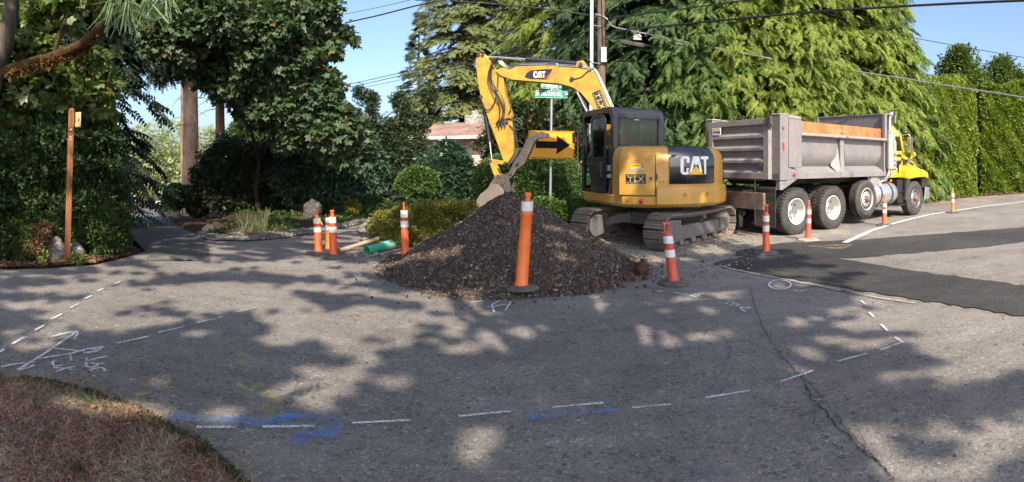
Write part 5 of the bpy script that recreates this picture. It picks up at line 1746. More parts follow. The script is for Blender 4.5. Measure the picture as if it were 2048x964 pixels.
# TLX plate along the steep part
c1 = BP(1201, 203)
ax = Vector((BP(1209, 224)[0] - BP(1193, 182)[0], BP(1209, 224)[1] - BP(1193, 182)[1])).normalized()
pr = Vector((ax.y, -ax.x))
def tl(u, v, dx=0.0):
    p = Vector(c1) + ax * u * 1.0 + pr * v
    return (xd - .002 - dx, p.x, p.y)
db.mi = 0; db.add([tl(-.24, -.11), tl(.24, -.11), tl(.24, .11), tl(-.24, .11)], [(0, 1, 2, 3)])
db.mi = 4
for i in range(11):
    for v in (.085, -.085): db.add([tl(-.2 + i * .04 - .008, v - .008, .002), tl(-.2 + i * .04 + .008, v - .008, .002), tl(-.2 + i * .04 + .008, v + .008, .002), tl(-.2 + i * .04 - .008, v + .008, .002)], [(0, 1, 2, 3)])
for b_ in bars[26 + 2:]:
    db.add([tl(u * 1.25, v * 1.2, .002) for u, v in b_], [(0, 1, 2, 3)])
db.build('decal', [blk, whitep, yelp, redp, gold], boom, smooth=False)
# ================================================================== DUMP TRUCK
grey = m_plain('dump_box_grey', (.20, .19, .195), .5, dirt=.45, dirtcol=(.29, .26, .235), scale=1.8, streak=.55)
greyd = m_plain('dump_box_dirty', (.25, .23, .225), .6, dirt=.7, dirtcol=(.36, .31, .27), scale=3, streak=.5)
tyl = m_plain('truck_yellow', (.72, .44, .012), .25, dirt=.1, coat=.6)
tyb = m_plain('truck_black', (.012, .012, .013), .3, dirt=.15, coat=.4)
tyre_m = m_plain('tyre_rubber', (.035, .034, .033), .75, dirt=.6, dirtcol=(.10, .09, .08), scale=5)
rimw = m_plain('white_rim', (.66, .65, .63), .4, dirt=.45, dirtcol=(.35, .31, .26), scale=6)
rima = m_plain('polished_rim', (.62, .62, .62), .28, metal=.9, dirt=.3, dirtcol=(.3, .27, .22), scale=6)
alu = m_plain('aluminium_tank', (.66, .67, .69), .32, metal=.85, dirt=.3, dirtcol=(.4, .36, .32), scale=3)
wood = m_bark('reddish_plank', (.36, .125, .05), (.52, .21, .095), 2)
chassis = m_plain('chassis_black', (.022, .021, .021), .6, dirt=.7, dirtcol=(.10, .08, .065))
rust = m_plain('hub_rust', (.16, .085, .05), .6, dirt=.6, dirtcol=(.28, .2, .14), scale=8)
mudf = m_plain('mud_flap', (.03, .029, .028), .75, dirt=.8, dirtcol=(.13, .11, .09), scale=4)

td = Vector((.9415, .337, 0)).normalized()
TR = Vector((5.72, 11.86, 0))
tr = empty('dump_truck', TR, math.atan2(td.y, td.x), 'grey dump truck with a yellow cab parked beside the tall hedge', 'dump truck')

def wheel(x, y, z, side, kind):
    """side -1 = camera side (right side of the truck)"""
    r, wd = .525, .28
    if kind == 'lift': r = .50
    e = empty('wheel', (x, y, z)); e.parent = tr
    t = MB()
    n = 56
    prof = [(.295, -.10), (.33, -.135), (.42, -.150), (r - .055, -.138), (r - .022, -.120), (r - .006, -.098), (r - .002, -.05), (r - .002, .05), (r - .006, .098), (r - .022, .120), (r - .055, .138), (.42, .150), (.33, .135), (.295, .10)]
    prof = [(a, b_ * wd / .28) for a, b_ in prof]
    t.lathe(prof, (0, 0, 0), (0, 1, 0), n, True)
    if kind == 'lug':
        for k in range(38):
            a = 2 * math.pi * k / 38
            for s_ in (-1, 1):
                a2 = a + (.08 if s_ > 0 else 0)
                q = Matrix.Rotation(-a2, 3, 'Y')
                t.box(q @ Vector((r + .002, 0, 0)) + Vector((0, s_ * .072, 0)), (.022, .115, .058), q @ Matrix.Rotation(s_ * .35, 3, 'X'))
                t.box(q @ Vector((r - .028, 0, 0)) + Vector((0, s_ * .130, 0)), (.05, .022, .045), q)
    else:
        for yy in (-.09, -.045, 0, .045, .09):
            t.lathe([(r - .01, yy - .016), (r + .008, yy - .014), (r + .008, yy + .014), (r - .01, yy + .016)], (0, 0, 0), (0, 1, 0), n)
    t.build('tyre', tyre_m, e, ang=30)
    rm = MB()
    s_ = side
    rimmat = rima if kind in ('front', 'lift2') else rimw
    if kind in ('lug', 'rear'):      # outer dual: deep dish with protruding hub
        rm.lathe([(.300, s_ * .135), (.288, s_ * .142), (.278, s_ * .13), (.268, s_ * .05), (.262, -s_ * .05), (.20, -s_ * .075), (.13, -s_ * .07), (.12, -s_ * .07), (.001, -s_ * .07)], (0, 0, 0), (0, 1, 0), 40, True)
        rm.build('rim', rimmat, e, ang=30)
        hb = MB()
        hb.lathe([(.13, -s_ * .07), (.125, s_ * .00), (.095, s_ * .03), (.09, s_ * .075), (.08, s_ * .09), (.001, s_ * .092)], (0, 0, 0), (0, 1, 0), 24)
        for k in range(10):
            a = 2 * math.pi * k / 10
            hb.cyl((.165 * math.cos(a), -s_ * .075, .165 * math.sin(a)), (.165 * math.cos(a), -s_ * .03, .165 * math.sin(a)), .017, n=6)
        hb.build('hub', rima, e)
        hh = MB()
        for k in range(5):
            a = 2 * math.pi * (k + .5) / 5
            hh.cyl((.215 * math.cos(a), -s_ * .074, .215 * math.sin(a)), (.215 * math.cos(a), -s_ * .064, .215 * math.sin(a)), .032, n=12)
        hh.build('hand_hole', tyb, e)
    else:                            # single wheel: disc set out toward the face
        rm.lathe([(.300, s_ * .135), (.288, s_ * .142), (.276, s_ * .12), (.262, s_ * .07), (.24, s_ * .065), (.18, s_ * .115), (.12, s_ * .12), (.001, s_ * .12)], (0, 0, 0), (0, 1, 0), 40, True)
        rm.build('rim', rimmat, e, ang=30)
        hb = MB()
        hb.lathe([(.10, s_ * .118), (.092, s_ * .165), (.07, s_ * .20), (.05, s_ * .21), (.001, s_ * .21)], (0, 0, 0), (0, 1, 0), 20)
        for k in range(10):
            a = 2 * math.pi * k / 10
            hb.cyl((.145 * math.cos(a), s_ * .115, .145 * math.sin(a)), (.145 * math.cos(a), s_ * .155, .145 * math.sin(a)), .017, n=6)
        hb.build('hub', rust, e)
        hh = MB()
        for k in range(10):
            a = 2 * math.pi * (k + .5) / 10
            c = Vector((.215 * math.cos(a), s_ * .088, .215 * math.sin(a)))
            hh.cyl(c + Vector((0, -s_ * .01, 0)), c + Vector((0, s_ * .013, 0)), .024, n=12)
        hh.build('hand_hole', tyb, e)
    return e

HW = 1.20
for x, k in ((0, 'lug'), (1.37, 'lug')):
    for s_ in (-1, 1):
        wheel(x, s_ * (HW - .15), .53, s_, 'rear' if False else 'lug')
        wheel(x, s_ * (HW - .49), .53, s_, 'lug')
wheel(2.86, -(HW - .14), .66, -1, 'lift'); wheel(2.86, HW - .14, .66, 1, 'lift')
wheel(5.62, -(HW - .16), .525, -1, 'front'); wheel(5.62, HW - .16, .525, 1, 'front')

# ---- chassis
ch = MB()
for s_ in (-1, 1):
    ch.bb(-1.0, 6.15, s_ * .40, s_ * .48, .72, 1.02)
for x in (-.95, .7, 2.1, 3.4, 4.6): ch.bb(x, x + .1, -.4, .4, .78, .98)
for x in (0, 1.37): ch.cyl((x, -1.0, .53), (x, 1.0, .53), .09, n=14); ch.ell((x, 0, .55), (.24, .24, .24))
ch.cyl((2.86, -1.0, .66), (2.86, 1.0, .66), .07, n=12); ch.bb(5.55, 5.69, -.9, .9, .45, .55)
for s_ in (-1, 1): ch.bb(-.55, 1.9, s_ * .50, s_ * .60, .60, .70)
ch.cyl((3.0, -.3, .9), (3.6, 0, 1.15), .14, n=14)
ch.build('chassis', chassis, tr, bev=.01)
rb = MB()      # rear sill, hitch beam and lights
rb.bb(-1.02, -.94, -1.12, 1.12, .62, .98)
rb.bb(-1.02, -.99, -.25, .25, .45, .62)
rb.build('rear_beam', m_plain('rusty_beam', (.11, .075, .055), .7, dirt=.8, dirtcol=(.24, .18, .14), scale=4), tr, bev=.01)
lg = MB()
lg.bb(-1.05, -1.02, .05, .30, .98, 1.10)
lg.build('work_lamp', m_plain('pale_lamp', (.62, .58, .48), .4), tr, bev=.01)
for s_ in (-1, 1):
    mf = MB()
    mf.bb(-.70, -.685, s_ * .55, s_ * 1.18, .22, 1.06)
    mf.bb(-.715, -.68, s_ * .53, s_ * 1.2, 1.04, 1.10)
    mf.build('mud_flap', mudf, tr)
cn = MB()
for i in range(26):
    z = 1.24 - i * .036
    c = Vector((-.76, -.62, z))
    if i % 2: cn.box(c, (.008, .024, .042))
    else: cn.box(c, (.024, .008, .042))
cn.build('chain', rusty, tr)

# ---- dump box
X0, X1 = -.60, 3.79
BXT = 2.30
fl = MB()
# side walls: lofted section, camera side and far side
def side_section(s_):
    return [(s_ * 1.22, 2.30), (s_ * 1.22, 2.245), (s_ * 1.07, 2.20), (s_ * 1.07, 1.86), (s_ * 1.045, 1.74), (s_ * .98, 1.62), (s_ * .90, 1.54), (s_ * 1.19, 1.385), (s_ * 1.19, 1.26), (s_ * .86, 1.26), (s_ * .84, 1.46), (s_ * .94, 1.66), (s_ * 1.0, 1.84), (s_ * 1.02, 2.30)]
for s_ in (-1, 1):
    fl.prism(side_section(s_), X0 + .70, X1, 'x')
box = fl.build('dump_box', grey, tr, ang=20)
f2 = MB()
f2.bb(X0 + .05, X1 - .02, -1.0, 1.0, 1.27, 1.33)
f2.prism([(-.86, 1.30), (.86, 1.30), (.7, 1.12), (-.7, 1.12)], X0 + .3, X1 - .3, 'x')
f2.build('box_floor', chassis, box)
# vertical rib and end rib
ri = MB()
def rib_profile(s_, o=1.215): return [(s_ * o, 2.25), (s_ * 1.03, 2.25), (s_ * .86, 1.55), (s_ * .86, 1.27), (s_ * o, 1.27)]
def ribp2(s_): return [(s_ * 1.15, 2.245), (s_ * 1.03, 2.245), (s_ * .92, 1.6), (s_ * .88, 1.30), (s_ * 1.20, 1.265), (s_ * 1.20, 1.39), (s_ * 1.165, 1.45)]
for s_ in (-1, 1):
    ri.prism(ribp2(s_), 1.70, 1.86, 'x')
    ri.loft([[(1.52, s_ * .98, 1.56), (1.52, s_ * 1.19, 1.39), (1.52, s_ * 1.19, 1.385), (1.52, s_ * .97, 1.555)], [(1.70, s_ * 1.06, 2.1), (1.70, s_ * 1.16, 1.47), (1.70, s_ * 1.19, 1.39), (1.70, s_ * .92, 1.56)]])
    ri.prism(ribp2(s_), X1 - .03, X1 + .03, 'x')
ri.build('side_rib', grey, box, bev=.006)
# rear corner posts
cp = MB()
for s_ in (-1, 1):
    cp.bb(X0 + .28, X0 + .72, s_ * .98, s_ * 1.235, 1.52, 2.60)
    cp.bb(X0 - .02, X0 + .24, s_ * 1.00, s_ * 1.245, 1.24, 2.66)
    cp.bb(X0 + .23, X0 + .29, s_ * .98, s_ * 1.215, 1.27, 2.62)
    cp.prism([(X0 - .02, 1.26), (X0 + .72, 1.26), (X0 + .72, 1.42), (X0 + .28, 1.52), (X0 + .2, 1.52), (X0 - .02, 1.40)], s_ * .98, s_ * 1.225, 'y')
    cp.prism([(X0 + .0, 1.27), (X0 + .62, 1.27), (X0 + .10, 1.03), (X0 + .0, 1.03)], s_ * 1.10, s_ * 1.22, 'y')
cp.build('corner_post', grey, box, bev=.012)
cpp = MB()
for s_ in (-1, 1):
    cpp.bb(X0 - .03, X0 + .26, s_ * .98, s_ * 1.25, 2.655, 2.70); cpp.prism([(X0 + .27, 2.60), (X0 + .73, 2.60), (X0 + .70, 2.66), (X0 + .30, 2.69)], s_ * .97, s_ * 1.24, 'y')
cpp.build('post_cap', greyd, box, bev=.02)
# wooden boards on the top rail
for s_ in (-1, 1):
    wb = MB()
    wb.bb(X0 + .735, X1 - .02, s_ * 1.06, s_ * 1.11, 2.302, 2.575)
    wb.build('side_board', wood, box, bev=.006)
rl = MB()
for s_ in (-1, 1): rl.bb(X0 + .72, X1 + .04, s_ * 1.03, s_ * 1.235, 2.245, 2.31)
rl.build('top_rail', greyd, box, bev=.008)
tb = MB(); tb.cyl((1.82, -1.12, 2.40), (1.82, -1.125 - .02, 2.40), .04, n=14)
tb.build('tarp_bolt', chrome, box)
# front wall with flanged headboard
fw = MB()
fw.bb(X1 - .04, X1 + .02, -1.18, 1.18, 1.28, 2.98)
fw.bb(X1 - .10, X1 + .03, -1.24, -1.14, 2.30, 3.0)
fw.bb(X1 - .10, X1 + .03, 1.14, 1.22, 2.30, 3.0)
fw.bb(X1 - .06, X1 + .50, -1.24, 1.20, 2.975, 3.01)
fw.bb(X1 + .46, X1 + .52, -1.24, -1.16, 2.76, 2.975)
fw.build('headboard', grey, box, bev=.01)
# tailgate
tg = MB()
tg.bb(X0 - .05, X0 + .0, -1.0, 1.0, 1.26, 2.60)
tg.bb(X0 - .13, X0 - .05, -1.0, -.84, 1.26, 2.60); tg.bb(X0 - .13, X0 - .05, .86, 1.0, 1.26, 2.60)
tg.bb(X0 - .13, X0 - .05, -.84, .86, 2.47, 2.60)
def ribz(z0, z1):
    return [(X0 - .05, z0 - .04), (X0 - .13, z0), (X0 - .13, z1 - .05), (X0 - .05, z1 + .05)]
for z0, z1 in ((1.27, 1.45), (1.62, 1.73), (1.90, 2.01), (2.18, 2.29)):
    tg.prism(ribz(z0, z1), -.84, .86, 'y')
tgo = tg.build('tailgate', greyd, box, bev=.006)
lt = MB()
lt.bb(X0 - .16, X0 - .05, -1.07, -.95, 2.40, 2.64); lt.cyl((X0 - .12, -1.1, 2.46), (X0 - .12, -.9, 2.46), .03, n=10)
lt.bb(X0 - .145, X0 - .13, -.80, -.66, 1.52, 1.64)
lt.build('hinge', rusty, tgo, bev=.006)
pl = MB()
MP = Matrix.Translation((X0 - .137, .71, 2.375)) @ Matrix(((0, 0, -1, 0), (-1, 0, 0, 0), (0, 1, 0, 0), (0, 0, 0, 1)))
def add_rect(mb, M, u0, u1, v0, v1, w_=0.0): mb.add([M @ Vector((u0, v0, w_)), M @ Vector((u1, v0, w_)), M @ Vector((u1, v1, w_)), M @ Vector((u0, v1, w_))], [(0, 1, 2, 3)])
pl.box((X0 - .132, .71, 2.375), (.012, .30, .17)); 
pl.mi = 1
pl.text('107XK8R', .082, MP @ Matrix.Translation((0, -.025, .004)), .004, .85)
pl.mi = 2
add_rect(pl, MP, -.13, .13, .04, .075, .004)
pl.build('licence_plate', [whitep, tyb, m_plain('plate_yellow', (.7, .6, .25), .5)], tgo, smooth=False)
rd = MB()
for (x, z, r_) in ((X0 + .08, 2.38, .035), (X0 + .45, 1.36, .035)):
    rd.cyl((x, -1.24, z), (x, -1.262, z), r_, n=16)
rd.box((X0 + .085, -1.252, 1.98), (.045, .02, .17))
rd.build('tail_light', redp, box, bev=.005)
am = MB(); am.bb(X1 - .10, X1 - .04, -1.20, -1.215, 1.42, 1.46)
am.build('marker_light', m_plain('amber_lens', (.8, .28, .02), .3), box)
gs = MB(); gs.prism([(3.12, .92), (3.55, 1.25), (3.12 + .05, 1.25), (2.98, .95)], -1.14, -1.12, 'y')
gs.prism([(3.0, 1.26), (3.75, 1.26), (3.42, .88), (3.3, .86)], -1.10, -1.08, 'y')
gs.build('guard_plate', greyd, tr)

# ---- exhaust stack
EXX, EXY = 4.10, -1.13
es = MB()
es.cyl((EXX, EXY, 1.45), (EXX, EXY, 2.52), .15, n=36)
es.lathe([(.15, 0), (.13, .02), (.07, .03)], (EXX, EXY, 2.52), (0, 0, 1), 30)
t_ = NT('perforated_steel')
vv = t_.voro(24, 'F1', rand=0.0)
msk = t_.ramp(vv, [(.30, .0), (.40, 1.0)])
t_.set(col=t_.mix(msk, (.05, .05, .05), (.62, .60, .57)), metal=.75, rough=.42)
es.build('heat_shield', t_.mat, tr)
es = MB()
es.cyl((EXX, EXY, 2.52), (EXX, EXY, 2.86), .072, n=22)
es.tube([(EXX, EXY, 2.84), (EXX, EXY, 2.93), (EXX + .03, EXY - .02, 3.0), (EXX + .09, EXY - .05, 3.05)], [.074, .080, .088, .092], 20, caps=False)
es.tube([(EXX, EXY, 1.47), (EXX - .02, EXY + .02, 1.30), (EXX - .12, EXY + .05, 1.18), (EXX - .2, EXY + .3, 1.1)], [.085, .085, .08, .08], 16)
es.build('exhaust_pipe', rima, tr)
es = MB(); es.cyl((EXX + .072, EXY - .04, 3.035), (EXX + .105, EXY - .058, 3.062), .094, .097, 20); es.build('pipe_mouth', tyb, tr)
gr = MB()
gr.tube([(EXX + .26, EXY - .02, 2.30), (EXX + .29, EXY - .05, 2.22), (EXX + .29, EXY - .05, 1.40), (EXX + .18, EXY - .02, 1.28)], .018, 8)
gr.build('grab_rail', chrome, tr)

# ---- cab and hood
cb = MB()
YW = .98
def cabring(x, zb, zt_, yw_b, yw_t):
    return [(x, -yw_b, zb), (x, -yw_b * 1.0, zb + (zt_ - zb) * .55), (x, -yw_t, zt_ - .10), (x, -yw_t * .86, zt_), (x, yw_t * .86, zt_), (x, yw_t, zt_ - .10), (x, yw_b, zb + (zt_ - zb) * .55), (x, yw_b, zb)]
# lower cab shell (below the windows)
lo = MB()
lo.prism([(4.22, 1.18), (5.02, 1.18), (5.08, 1.30), (5.08, 1.98), (4.22, 1.98)], -YW, YW, 'y')
cabt = lo.build('cab', tyl, tr, bev=.03)
# upper frame: roof and pillars, open windows
ro = MB()
ro.loft([cabring(4.20, 2.40, 2.74, .93, .90), cabring(4.30, 2.42, 2.80, .94, .92), cabring(4.75, 2.42, 2.78, .94, .92), cabring(5.02, 2.40, 2.66, .93, .90), cabring(5.10, 2.38, 2.52, .90, .86)])
ro.build('cab_roof', tyl, cabt, bev=.02)
pi_ = MB()
for s_ in (-1, 1):
    pi_.beam((5.07, s_ * .93, 2.44), (5.22, s_ * .95, 1.96), .06, .09)
    pi_.bb(4.20, 4.36, s_ * .90, s_ * .965, 1.97, 2.46)
    pi_.bb(4.70, 4.75, s_ * .93, s_ * .955, 1.97, 2.46)
pi_.bb(4.20, 4.24, -.9, .9, 1.97, 2.46)
pi_.prism([(5.08, 1.9), (5.26, 1.90), (5.23, 1.98), (5.08, 1.98)], -.95, .95, 'y')
pi_.build('pillar', tyl, cabt, bev=.01)
wn = MB()
for s_ in (-1, 1): wn.prism([(4.36, 1.98), (5.19, 1.98), (5.06, 2.44), (4.36, 2.44)], s_ * .93, s_ * .925, 'y')
wn.loft([[(5.205, -.93, 1.98), (5.205, .93, 1.98), (5.21, .93, 1.98), (5.21, -.93, 1.98)], [(5.065, -.9, 2.44), (5.065, .9, 2.44), (5.07, .9, 2.44), (5.07, -.9, 2.44)]])
wn.build('window', glass, cabt)
sv = MB()
sv.prism([(5.02, 2.58), (5.28, 2.44), (5.30, 2.48), (5.10, 2.66)], -.88, .88, 'y')
sv.build('sun_visor', chrome, cabt, bev=.006)
ins = MB()
ins.bb(4.35, 4.8, -.75, -.3, 1.7, 2.3); ins.bb(4.35, 4.8, .3, .75, 1.7, 2.3); ins.tube([(4.95, .2, 2.1), (4.95, .75, 2.1)], .02, 6)
ins.build('truck_seat', blk_r, cabt, bev=.05)
# hood
hd2 = MB()
def hoodring(x, z, yw, zb):
    return [(x, -yw, zb), (x, -yw, z - .16), (x, -yw * .86, z - .03), (x, -yw * .4, z), (x, yw * .4, z), (x, yw * .86, z - .03), (x, yw, z - .16), (x, yw, zb)]
hd2.loft([hoodring(5.08, 1.97, .97, 1.25), hoodring(5.5, 1.90, .94, 1.25), hoodring(6.0, 1.78, .90, 1.2), hoodring(6.40, 1.62, .84, 1.1), hoodring(6.52, 1.48, .80, 1.0), hoodring(6.54, 1.0, .80, .8)])
hood = hd2.build('hood', tyl, tr, bev=.02)
gi = MB(); gi.bb(6.541, 6.555, -.62, .62, .92, 1.44)
for i in range(12): gi.bb(6.555, 6.565, -.58 + i * .10, -.545 + i * .10, .95, 1.42)
gi.build('radiator_grille', chrome, hood)
# front fenders
fd = MB()
for s_ in (-1, 1):
    o_ = [(5.0, 1.16), (5.06, 1.38), (5.16, 1.46), (5.6, 1.47), (6.1, 1.42), (6.42, 1.33), (6.47, 1.22), (6.46, 1.10), (6.30, 1.16), (6.05, 1.17), (5.62, 1.16), (5.25, 1.13)]
    fd.prism(o_, s_ * .60, s_ * 1.20, 'y')
fd.build('fender', tyl, hood, bev=.045, seg=3)
fb_ = MB()
for s_ in (-1, 1):
    fb_.bb(6.05, 6.47, s_ * .62, s_ * 1.16, .86, 1.13)
    fb_.bb(5.02, 5.10, s_ * .60, s_ * 1.12, .62, 1.17)
fb_.build('fender_lining', tyb, hood, bev=.01)
bp_ = MB()
bp_.bb(6.46, 6.58, -1.18, 1.18, .46, .84); bp_.prism([(6.2, .46), (6.46, .46), (6.46, .84), (6.28, .84)], -1.19, -1.13, 'y')
bp_.build('bumper', rima, tr, bev=.02)
# black bands on the cab and hood
bn_ = MB()
for s_ in (-1, 1):
    y = s_ * (YW + .004)
    a = [(4.24, 1.82), (5.07, 1.80), (5.07, 1.88), (4.24, 1.90)]
    bn_.add([(x, y, z) for x, z in a], [(0, 1, 2, 3)])
    a = [(4.24, 1.38), (4.70, 1.42), (5.07, 1.62), (5.07, 1.70), (4.24, 1.70)]
    bn_.add([(x, y, z) for x, z in a], [(0, 1, 2, 3, 4)])
for s_ in (-1, 1):
    for k in range(6):
        x0, x1 = 5.09 + k * .15, 5.09 + (k + 1) * .15
        f = lambda x: np.interp(x, [5.08, 5.5, 6.0], [.976, .946, .906])
        g_ = lambda x: np.interp(x, [5.08, 5.5, 6.0], [1.80, 1.73, 1.62])
        bn_.add([(x0, s_ * f(x0), g_(x0) - .10), (x1, s_ * f(x1), g_(x1) - .10), (x1, s_ * f(x1), g_(x1) - .02), (x0, s_ * f(x0), g_(x0) - .02)], [(0, 1, 2, 3)])
bn_.build('black_band', tyb, cabt, smooth=False)
dl = MB()
MD = Matrix.Translation((4.55, -YW - .008, 1.56)) @ Matrix(((1, 0, 0, 0), (0, 0, -1, 0), (0, 1, 0, 0), (0, 0, 0, 1)))
dl.text('chmidt', .105, MD @ Matrix.Translation((.03, .065, 0)), .003, .8); dl.text('rucking', .105, MD @ Matrix.Translation((.05, -.07, 0)), .003, .8)
dl.mi = 1
dl.text('S', .17, MD @ Matrix.Translation((-.21, .065, .001)), .006); dl.text('T', .17, MD @ Matrix.Translation((-.19, -.07, .001)), .006)
dl.build('lettering', [whitep, redp], cabt, smooth=False)
sm = MB()
sm.bb(4.28, 4.31, -YW - .012, -YW, 1.26, 1.92); sm.bb(5.04, 5.055, -YW - .008, -YW, 1.2, 1.95)
sm.box((4.86, -YW - .02, 1.44), (.055, .03, .22)); sm.box((5.25, -.97, 1.62), (.16, .05, .12))
sm.build('door_trim', tyb, cabt, bev=.008)
mrr = MB()
for s_ in (-1, 1):
    mrr.tube([(5.0, s_ * .95, 2.46), (5.1, s_ * 1.22, 2.48), (5.12, s_ * 1.25, 2.44), (5.12, s_ * 1.25, 1.96), (5.05, s_ * .98, 1.95)], .012, 6)
    mrr.box((5.13, s_ * 1.24, 2.20), (.03, .17, .40))
mrr.build('mirror', rima, cabt, bev=.008)
for s_ in (-1, 1):
    fm = MB()
    fm.tube([(5.70, s_ * .82, 1.46), (5.80, s_ * .84, 1.66), (5.98, s_ * .86, 1.84)], .014, 6)
    fm.cyl((6.0, s_ * .86, 1.87), (6.10, s_ * .88, 1.90), .085, .06, 16)
    fm.build('hood_mirror', tyl, hood)
hl_ = MB()
hl_.cyl((5.45, -1.0, 1.60), (5.47, -1.04, 1.76), .055, .065, 12)
hl_.build('air_intake', rima, hood)
# tanks, steps, boxes on the camera side (and mirrored)
for s_ in (-1, 1):
    tk = MB()
    tk.lathe([(.001, -.01), (.25, 0), (.315, .04), (.335, .10), (.335, 1.10), (.315, 1.16), (.25, 1.20), (.001, 1.21)], (3.36, s_ * .86, .74), (1, 0, 0), 36)
    tank = tk.build('fuel_tank', alu, tr, ang=50)
    sp_ = MB()
    for x in (3.62, 4.20):
        sp_.lathe([(.337, -.03), (.345, -.03), (.345, .03), (.337, .03)], (x, s_ * .86, .74), (1, 0, 0), 36)
    sp_.cyl((4.05, s_ * .86 - .12, 1.02), (4.05, s_ * .86 - .14, 1.12), .05, n=12)
    sp_.build('tank_strap', tyb, tank)
    bx_ = MB()
    bx_.bb(4.68, 5.02, s_ * .55, s_ * 1.08, .42, 1.12)
    bx_.bb(4.62, 5.00, s_ * .60, s_ * 1.16, .36, .40); bx_.bb(4.62, 5.0, s_ * .80, s_ * 1.14, .76, .79)
    bx_.build('step_box', tyb, tr, bev=.02)
    pf = MB()
    pf.prism([(5.02, .50), (5.10, .50), (5.20, .95), (5.40, 1.18), (5.10, 1.18)], s_ * .80, s_ * 1.16, 'y')
    pf.build('mud_guard', dkgrey, tr, bev=.015)
    mk = MB(); mk.bb(4.40, 4.50, s_ * .97, s_ * .985, 1.08, 1.13)
    mk.build('marker_light', MATS['amber_lens'], tr)
# ================================================================== GRAVEL PILE
PC0 = Vector((-.03, 8.55, 0))
def pile_h(x, y):
    dx, dy = x - PC0.x, y - PC0.y
    a = math.atan2(dy, dx)
    r = math.hypot(dx, dy * 1.0)
    Rr = 1.95 + .07 * math.sin(a * 3 + .6) + .06 * math.sin(a * 7 + 2) + (.0 if dx > 0 else .0) * abs(math.cos(a)) + .10 * nz(math.cos(a) * 2, math.sin(a) * 2, 1.0, 3)
    Rr *= 1.0 - .07 * max(0, -math.sin(a))
    t = r / Rr
    h = 1.19 * (1 - t) if t > .12 else 1.19 * (1 - .06 - t * t / .12 * .5)
    if t > .86: h = 1.19 * .14 * ((1.12 - t) / .26) ** 2 * 1.0 if t < 1.12 else -.1
    h -= .10 * max(0, math.cos(a + 1.9)) ** 6 * sstep(.15, .4, t) * (1 - sstep(.6, .95, t)) + .07 * max(0, math.cos(a + 1.2)) ** 8 * sstep(.1, .4, t) * (1 - sstep(.5, .9, t))
    h += .07 * nz(x, y, 1.7, 2) * min(1, (1.1 - t) * 4 if t < 1.1 else 0) + .03 * nz(x, y, 5, 1) * (1 if t < 1.05 else 0) + .018 * nz(x, y, 13, 4) * (1 if t < 1.1 else 0)
    return h
pm = NT('crushed_rock')
v1 = pm.voro(30, out='Color'); s1 = pm.n('SeparateColor'); pm.l(v1, s1.inputs[0])
base_c = pm.ramp(s1.outputs[0], [(0, (.036, .027, .022)), (.5, (.078, .060, .048)), (.85, (.15, .115, .09)), (1, (.26, .21, .17))])
bg_ = pm.noise(1.1, 4, .6)
base_c = pm.mix(pm.ramp(bg_, [(.52, 0.0), (.72, .55)]), base_c, (.15, .115, .085))
pm.set(col=base_c, rough=.9, spec=.25)
pm.bump(pm.math('ADD', pm.voro(30), pm.noise(70)), .8, .02)
us = np.linspace(-2.75, 2.75, 190)
PILE=1
g = grid('gravel_pile', lambda u, v: (PC0.x + u, PC0.y + v, pile_h(PC0.x + u, PC0.y + v)), us, us, pm.mat)
tag(g, 'large dark pile of crushed rock on the road in front of the bucket', 'gravel pile')
# stones: chunky six-faced bits
ST = np.array([(-.5, -.4, -.3), (.5, -.45, -.28), (.42, .5, -.3), (-.48, .42, -.32), (-.35, -.3, .3), (.34, -.28, .36), (.3, .34, .26), (-.3, .32, .34)], dtype=np.float32)
SF = quads((0, 3, 2, 1), (4, 5, 6, 7), (0, 1, 5, 4), (1, 2, 6, 5), (2, 3, 7, 6), (3, 0, 4, 7))
def stone_mat(name, a, b, c, d=None):
    t = NT(name)
    g_ = t.n('NewGeometry')
    col = t.ramp(g_.outputs['Random Per Island'], [(0, a), (.6, b), (.93, c), (1, d or c)])
    col = t.mix(1.0, col, t.ramp(t.noise(60, 3), [(.3, .8), (.7, 1.2)]), 'MULTIPLY')
    t.set(col=col, rough=.85, spec=.3)
    return t.mat
rock_m = stone_mat('pile_stone', (.036, .027, .022), (.078, .060, .048), (.165, .135, .108), (.36, .30, .24))
m_ = 80000
aa = rs.uniform(0, 6.283, m_); rr = np.sqrt(rs.uniform(0, 1, m_)) * 2.35
X = PC0.x + rr * np.cos(aa); Y = PC0.y + rr * np.sin(aa)
k = (Y < PC0.y + .9)
X, Y, rr = X[k], Y[k], rr[k]
Z = np.array([pile_h(a, b_) for a, b_ in zip(X, Y)])
k = Z > -.03
X, Y, Z, rr = X[k], Y[k], Z[k], rr[k]
S = rs.gamma(2.6, .0042, len(X)).clip(.005, .05) * (1 + .3 * (rr > 1.4))
V, Fc = cloud((ST, SF), np.stack([X, Y, np.maximum(Z, .004) + S * .15], 1), rdir(len(X)), S, rdir(len(X)), 1)
fast_mesh('loose_stones', V, Fc, rock_m, g)
# scattered pebbles around it
m_ = 1100
aa = rs.uniform(0, 6.283, m_); rr = 2.0 + rs.exponential(.22, m_)
X = PC0.x + rr * np.cos(aa) * 1.05; Y = PC0.y + rr * np.sin(aa) * .98
S = rs.gamma(2.0, .0055, m_).clip(.005, .035)
V, Fc = cloud((ST, SF), np.stack([X, Y, .006 + S * .3], 1), rdir(m_), S, rdir(m_), 1)
o = fast_mesh('scattered_gravel', V, Fc, rock_m)
tag(o, 'loose pebbles scattered around the foot of the pile', 'gravel', kind='stuff')
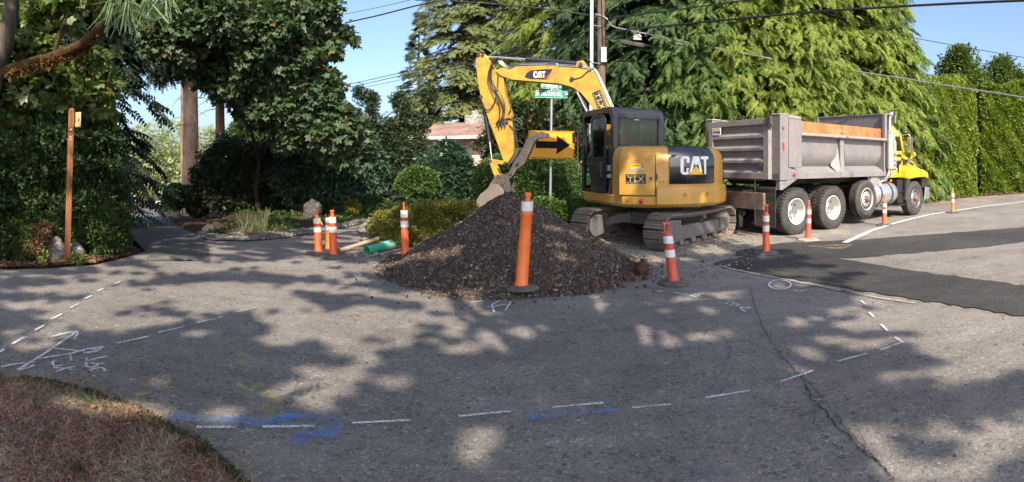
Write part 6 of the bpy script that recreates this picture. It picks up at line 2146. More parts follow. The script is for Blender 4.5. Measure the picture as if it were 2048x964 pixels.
# specks on the road surface
m_ = 5000
a_ = rs.uniform(-.95, .95, m_); dd = rs.uniform(1.6, 11, m_)
S = rs.gamma(1.6, .0026, m_).clip(.002, .014)
V, Fc = cloud((ST, SF), np.stack([dd * np.sin(a_), dd * np.cos(a_), .008 + S * .25], 1), rdir(m_), S, rdir(m_), 1)
o = fast_mesh('road_grit', V, Fc, stone_mat('grit', (.04, .037, .035), (.12, .11, .10), (.30, .27, .24)))
tag(o, 'fine grit lying on the road', 'grit', kind='stuff')
m_ = 1900
a_ = rs.uniform(.05, .44, m_); dd = rs.uniform(7.6, 12, m_)
S = rs.gamma(2, .006, m_).clip(.005, .04)
V, Fc = cloud((ST, SF), np.stack([dd * np.sin(a_), dd * np.cos(a_), .014 + S * .25], 1), rdir(m_), S, rdir(m_), 1)
o = fast_mesh('spilled_gravel', V, Fc, stone_mat('grit_pale', (.08, .07, .06), (.20, .18, .15), (.40, .37, .32)))
tag(o, 'pale gravel spilled around the excavator tracks', 'gravel', kind='stuff')
# white gravel strip along the garden bed
m_ = 15000
px = rs.uniform(395, 745, m_)
y0 = np.interp(px, [395, 420, 500, 568, 624, 736], [474, 480, 483, 477, 468, 447])
d0 = F * CAMH / (y0 - HZ)
dd = d0 + rs.uniform(-.06, .95, m_) * (.55 + .45 * np.sin(px * .05) ** 2)
A = (px - CX) / F
P = np.stack([dd * np.sin(A), dd * np.cos(A), np.full(m_, .055)], 1)
P[:, 2] += np.array([zt(x, y) for x, y in P[:, :2]]) - .02 * (dd < d0 + .1)
S = rs.gamma(3, .009, m_).clip(.010, .06)
V, Fc = cloud((ST, SF), P, rdir(m_), S, rdir(m_), 1)
o = fast_mesh('white_gravel', V, Fc, stone_mat('pale_gravel', (.06, .055, .05), (.13, .12, .11), (.26, .25, .235)))
tag(o, 'band of pale gravel between the driveway and the garden bed', 'gravel', kind='stuff')

# dirt clods at the right foot of the pile
clod_m = m_soil('brown_clay', (.05, .028, .018), (.115, .068, .045), (.20, .13, .085), 30)
def clod(px, py, d, sz, label, seed, tall=1.0, mat=None, name='dirt_clod', cat='dirt clod', grp='dirt clods at the foot of the pile', rough=.3):
    p = pol(px, d); sz *= 1
    V, Fc = [], []
    mb = MB()
    n, m = 16, 11
    rings = []
    for i in range(m + 1):
        t = -math.pi / 2 + math.pi * i / m
        ring = []
        for k in range(n):
            a = 2 * math.pi * k / n
            q = Vector((math.cos(t) * math.cos(a), math.cos(t) * math.sin(a), math.sin(t)))
            f = 1 + rough * mnoise.noise(q * 1.3 + Vector((seed, 0, 0))) * 1.6 + rough * .6 * mnoise.noise(q * 3.1 + Vector((0, seed, 0)))
            q = Vector((q.x * f * sz, q.y * f * sz * .9, q.z * f * sz * tall))
            ring.append((p.x + q.x, p.y + q.y, max(.004, zt(p.x, p.y) + q.z + sz * tall * .72)))
        rings.append(ring)
    mb.loft(rings, True)
    o = mb.build(name, mat or clod_m, ang=28)
    tag(o, label, cat, grp)
    return o
clod(1283, 548, 7.95, .105, 'tall brown clod of clay, biggest beside the pile', 3, 1.25)
clod(1262, 562, 7.55, .065, 'brown clod just left of the tall clay clod', 5)
clod(1289, 561, 7.6, .035, 'small tan clod at the foot of the tall clay clod', 8)
clod(1246, 575, 7.15, .038, 'brown clod on the road below the tall clay clod', 11)
clod(1291, 576, 7.15, .028, 'small round clod nearest the orange post', 14)
clod(1190, 578, 7.08, .060, 'brown clod half buried in the pile edge', 17)
clod(1206, 576, 7.2, .050, 'brown clod touching the half buried clod', 19)
clod(1176, 590, 6.75, .035, 'small dark clod in front of the pile edge', 21)
clod(1225, 572, 7.3, .040, 'brown clod between two larger clods at the pile edge', 23)
clod(1005, 588, 6.75, .045, 'dark clod beside the black base of the tall post', 25, mat=rock_m)
clod(1247, 548, 7.9, .06, 'flat brown clod on the right slope of the pile', 27, .7)

# ================================================================== DELINEATOR POSTS
por = m_plain('post_orange', (.80, .13, .035), .45, dirt=.55, dirtcol=(.30, .10, .06), scale=11)
poh = m_plain('post_bright_orange', (.95, .20, .03), .42, dirt=.4, dirtcol=(.45, .12, .05), scale=11)
pred = m_plain('post_faded_red', (.62, .09, .05), .5, dirt=.35, dirtcol=(.30, .09, .06), scale=7)
refl = m_plain('reflective_band', (.80, .80, .78), .35, dirt=.35, dirtcol=(.5, .48, .45), scale=14)
reflg = m_plain('reflective_band_grey', (.42, .44, .47), .35, dirt=.35, scale=14)
rub = m_plain('rubber_base', (.075, .072, .068), .85, dirt=.8, dirtcol=(.19, .17, .145), scale=6, bump=.5)
def post(px, py, h, label, mat=por, band=refl, lean=(0, 0), base=True, r=.052, bands=((.60, .70), (.74, .84)), top='loop', dz=0.0, basem=None, br=.26, tape=False, rz=0.0, d=None):
    g0 = G(px, py) if d is None else pol(px, d)
    e = empty('delineator_post', (g0.x, g0.y, dz), rz, label, 'delineator post', 'orange delineator posts around the work')
    a0 = math.atan2(g0.x, g0.y)
    lx = math.cos(a0) * lean[0] + math.sin(a0) * lean[1]
    ly = -math.sin(a0) * lean[0] + math.cos(a0) * lean[1]
    T = Matrix.Rotation(-rz, 4, 'Z') @ Matrix(((1, 0, lx, 0), (0, 1, ly, 0), (0, 0, 1, 0), (0, 0, 0, 1)))
    tb = MB(); tb.M = T
    z0 = .045 if base else 0.0
    ht = h * .80
    pr = [(r * 1.25, z0), (r * 1.25, z0 + .03), (r * 1.1, z0 + .05), (r * 1.08, z0 + ht * .5), (r, z0 + ht * .68)]
    pr += [(r, ht * .95), (r * 1.06, ht * .955), (r * 1.06, ht * .985), (r * .95, ht), (r * .62, ht * 1.035), (r * .5, ht * 1.06)]
    if top == 'knob':
        pr += [(r * .46, h * .93), (r * .46, h * .955), (r * .62, h * .96), (r * .64, h * .985), (r * .4, h)]
    if top == 'none': pr = pr[:6] + [(r * .98, ht)]
    tb.lathe(pr + [(.001, pr[-1][1])], (0, 0, 0), (0, 0, 1), 24)
    if top == 'loop':
        tb.tube([(-r * .55, 0, ht * 1.02), (-r * .5, 0, h * .93), (-r * .3, 0, h * .985), (r * .3, 0, h * .985), (r * .5, 0, h * .93), (r * .55, 0, ht * 1.02)], .013, 8)
        tb.box((0, 0, h * .985), (r * 1.5, .035, .03))
    if top == 'bar':
        tb.box((0, 0, (ht + h) / 2), (.03, .024, h - ht + .02)); tb.ell((0, 0, h - .01), (.022, .018, .022))
    tb.build('post_tube', mat, e, ang=50)
    for z_a, z_b in bands:
        bnd = MB(); bnd.M = T
        q_ = lambda z: r * (1.02 if z > .68 else 1.075)
        bnd.lathe([(q_(z_a) + .0025, h * z_a), (q_(z_b) + .0025, h * z_b)], (0, 0, 0), (0, 0, 1), 28, closed=True)
        bnd.build('reflective_band', band, e)
    if base:
        bs = MB()
        bs.lathe([(.001, .004), (br * .97, .004), (br, .012), (br * .98, .032), (br * .80, .046), (r * 1.5, .058), (.001, .058)], (0, 0, 0), (0, 0, 1), 8 if br > .2 else 24)
        bs.build('rubber_base', basem or rub, e, bev=.008)
    if tape:
        tp = MB(); tp.M = T
        tp.tube([(-.05, -.05, h * .80), (0, -.065, h * .86), (.05, -.04, h * .84), (.09, -.05, h * .76), (.12, -.06, h * .70)], .008, 5)
        tp.tube([(-.05, 0, h * .90), (-.03, -.05, h * .90), (.04, -.05, h * .885)], .010, 5)
        tp.build('tape', m_plain('yellow_tape', (.75, .60, .12), .5), e)
    return e
post(1042, 577, 1.20, 'tall bright orange post leaning against the gravel pile', poh, lean=(.075, .05), bands=((.805, .905),), top='knob', r=.072, dz=.055, br=.235, d=6.82)
post(1348, 568, .83, 'red orange post leaning left, in front of the excavator track', pred, lean=(-.13, 0), top='loop', r=.062, bands=((.44, .56), (.66, .78)), br=.235)
post(1532, 508, .88, 'orange post beside the dark shaded patch of new asphalt', por, lean=(0, 0), top='loop', bands=((.46, .58), (.66, .78)), br=.24, r=.055)
post(1616, 481, .83, 'darker red post in front of the rear truck wheels', pred, reflg, lean=(.02, 0), top='bar', bands=((.44, .56), (.66, .78)), br=.24, r=.055, basem=MATS['dusty_concrete'])
post(1769, 451, .78, 'orange post in front of the silver fuel tank', por, lean=(0, 0), top='bar', bands=((.42, .54), (.62, .74)), br=.22, r=.055)
post(1905, 426, .80, 'orange post standing alone on the far right road', poh, lean=(.0, 0), top='knob', bands=((.44, .56), (.66, .78)), br=.24, r=.052)
post(667, 514, .81, 'orange post nearest the viewer in the left group of three', por, lean=(-.03, 0), top='knob', bands=((.53, .65), (.73, .85)), r=.062, br=.26)
post(638, 508, .76, 'orange post with yellow tape tied round its top', por, lean=(-.06, 0), top='knob', tape=True, bands=((.52, .64), (.72, .84)), r=.062, br=.26)
post(658, 502, .66, 'orange post half hidden behind the nearest left post', poh, lean=(-.02, 0), top='none', bands=((.60, .72), (.80, .92)), r=.055, br=.22)
post(811, 515, .96, 'orange post standing behind the left slope of the pile', por, lean=(-.03, 0), top='bar', bands=((.57, .68), (.74, .86)), r=.062, base=False, dz=-.02)

# ================================================================== PIPES AND SCRAP BY THE POSTS
def pipe(name, a, b, r, mat, label, hollow=True, cat='pipe'):
    a, b = Vector(a), Vector(b)
    mb = MB()
    ax = (b - a)
    L = ax.length
    if hollow:
        mb.lathe([(r * .88, .0), (r, .0), (r, L), (r * .88, L)], a, ax, 24, closed=True)
        mb.lathe([(r * .88, 0), (r * .88, L)], a, ax, 24, closed=True)
    else: mb.cyl(a, b, r, n=12)
    o = mb.build(name, mat, ang=50)
    tag(o, label, cat)
    return o
gpm = m_plain('green_plastic_pipe', (.05, .42, .27), .4, dirt=.3, dirtcol=(.25, .42, .33), scale=5)
gp = pipe('green_pipe', G(733, 511) + Vector((0, 0, .085)), G(793, 497) + Vector((0, 0, .10)), .082, gpm, 'short length of green plastic sewer pipe on the gravel')
mb = MB(); a_, b_ = G(733, 511) + Vector((0, 0, .085)), G(793, 497) + Vector((0, 0, .10))
mb.lathe([(.084, .5), (.090, .52), (.090, (b_ - a_).length), (.084, (b_ - a_).length)], a_, b_ - a_, 24, closed=True)
mb.build('sleeve', m_plain('pale_green_plastic', (.20, .50, .38), .5, dirt=.4), gp)
tan = m_plain('tan_pipe', (.38, .28, .20), .6, dirt=.5, dirtcol=(.2, .15, .11), scale=6)
pipe('tan_pipe', G(678, 506) + Vector((0, 0, .04)), G(757, 498) + Vector((0, 0, .20)), .038, tan, 'long tan pipe resting on the pale stone')
pipe('thin_pipe', G(735, 517) + Vector((0, 0, .03)), G(803, 503) + Vector((0, 0, .05)), .018, m_plain('grey_pipe', (.32, .30, .28), .6), 'thin grey pipe lying in front of the green pipe', False)
stone_m = m_soil('pale_boulder', (.14, .125, .105), (.26, .235, .20), (.40, .37, .32), 14, .5)
clod(742, 485, 11.2, .26, 'pale boulder at the corner of the yellow hedge', 31, 1.05, stone_m, 'boulder', 'boulder', None, .25)
for i, (x, y, s_, lb) in enumerate(((697, 513, .045, 'small rubble piece left of the green pipe opening'), (712, 515, .05, 'broken rubble piece below the green pipe'), (752, 510, .05, 'grey rubble piece behind the green pipe'), (765, 516, .06, 'flat rubble piece in front of the green pipe'), (690, 503, .05, 'rubble piece at the low end of the tan pipe'))):
    clod(x, y, F * CAMH / (y - HZ), s_, lb, 40 + i, .7, stone_m, 'rubble_piece', 'rubble', 'rubble around the pipes')

# ================================================================== LEFT VERGE OBJECTS
wp = empty('sign_post', G(134, 526), 0, 'reddish wooden post carrying a small yellow sign', 'sign post')
wpm = m_bark('cedar_post', (.20, .075, .03), (.36, .155, .07), 9)
mb = MB()
mb.M = Matrix(((1, 0, .030 * math.cos(-.81), 0), (0, 1, -.030 * math.sin(-.81), 0), (0, 0, 1, 0), (0, 0, 0, 1))) @ Matrix.Rotation(.80, 4, 'Z')
mb.bb(-.047, .047, -.047, .047, -.1, 2.47)
mb.loft([[(-.047, -.047, 2.47), (.047, -.047, 2.47), (.047, .047, 2.47), (-.047, .047, 2.47)], [(-.02, -.02, 2.51), (.02, -.02, 2.51), (.02, .02, 2.51), (-.02, .02, 2.51)]])
mb.build('post', wpm, wp, bev=.004)
M0 = mb.M
mb = MB(); mb.M = M0 @ Matrix.Translation((.05, -.0, 0)) @ Matrix.Rotation(-.55, 4, 'Z')
mb.bb(.0, .125, -.006, .0, 2.20, 2.44)
mb.mi = 1; mb.bb(.006, .119, -.009, -.0061, 2.206, 2.434)
mb.mi = 2
mb.bb(.03, .036, -.0115, -.0091, 2.27, 2.36); mb.bb(.05, .056, -.0115, -.0091, 2.25, 2.33); mb.bb(.075, .10, -.0115, -.0091, 2.29, 2.34); mb.bb(.084, .091, -.0116, -.0092, 2.26, 2.365)
mb.build('sign_plate', [m_plain('sign_edge', (.45, .45, .42), .5), m_plain('faded_yellow', (.50, .40, .10), .5, dirt=.3), tyb], wp, bev=.002)
mb = MB(); mb.M = M0
for z in (2.15, 2.03, 1.99): mb.bb(-.015, .015, -.053, -.047, z, z + .02)
mb.build('bolt', chrome, wp)
mb = MB(); p0 = pol(118, 8.75); p1 = pol(191, 8.80)
mb.beam((p0.x, p0.y, .05), (p1.x, p1.y, .05), .09, .03)
mb.build('strip', m_plain('yellow_strip', (.50, .38, .06), .6, dirt=.6, dirtcol=(.2, .15, .08), scale=8))
tag(bpy.data.objects['strip'], 'worn yellow plastic strip on the ground at the post foot', 'marker strip'); bpy.data.objects['strip'].name = 'marker_strip'
clod(109, 505, 9.05, .215, 'large pale squared stone left of the wooden post', 61, 1.12, stone_m, 'boulder', 'boulder', 'boulders at the wooden post', .18)
clod(152, 510, 9.15, .17, 'smaller grey stone right of the wooden post', 66, .98, stone_m, 'boulder', 'boulder', 'boulders at the wooden post', .2)
clod(624, 428, 15.5, .26, 'lichened stump shaped boulder in the garden bed', 71, 1.35, m_soil('lichen_rock', (.04, .037, .034), (.085, .078, .070), (.15, .14, .125), 12, .5), 'boulder', 'boulder', 'boulders in the garden bed', .25)
for i, (x, y, d, s_, lb) in enumerate(((360, 436, 20, .30, 'dark stone under the lit driveway bush'), (398, 452, 15.2, .26, 'brown stone where the driveway turns'), (420, 470, 13, .20, 'small brown stone at the corner of the driveway'), (432, 462, 13.6, .22, 'mossy stone beside the grass tufts'), (330, 428, 27, .4, 'pale stone on the left edge of the bushes'))):
    clod(x, y, d, s_, lb, 80 + i, .6, soil if i in (1, 3) else MATS['lichen_rock'], 'boulder', 'boulder', 'boulders along the driveway', .3)

# parked cars down the driveway
def far_car(px, d, az, label, col, seed, z=None):
    p = pol(px, d)
    e = empty('parked_car', (p.x, p.y, zt(p.x, p.y) + .01), R(az), label, 'car', 'cars parked far down the driveway')
    cm_ = m_plain('car_paint_' + col[0], col[1], .25, dirt=.05, coat=.8)
    mb = MB()
    side = [(-2.2, .35), (-2.25, .75), (-2.1, .95), (-1.35, 1.02), (1.0, 1.0), (1.95, .82), (2.2, .62), (2.2, .35)]
    mb.prism(side, -.88, .88, 'y')
    body = mb.build('body', cm_, e, bev=.10, seg=3)
    mb = MB()
    mb.loft([[(-2.0, -.80, .96), (-2.0, .80, .96), (1.15, .80, .98), (1.15, -.80, .98)], [(-1.45, -.62, 1.42), (-1.45, .62, 1.42), (.35, .62, 1.44), (.35, -.62, 1.44)]])
    mb.build('windows', gl_m, body, bev=.05)
    mb = MB()
    mb.loft([[(-1.5, -.64, 1.40), (-1.5, .64, 1.40), (.40, .64, 1.42), (.40, -.64, 1.42)], [(-1.3, -.55, 1.47), (-1.3, .55, 1.47), (.2, .55, 1.47), (.2, -.55, 1.47)]])
    mb.build('roof', cm_, body, bev=.03)
    for x in (-1.35, 1.35):
        for s_ in (-1, 1):
            mb = MB(); mb.lathe([(.2, -.1), (.32, -.1), (.34, -.06), (.34, .06), (.32, .1), (.2, .1)], (x, s_ * .80, .34), (0, 1, 0), 20)
            w_ = mb.build('wheel', tyre_m, e)
            mb = MB(); mb.lathe([(.21, s_ * .09), (.18, s_ * .07), (.001, s_ * .08)], (x, s_ * .80, .34), (0, 1, 0), 16); mb.build('rim', rima, w_)
    mb = MB()
    for s_ in (-1, 1): mb.box((2.18, s_ * .66, .68), (.08, .30, .12)); mb.box((-2.2, s_ * .7, .8), (.06, .25, .16))
    mb.build('headlight', chrome, body, bev=.02)
    return e
far_car(262, 62, -80, 'silver white car with its nose toward the road, half hidden by shrubs', ('white', (.70, .71, .72)), 1)
far_car(322, 74, -100, 'white car further down, beside the driveway bush', ('cream', (.75, .74, .72)), 2)

# ================================================================== SIGNS
alum = m_plain('galvanised_post', (.42, .43, .45), .45, metal=.6, dirt=.3)
SD = 15.0
sp0 = pol(1100, SD)
sg = empty('street_sign', sp0, R(-4), 'grey signpost with green street names and a large yellow arrow sign', 'street sign')
mb = MB(); mb.M = Matrix(((1, 0, .012, 0), (0, 1, 0, 0), (0, 0, 1, 0), (0, 0, 0, 1)))
mb.cyl((0, 0, -.1), (0, 0, 3.70), .036, n=14)
mb.build('pole', alum, sg)
sgy = m_plain('sign_yellow', (.80, .36, .015), .4, dirt=.12)
zt_a = CAMH + (HZ - 262) / F * SD; zb_a = CAMH + (HZ - 317.5) / F * SD
aw, ah = 1.26, zt_a - zb_a
mb = MB()
mb.M = Matrix.Translation((.03 - .0, -.052, (zt_a + zb_a) / 2)) @ Matrix.Rotation(R(1.2), 4, 'Y')
def rrect(w_, h_, r, n=4):
    pts = []
    for cx, cz, a0 in ((w_ / 2 - r, h_ / 2 - r, 0), (-w_ / 2 + r, h_ / 2 - r, 90), (-w_ / 2 + r, -h_ / 2 + r, 180), (w_ / 2 - r, -h_ / 2 + r, 270)):
        for i in range(n + 1):
            a = R(a0 + 90 * i / n)
            pts.append((cx + r * math.cos(a), cz + r * math.sin(a)))
    return pts
mb.prism(rrect(aw, ah, .05), -.003, .0, 'y')
mb.mi = 1
o_, i_ = rrect(aw - .03, ah - .03, .045), rrect(aw - .055, ah - .055, .035)
mb.add([(x, -.0045, z) for x, z in o_] + [(x, -.0045, z) for x, z in i_], [(k, (k + 1) % 20, 20 + (k + 1) % 20, 20 + k) for k in range(20)])
s_ = ah / .76
mb.add([(x * s_, -.0045, z * s_) for x, z in ((-.42, .095), (.16, .095), (.14, .26), (.52, 0), (.14, -.26), (.16, -.095), (-.42, -.095))], [list(range(7))])
mb.build('arrow_sign', [sgy, m_plain('matte_black', (.012, .012, .013), .9, dirt=.05, spec=.1)], sg, smooth=False)
mb = MB(); mb.M = Matrix.Translation((.03, -.057, (zt_a + zb_a) / 2))
for z in (ah * .40, -ah * .40): mb.cyl((0, -.006, z), (0, 0, z), .014, n=8)
mb.build('bolt', alum, sg)
sgg = m_plain('sign_green', (.01, .22, .16), .4, dirt=.1)
def street_blade(z, rot, txt, L, small, w_=.20):
    mb = MB()
    mb.M = Matrix.Translation((.03, -.050 if L > .8 else -.01, z)) @ Matrix.Rotation(rot, 4, 'Z') @ Matrix.Rotation(R(1.5), 4, 'Y')
    mb.prism(rrect(L, w_, .02), -.004, .004, 'y')
    mb.mi = 1
    for s2 in (-1, 1):
        for zz in (w_ / 2 - .008, -w_ / 2 + .008):
            mb.add([(-L / 2 + .01, s2 * .0052, zz - .003), (L / 2 - .01, s2 * .0052, zz - .003), (L / 2 - .01, s2 * .0052, zz + .003), (-L / 2 + .01, s2 * .0052, zz + .003)], [(0, 1, 2, 3)])
    Mt = mb.M @ Matrix.Translation((-.035, -.006, 0)) @ Matrix(((1, 0, 0, 0), (0, 0, -1, 0), (0, 1, 0, 0), (0, 0, 0, 1)))
    Mi = mb.M
    mb.M = Matrix.Identity(4)
    mb.text(txt, w_ * .78, Mt @ Matrix.Translation((-.02, 0, 0)), .002, .56)
    mb.text(small, w_ * .38, Mt @ Matrix.Translation((L / 2 - .0, .02, 0)), .002, .8)
    return mb.build('street_name_sign', [sgg, whitep], sg, smooth=False)
z2 = CAMH + (HZ - 189) / F * SD; z1 = CAMH + (HZ - 173.5) / F * SD
street_blade(z2, R(-2), 'SW PALATINE HILL', .90, 'RD')
street_blade(z1 + .01, R(38), 'SW NORTHGATE', .72, 'AVE', .17)

# utility pole with conduit and box
UD = 19.5
up0 = pol(1204, UD)
ut = empty('utility_pole', up0, 0, 'weathered wooden utility pole behind the excavator boom', 'utility pole')
polem = m_bark('weathered_pole', (.085, .060, .045), (.19, .14, .11), 10)
mb = MB(); mb.cyl((0, 0, -.2), (-.06, 0, 11.5), .165, .13, 18); mb.build('pole', polem, ut, ang=60)
wcon = m_plain('white_conduit', (.60, .62, .64), .45, dirt=.2)
cx_ = (W(1183, 100, UD - .45) - Vector(up0))
mb = MB(); mb.tube([(cx_.x - .08, cx_.y, -.1), (cx_.x, cx_.y, 5.0), (cx_.x + .02, cx_.y, 11)], .062, 12); mb.build('conduit', wcon, ut)
mb = MB()
for z in (2.6, 3.9, 5.1, 6.4): mb.beam((cx_.x, cx_.y, z), (0, -.12, z + .02), .025, .025)
mb.build('bracket', alum, ut)
bz = CAMH + (HZ - 112) / F * UD
mb = MB(); mb.box((.02, -.20, bz), (.19, .13, .52)); mb.box((.02, -.27, bz), (.13, .02, .46)); mb.build('meter_box', m_plain('box_white', (.62, .64, .66), .5), ut, bev=.012)
mb = MB(); mb.tube([(.0, -.2, bz + .27), (-.02, -.19, bz + .9), (-.05, -.17, bz + 2.5)], .018, 6); mb.build('cable_riser', hose_m, ut)

# overhead wires: each a cable of its own
wire_m = m_plain('cable_black', (.02, .02, .022), .5, dirt=.1)
wire_g = m_plain('cable_grey', (.30, .31, .33), .4, metal=.4, dirt=.1)
def wire(pts, r, label, mat=wire_m, n=10, name='overhead_cable'):
    P = [W(*p) for p in pts]
    out = []
    for i in range(len(P) - 1):
        p0, p1, p2, p3 = P[max(0, i - 1)], P[i], P[i + 1], P[min(len(P) - 1, i + 2)]
        for k in range(n):
            t = k / n
            out.append(.5 * ((2 * p1) + (p2 - p0) * t + (2 * p0 - 5 * p1 + 4 * p2 - p3) * t * t + (3 * p1 - p0 - 3 * p2 + p3) * t ** 3))
    out.append(P[-1])
    mb = MB(); mb.tube(out, r, 6)
    o = mb.build(name, mat)
    tag(o, label, 'cable', 'overhead cables')
    return o
wire([(1222, 64, 19.4), (1300, 55, 17.5), (1450, 40, 15), (1650, 22, 13), (1850, 10, 12), (2048, 1, 11.3), (2200, -6, 11)], .028, 'thickest black cable sweeping from the pole to the top right corner')
wire([(1204, 62, 19.4), (1218, 38, 19.2), (1260, 31, 18), (1350, 20, 16.5), (1450, 6, 15), (1520, -4, 14.3), (1700, -30, 13)], .022, 'upper black cable leaving the frame above the yellow cedars')
wire([(1204, 70, 19.4), (1225, 78, 19.3), (1300, 92, 19.0), (1400, 106, 18.7), (1468, 118, 18.5), (1530, 131, 18.4)], .018, 'lower black cable running behind the yellow cedars', wire_m)
wire([(1190, 28, 19.4), (1212, 36, 19.3), (1225, 52, 19.2), (1260, 61, 19), (1330, 75, 18.8), (1400, 90, 18.6), (1480, 105, 18.4), (1545, 118, 18.3)], .022, 'silvery cable strand descending right from the pole', wire_g)
wire([(1204, 80, 19.3), (1222, 76, 19.2), (1240, 62, 19.1), (1290, 58, 19)], .014, 'short looping jumper cable beside the pole', wire_m)
wire([(1300, 78, 18.9), (1312, 71, 18.8), (1330, 74, 18.7), (1350, 86, 18.7), (1372, 88, 18.7), (1390, 84, 18.6)], .012, 'thin pale drip loop hanging under the silvery strand', wire_g)
wire([(1705, 142, 15.5), (1800, 156, 15), (1900, 172, 14.5), (2048, 195, 14), (2200, 222, 13.6)], .020, 'pale cable emerging from the cedars above the truck', wire_g)
wire([(1560, 4, 20), (1640, 22, 19), (1750, 55, 18), (1830, 76, 17.5), (1950, 98, 17), (2048, 115, 16.7), (2200, 140, 16)], .011, 'thin dark wire crossing the sky at the right')
wire([(690, 46, 22), (760, 30, 20.5), (830, 12, 19.5), (885, 0, 19), (960, -18, 18)], .026, 'heavy black cable above the slender fir', wire_m)
wire([(600, 45, 26), (690, 28, 24), (760, 14, 22.5), (830, -2, 21)], .010, 'thin wire over the sky above the heavy cable')
wire([(830, 0, 19), (930, 4, 18.8), (1060, 14, 18.8), (1150, 26, 19), (1200, 34, 19.3)], .020, 'black cable entering the pole from the top left')
wire([(960, -8, 18), (1060, 4, 18.5), (1130, 14, 19), (1165, 30, 19.2)], .014, 'short black cable looping above the pale cedar')
wire([(560, 196, 40), (700, 168, 33), (800, 146, 29), (950, 118, 25), (1080, 88, 22), (1204, 56, 19.5)], .018, 'uppermost of the three long wires left of the pole', wire_m)
wire([(560, 202, 40), (700, 174, 33), (800, 152, 29), (950, 124, 25), (1080, 98, 22), (1204, 72, 19.5)], .018, 'middle one of the three long wires left of the pole', wire_m)
wire([(560, 207, 40), (700, 180, 33), (800, 160, 29), (950, 130, 25), (1080, 106, 22), (1204, 84, 19.5)], .014, 'lowest of the three long wires left of the pole', wire_m)
wire([(-120, 20, 9), (0, 9, 9.5), (80, 2, 10), (160, -6, 10.5)], .012, 'pale wire across the top left corner', m_plain('wire_pale', (.6, .6, .62), .4))
# splice case and amplifier hanging on the strand
a_, b_ = W(1240, 83, 19.2), W(1290, 92, 19.1)
mb = MB(); mb.beam(a_, b_, .14, .15)
o = mb.build('splice_case', dkgrey, bev=.03); tag(o, 'long dark splice case hanging from the cable right of the pole', 'splice case')
mb = MB(); c_ = W(1274, 76, 19.1); mb.box(c_, (.30, .14, .16)); mb.box(c_ + Vector((0, 0, .1)), (.24, .10, .05)); mb.cyl(c_ + Vector((-.1, 0, .1)), c_ + Vector((-.1, 0, .2)), .02, n=8); mb.cyl(c_ + Vector((.1, 0, .1)), c_ + Vector((.1, 0, .2)), .02, n=8)
o = mb.build('cable_amplifier', wire_g, bev=.015); tag(o, 'small silver finned amplifier box on the strand above the splice case', 'amplifier')

# ================================================================== HOUSE
HD = 34.0
hx0, hx1 = 835, 1010
hb = empty('house', pol(930, HD), 0, 'pink walled house with a brown shingle roof and stone chimney', 'house')
wallm = m_plain('pink_stucco', (.60, .46, .38), .85, dirt=.15, scale=.6)
def hl_pt(px, py, d): return W(px, py, d) - pol(930, HD)
A = pol(850, 36) - pol(930, HD); B = pol(1075, 33) - pol(930, HD)
ux = (B - A).normalized(); uy = Vector((-ux.y, ux.x, 0))
HM = Matrix(((ux.x, uy.x, 0, A.x), (ux.y, uy.y, 0, A.y), (0, 0, 1, 0), (0, 0, 0, 1)))
L = (B - A).length
ze = CAMH + (HZ - 274) / F * 34.5
mb = MB(); mb.M = HM
mb.bb(0, L + 3, 0, 7, -.5, ze - .12)
mb.build('wall', wallm, hb)
zr = CAMH + (HZ - 244) / F * 37
rm_ = m_soil('roof_shingles', (.20, .125, .105), (.29, .185, .155), (.36, .24, .20), 6, .3)
mb = MB(); mb.M = HM
for s2 in (0, 1):
    if s2 == 0: mb.loft([[(-1.0, -.9, ze - .02), (L + 4, -.9, ze - .02), (L + 4, -.9, ze + .06), (-1.0, -.9, ze + .06)], [(-1.0, 3.5, zr + .0), (L + 4, 3.5, zr + .0), (L + 4, 3.5, zr + .09), (-1.0, 3.5, zr + .09)]])
    else: mb.loft([[(-1.0, 7.9, ze - .02), (L + 4, 7.9, ze - .02), (L + 4, 7.9, ze + .06), (-1.0, 7.9, ze + .06)], [(-1.0, 3.505, zr + .0), (L + 4, 3.505, zr + .0), (L + 4, 3.505, zr + .09), (-1.0, 3.505, zr + .09)]])
roof = mb.build('roof', rm_, hb)
mb = MB(); mb.M = HM; mb.bb(-1.02, L + 4, -.96, -.91, ze - .14, ze + .05); mb.bb(-1.0, L + 4, -.9, 0, ze - .12, ze - .09); mb.build('fascia', m_plain('cream_trim', (.66, .60, .50), .6), roof)
mb = MB(); mb.M = HM
cxh = 1.5; mb.bb(cxh, cxh + 1.3, 2.9, 3.7, zr - .6, zr + .55); mb.bb(cxh + .45, cxh + .85, 3.1, 3.5, zr + .55, zr + .85)
mb.build('chimney', m_soil('chimney_stone', (.20, .18, .15), (.36, .33, .29), (.5, .47, .42), 3, .6), roof, bev=.05)
mb = MB(); mb.M = HM
for x0 in (1.9, 4.3):
    mb.bb(x0, x0 + 1.1, -.03, -.001, 1.55, 2.65)
wf = mb.build('window', m_plain('window_frame', (.7, .68, .64), .5), hb)
mb = MB(); mb.M = HM
for x0 in (1.9, 4.3): mb.bb(x0 + .07, x0 + .52, -.036, -.031, 1.62, 2.58); mb.bb(x0 + .58, x0 + 1.03, -.036, -.031, 1.62, 2.58)
mb.build('pane', gl_m, wf)
# low grey roof seen under the dark shrub
q = pol(815, 30)
e = empty('shed', q, R(8), 'low grey roofed shed glimpsed through the dark shrubs', 'shed')
mb = MB(); mb.prism([(-2, 1.5), (2.0, 1.5), (1.2, 2.1), (-1.2, 2.1)], 0, 2.5, 'y'); mb.build('roof', m_plain('grey_roof', (.22, .23, .26), .7), e)
mb = MB(); mb.bb(-1.8, 1.8, .1, 2.4, 0, 1.5); mb.build('wall', m_plain('pale_wall', (.6, .6, .58), .7), e)

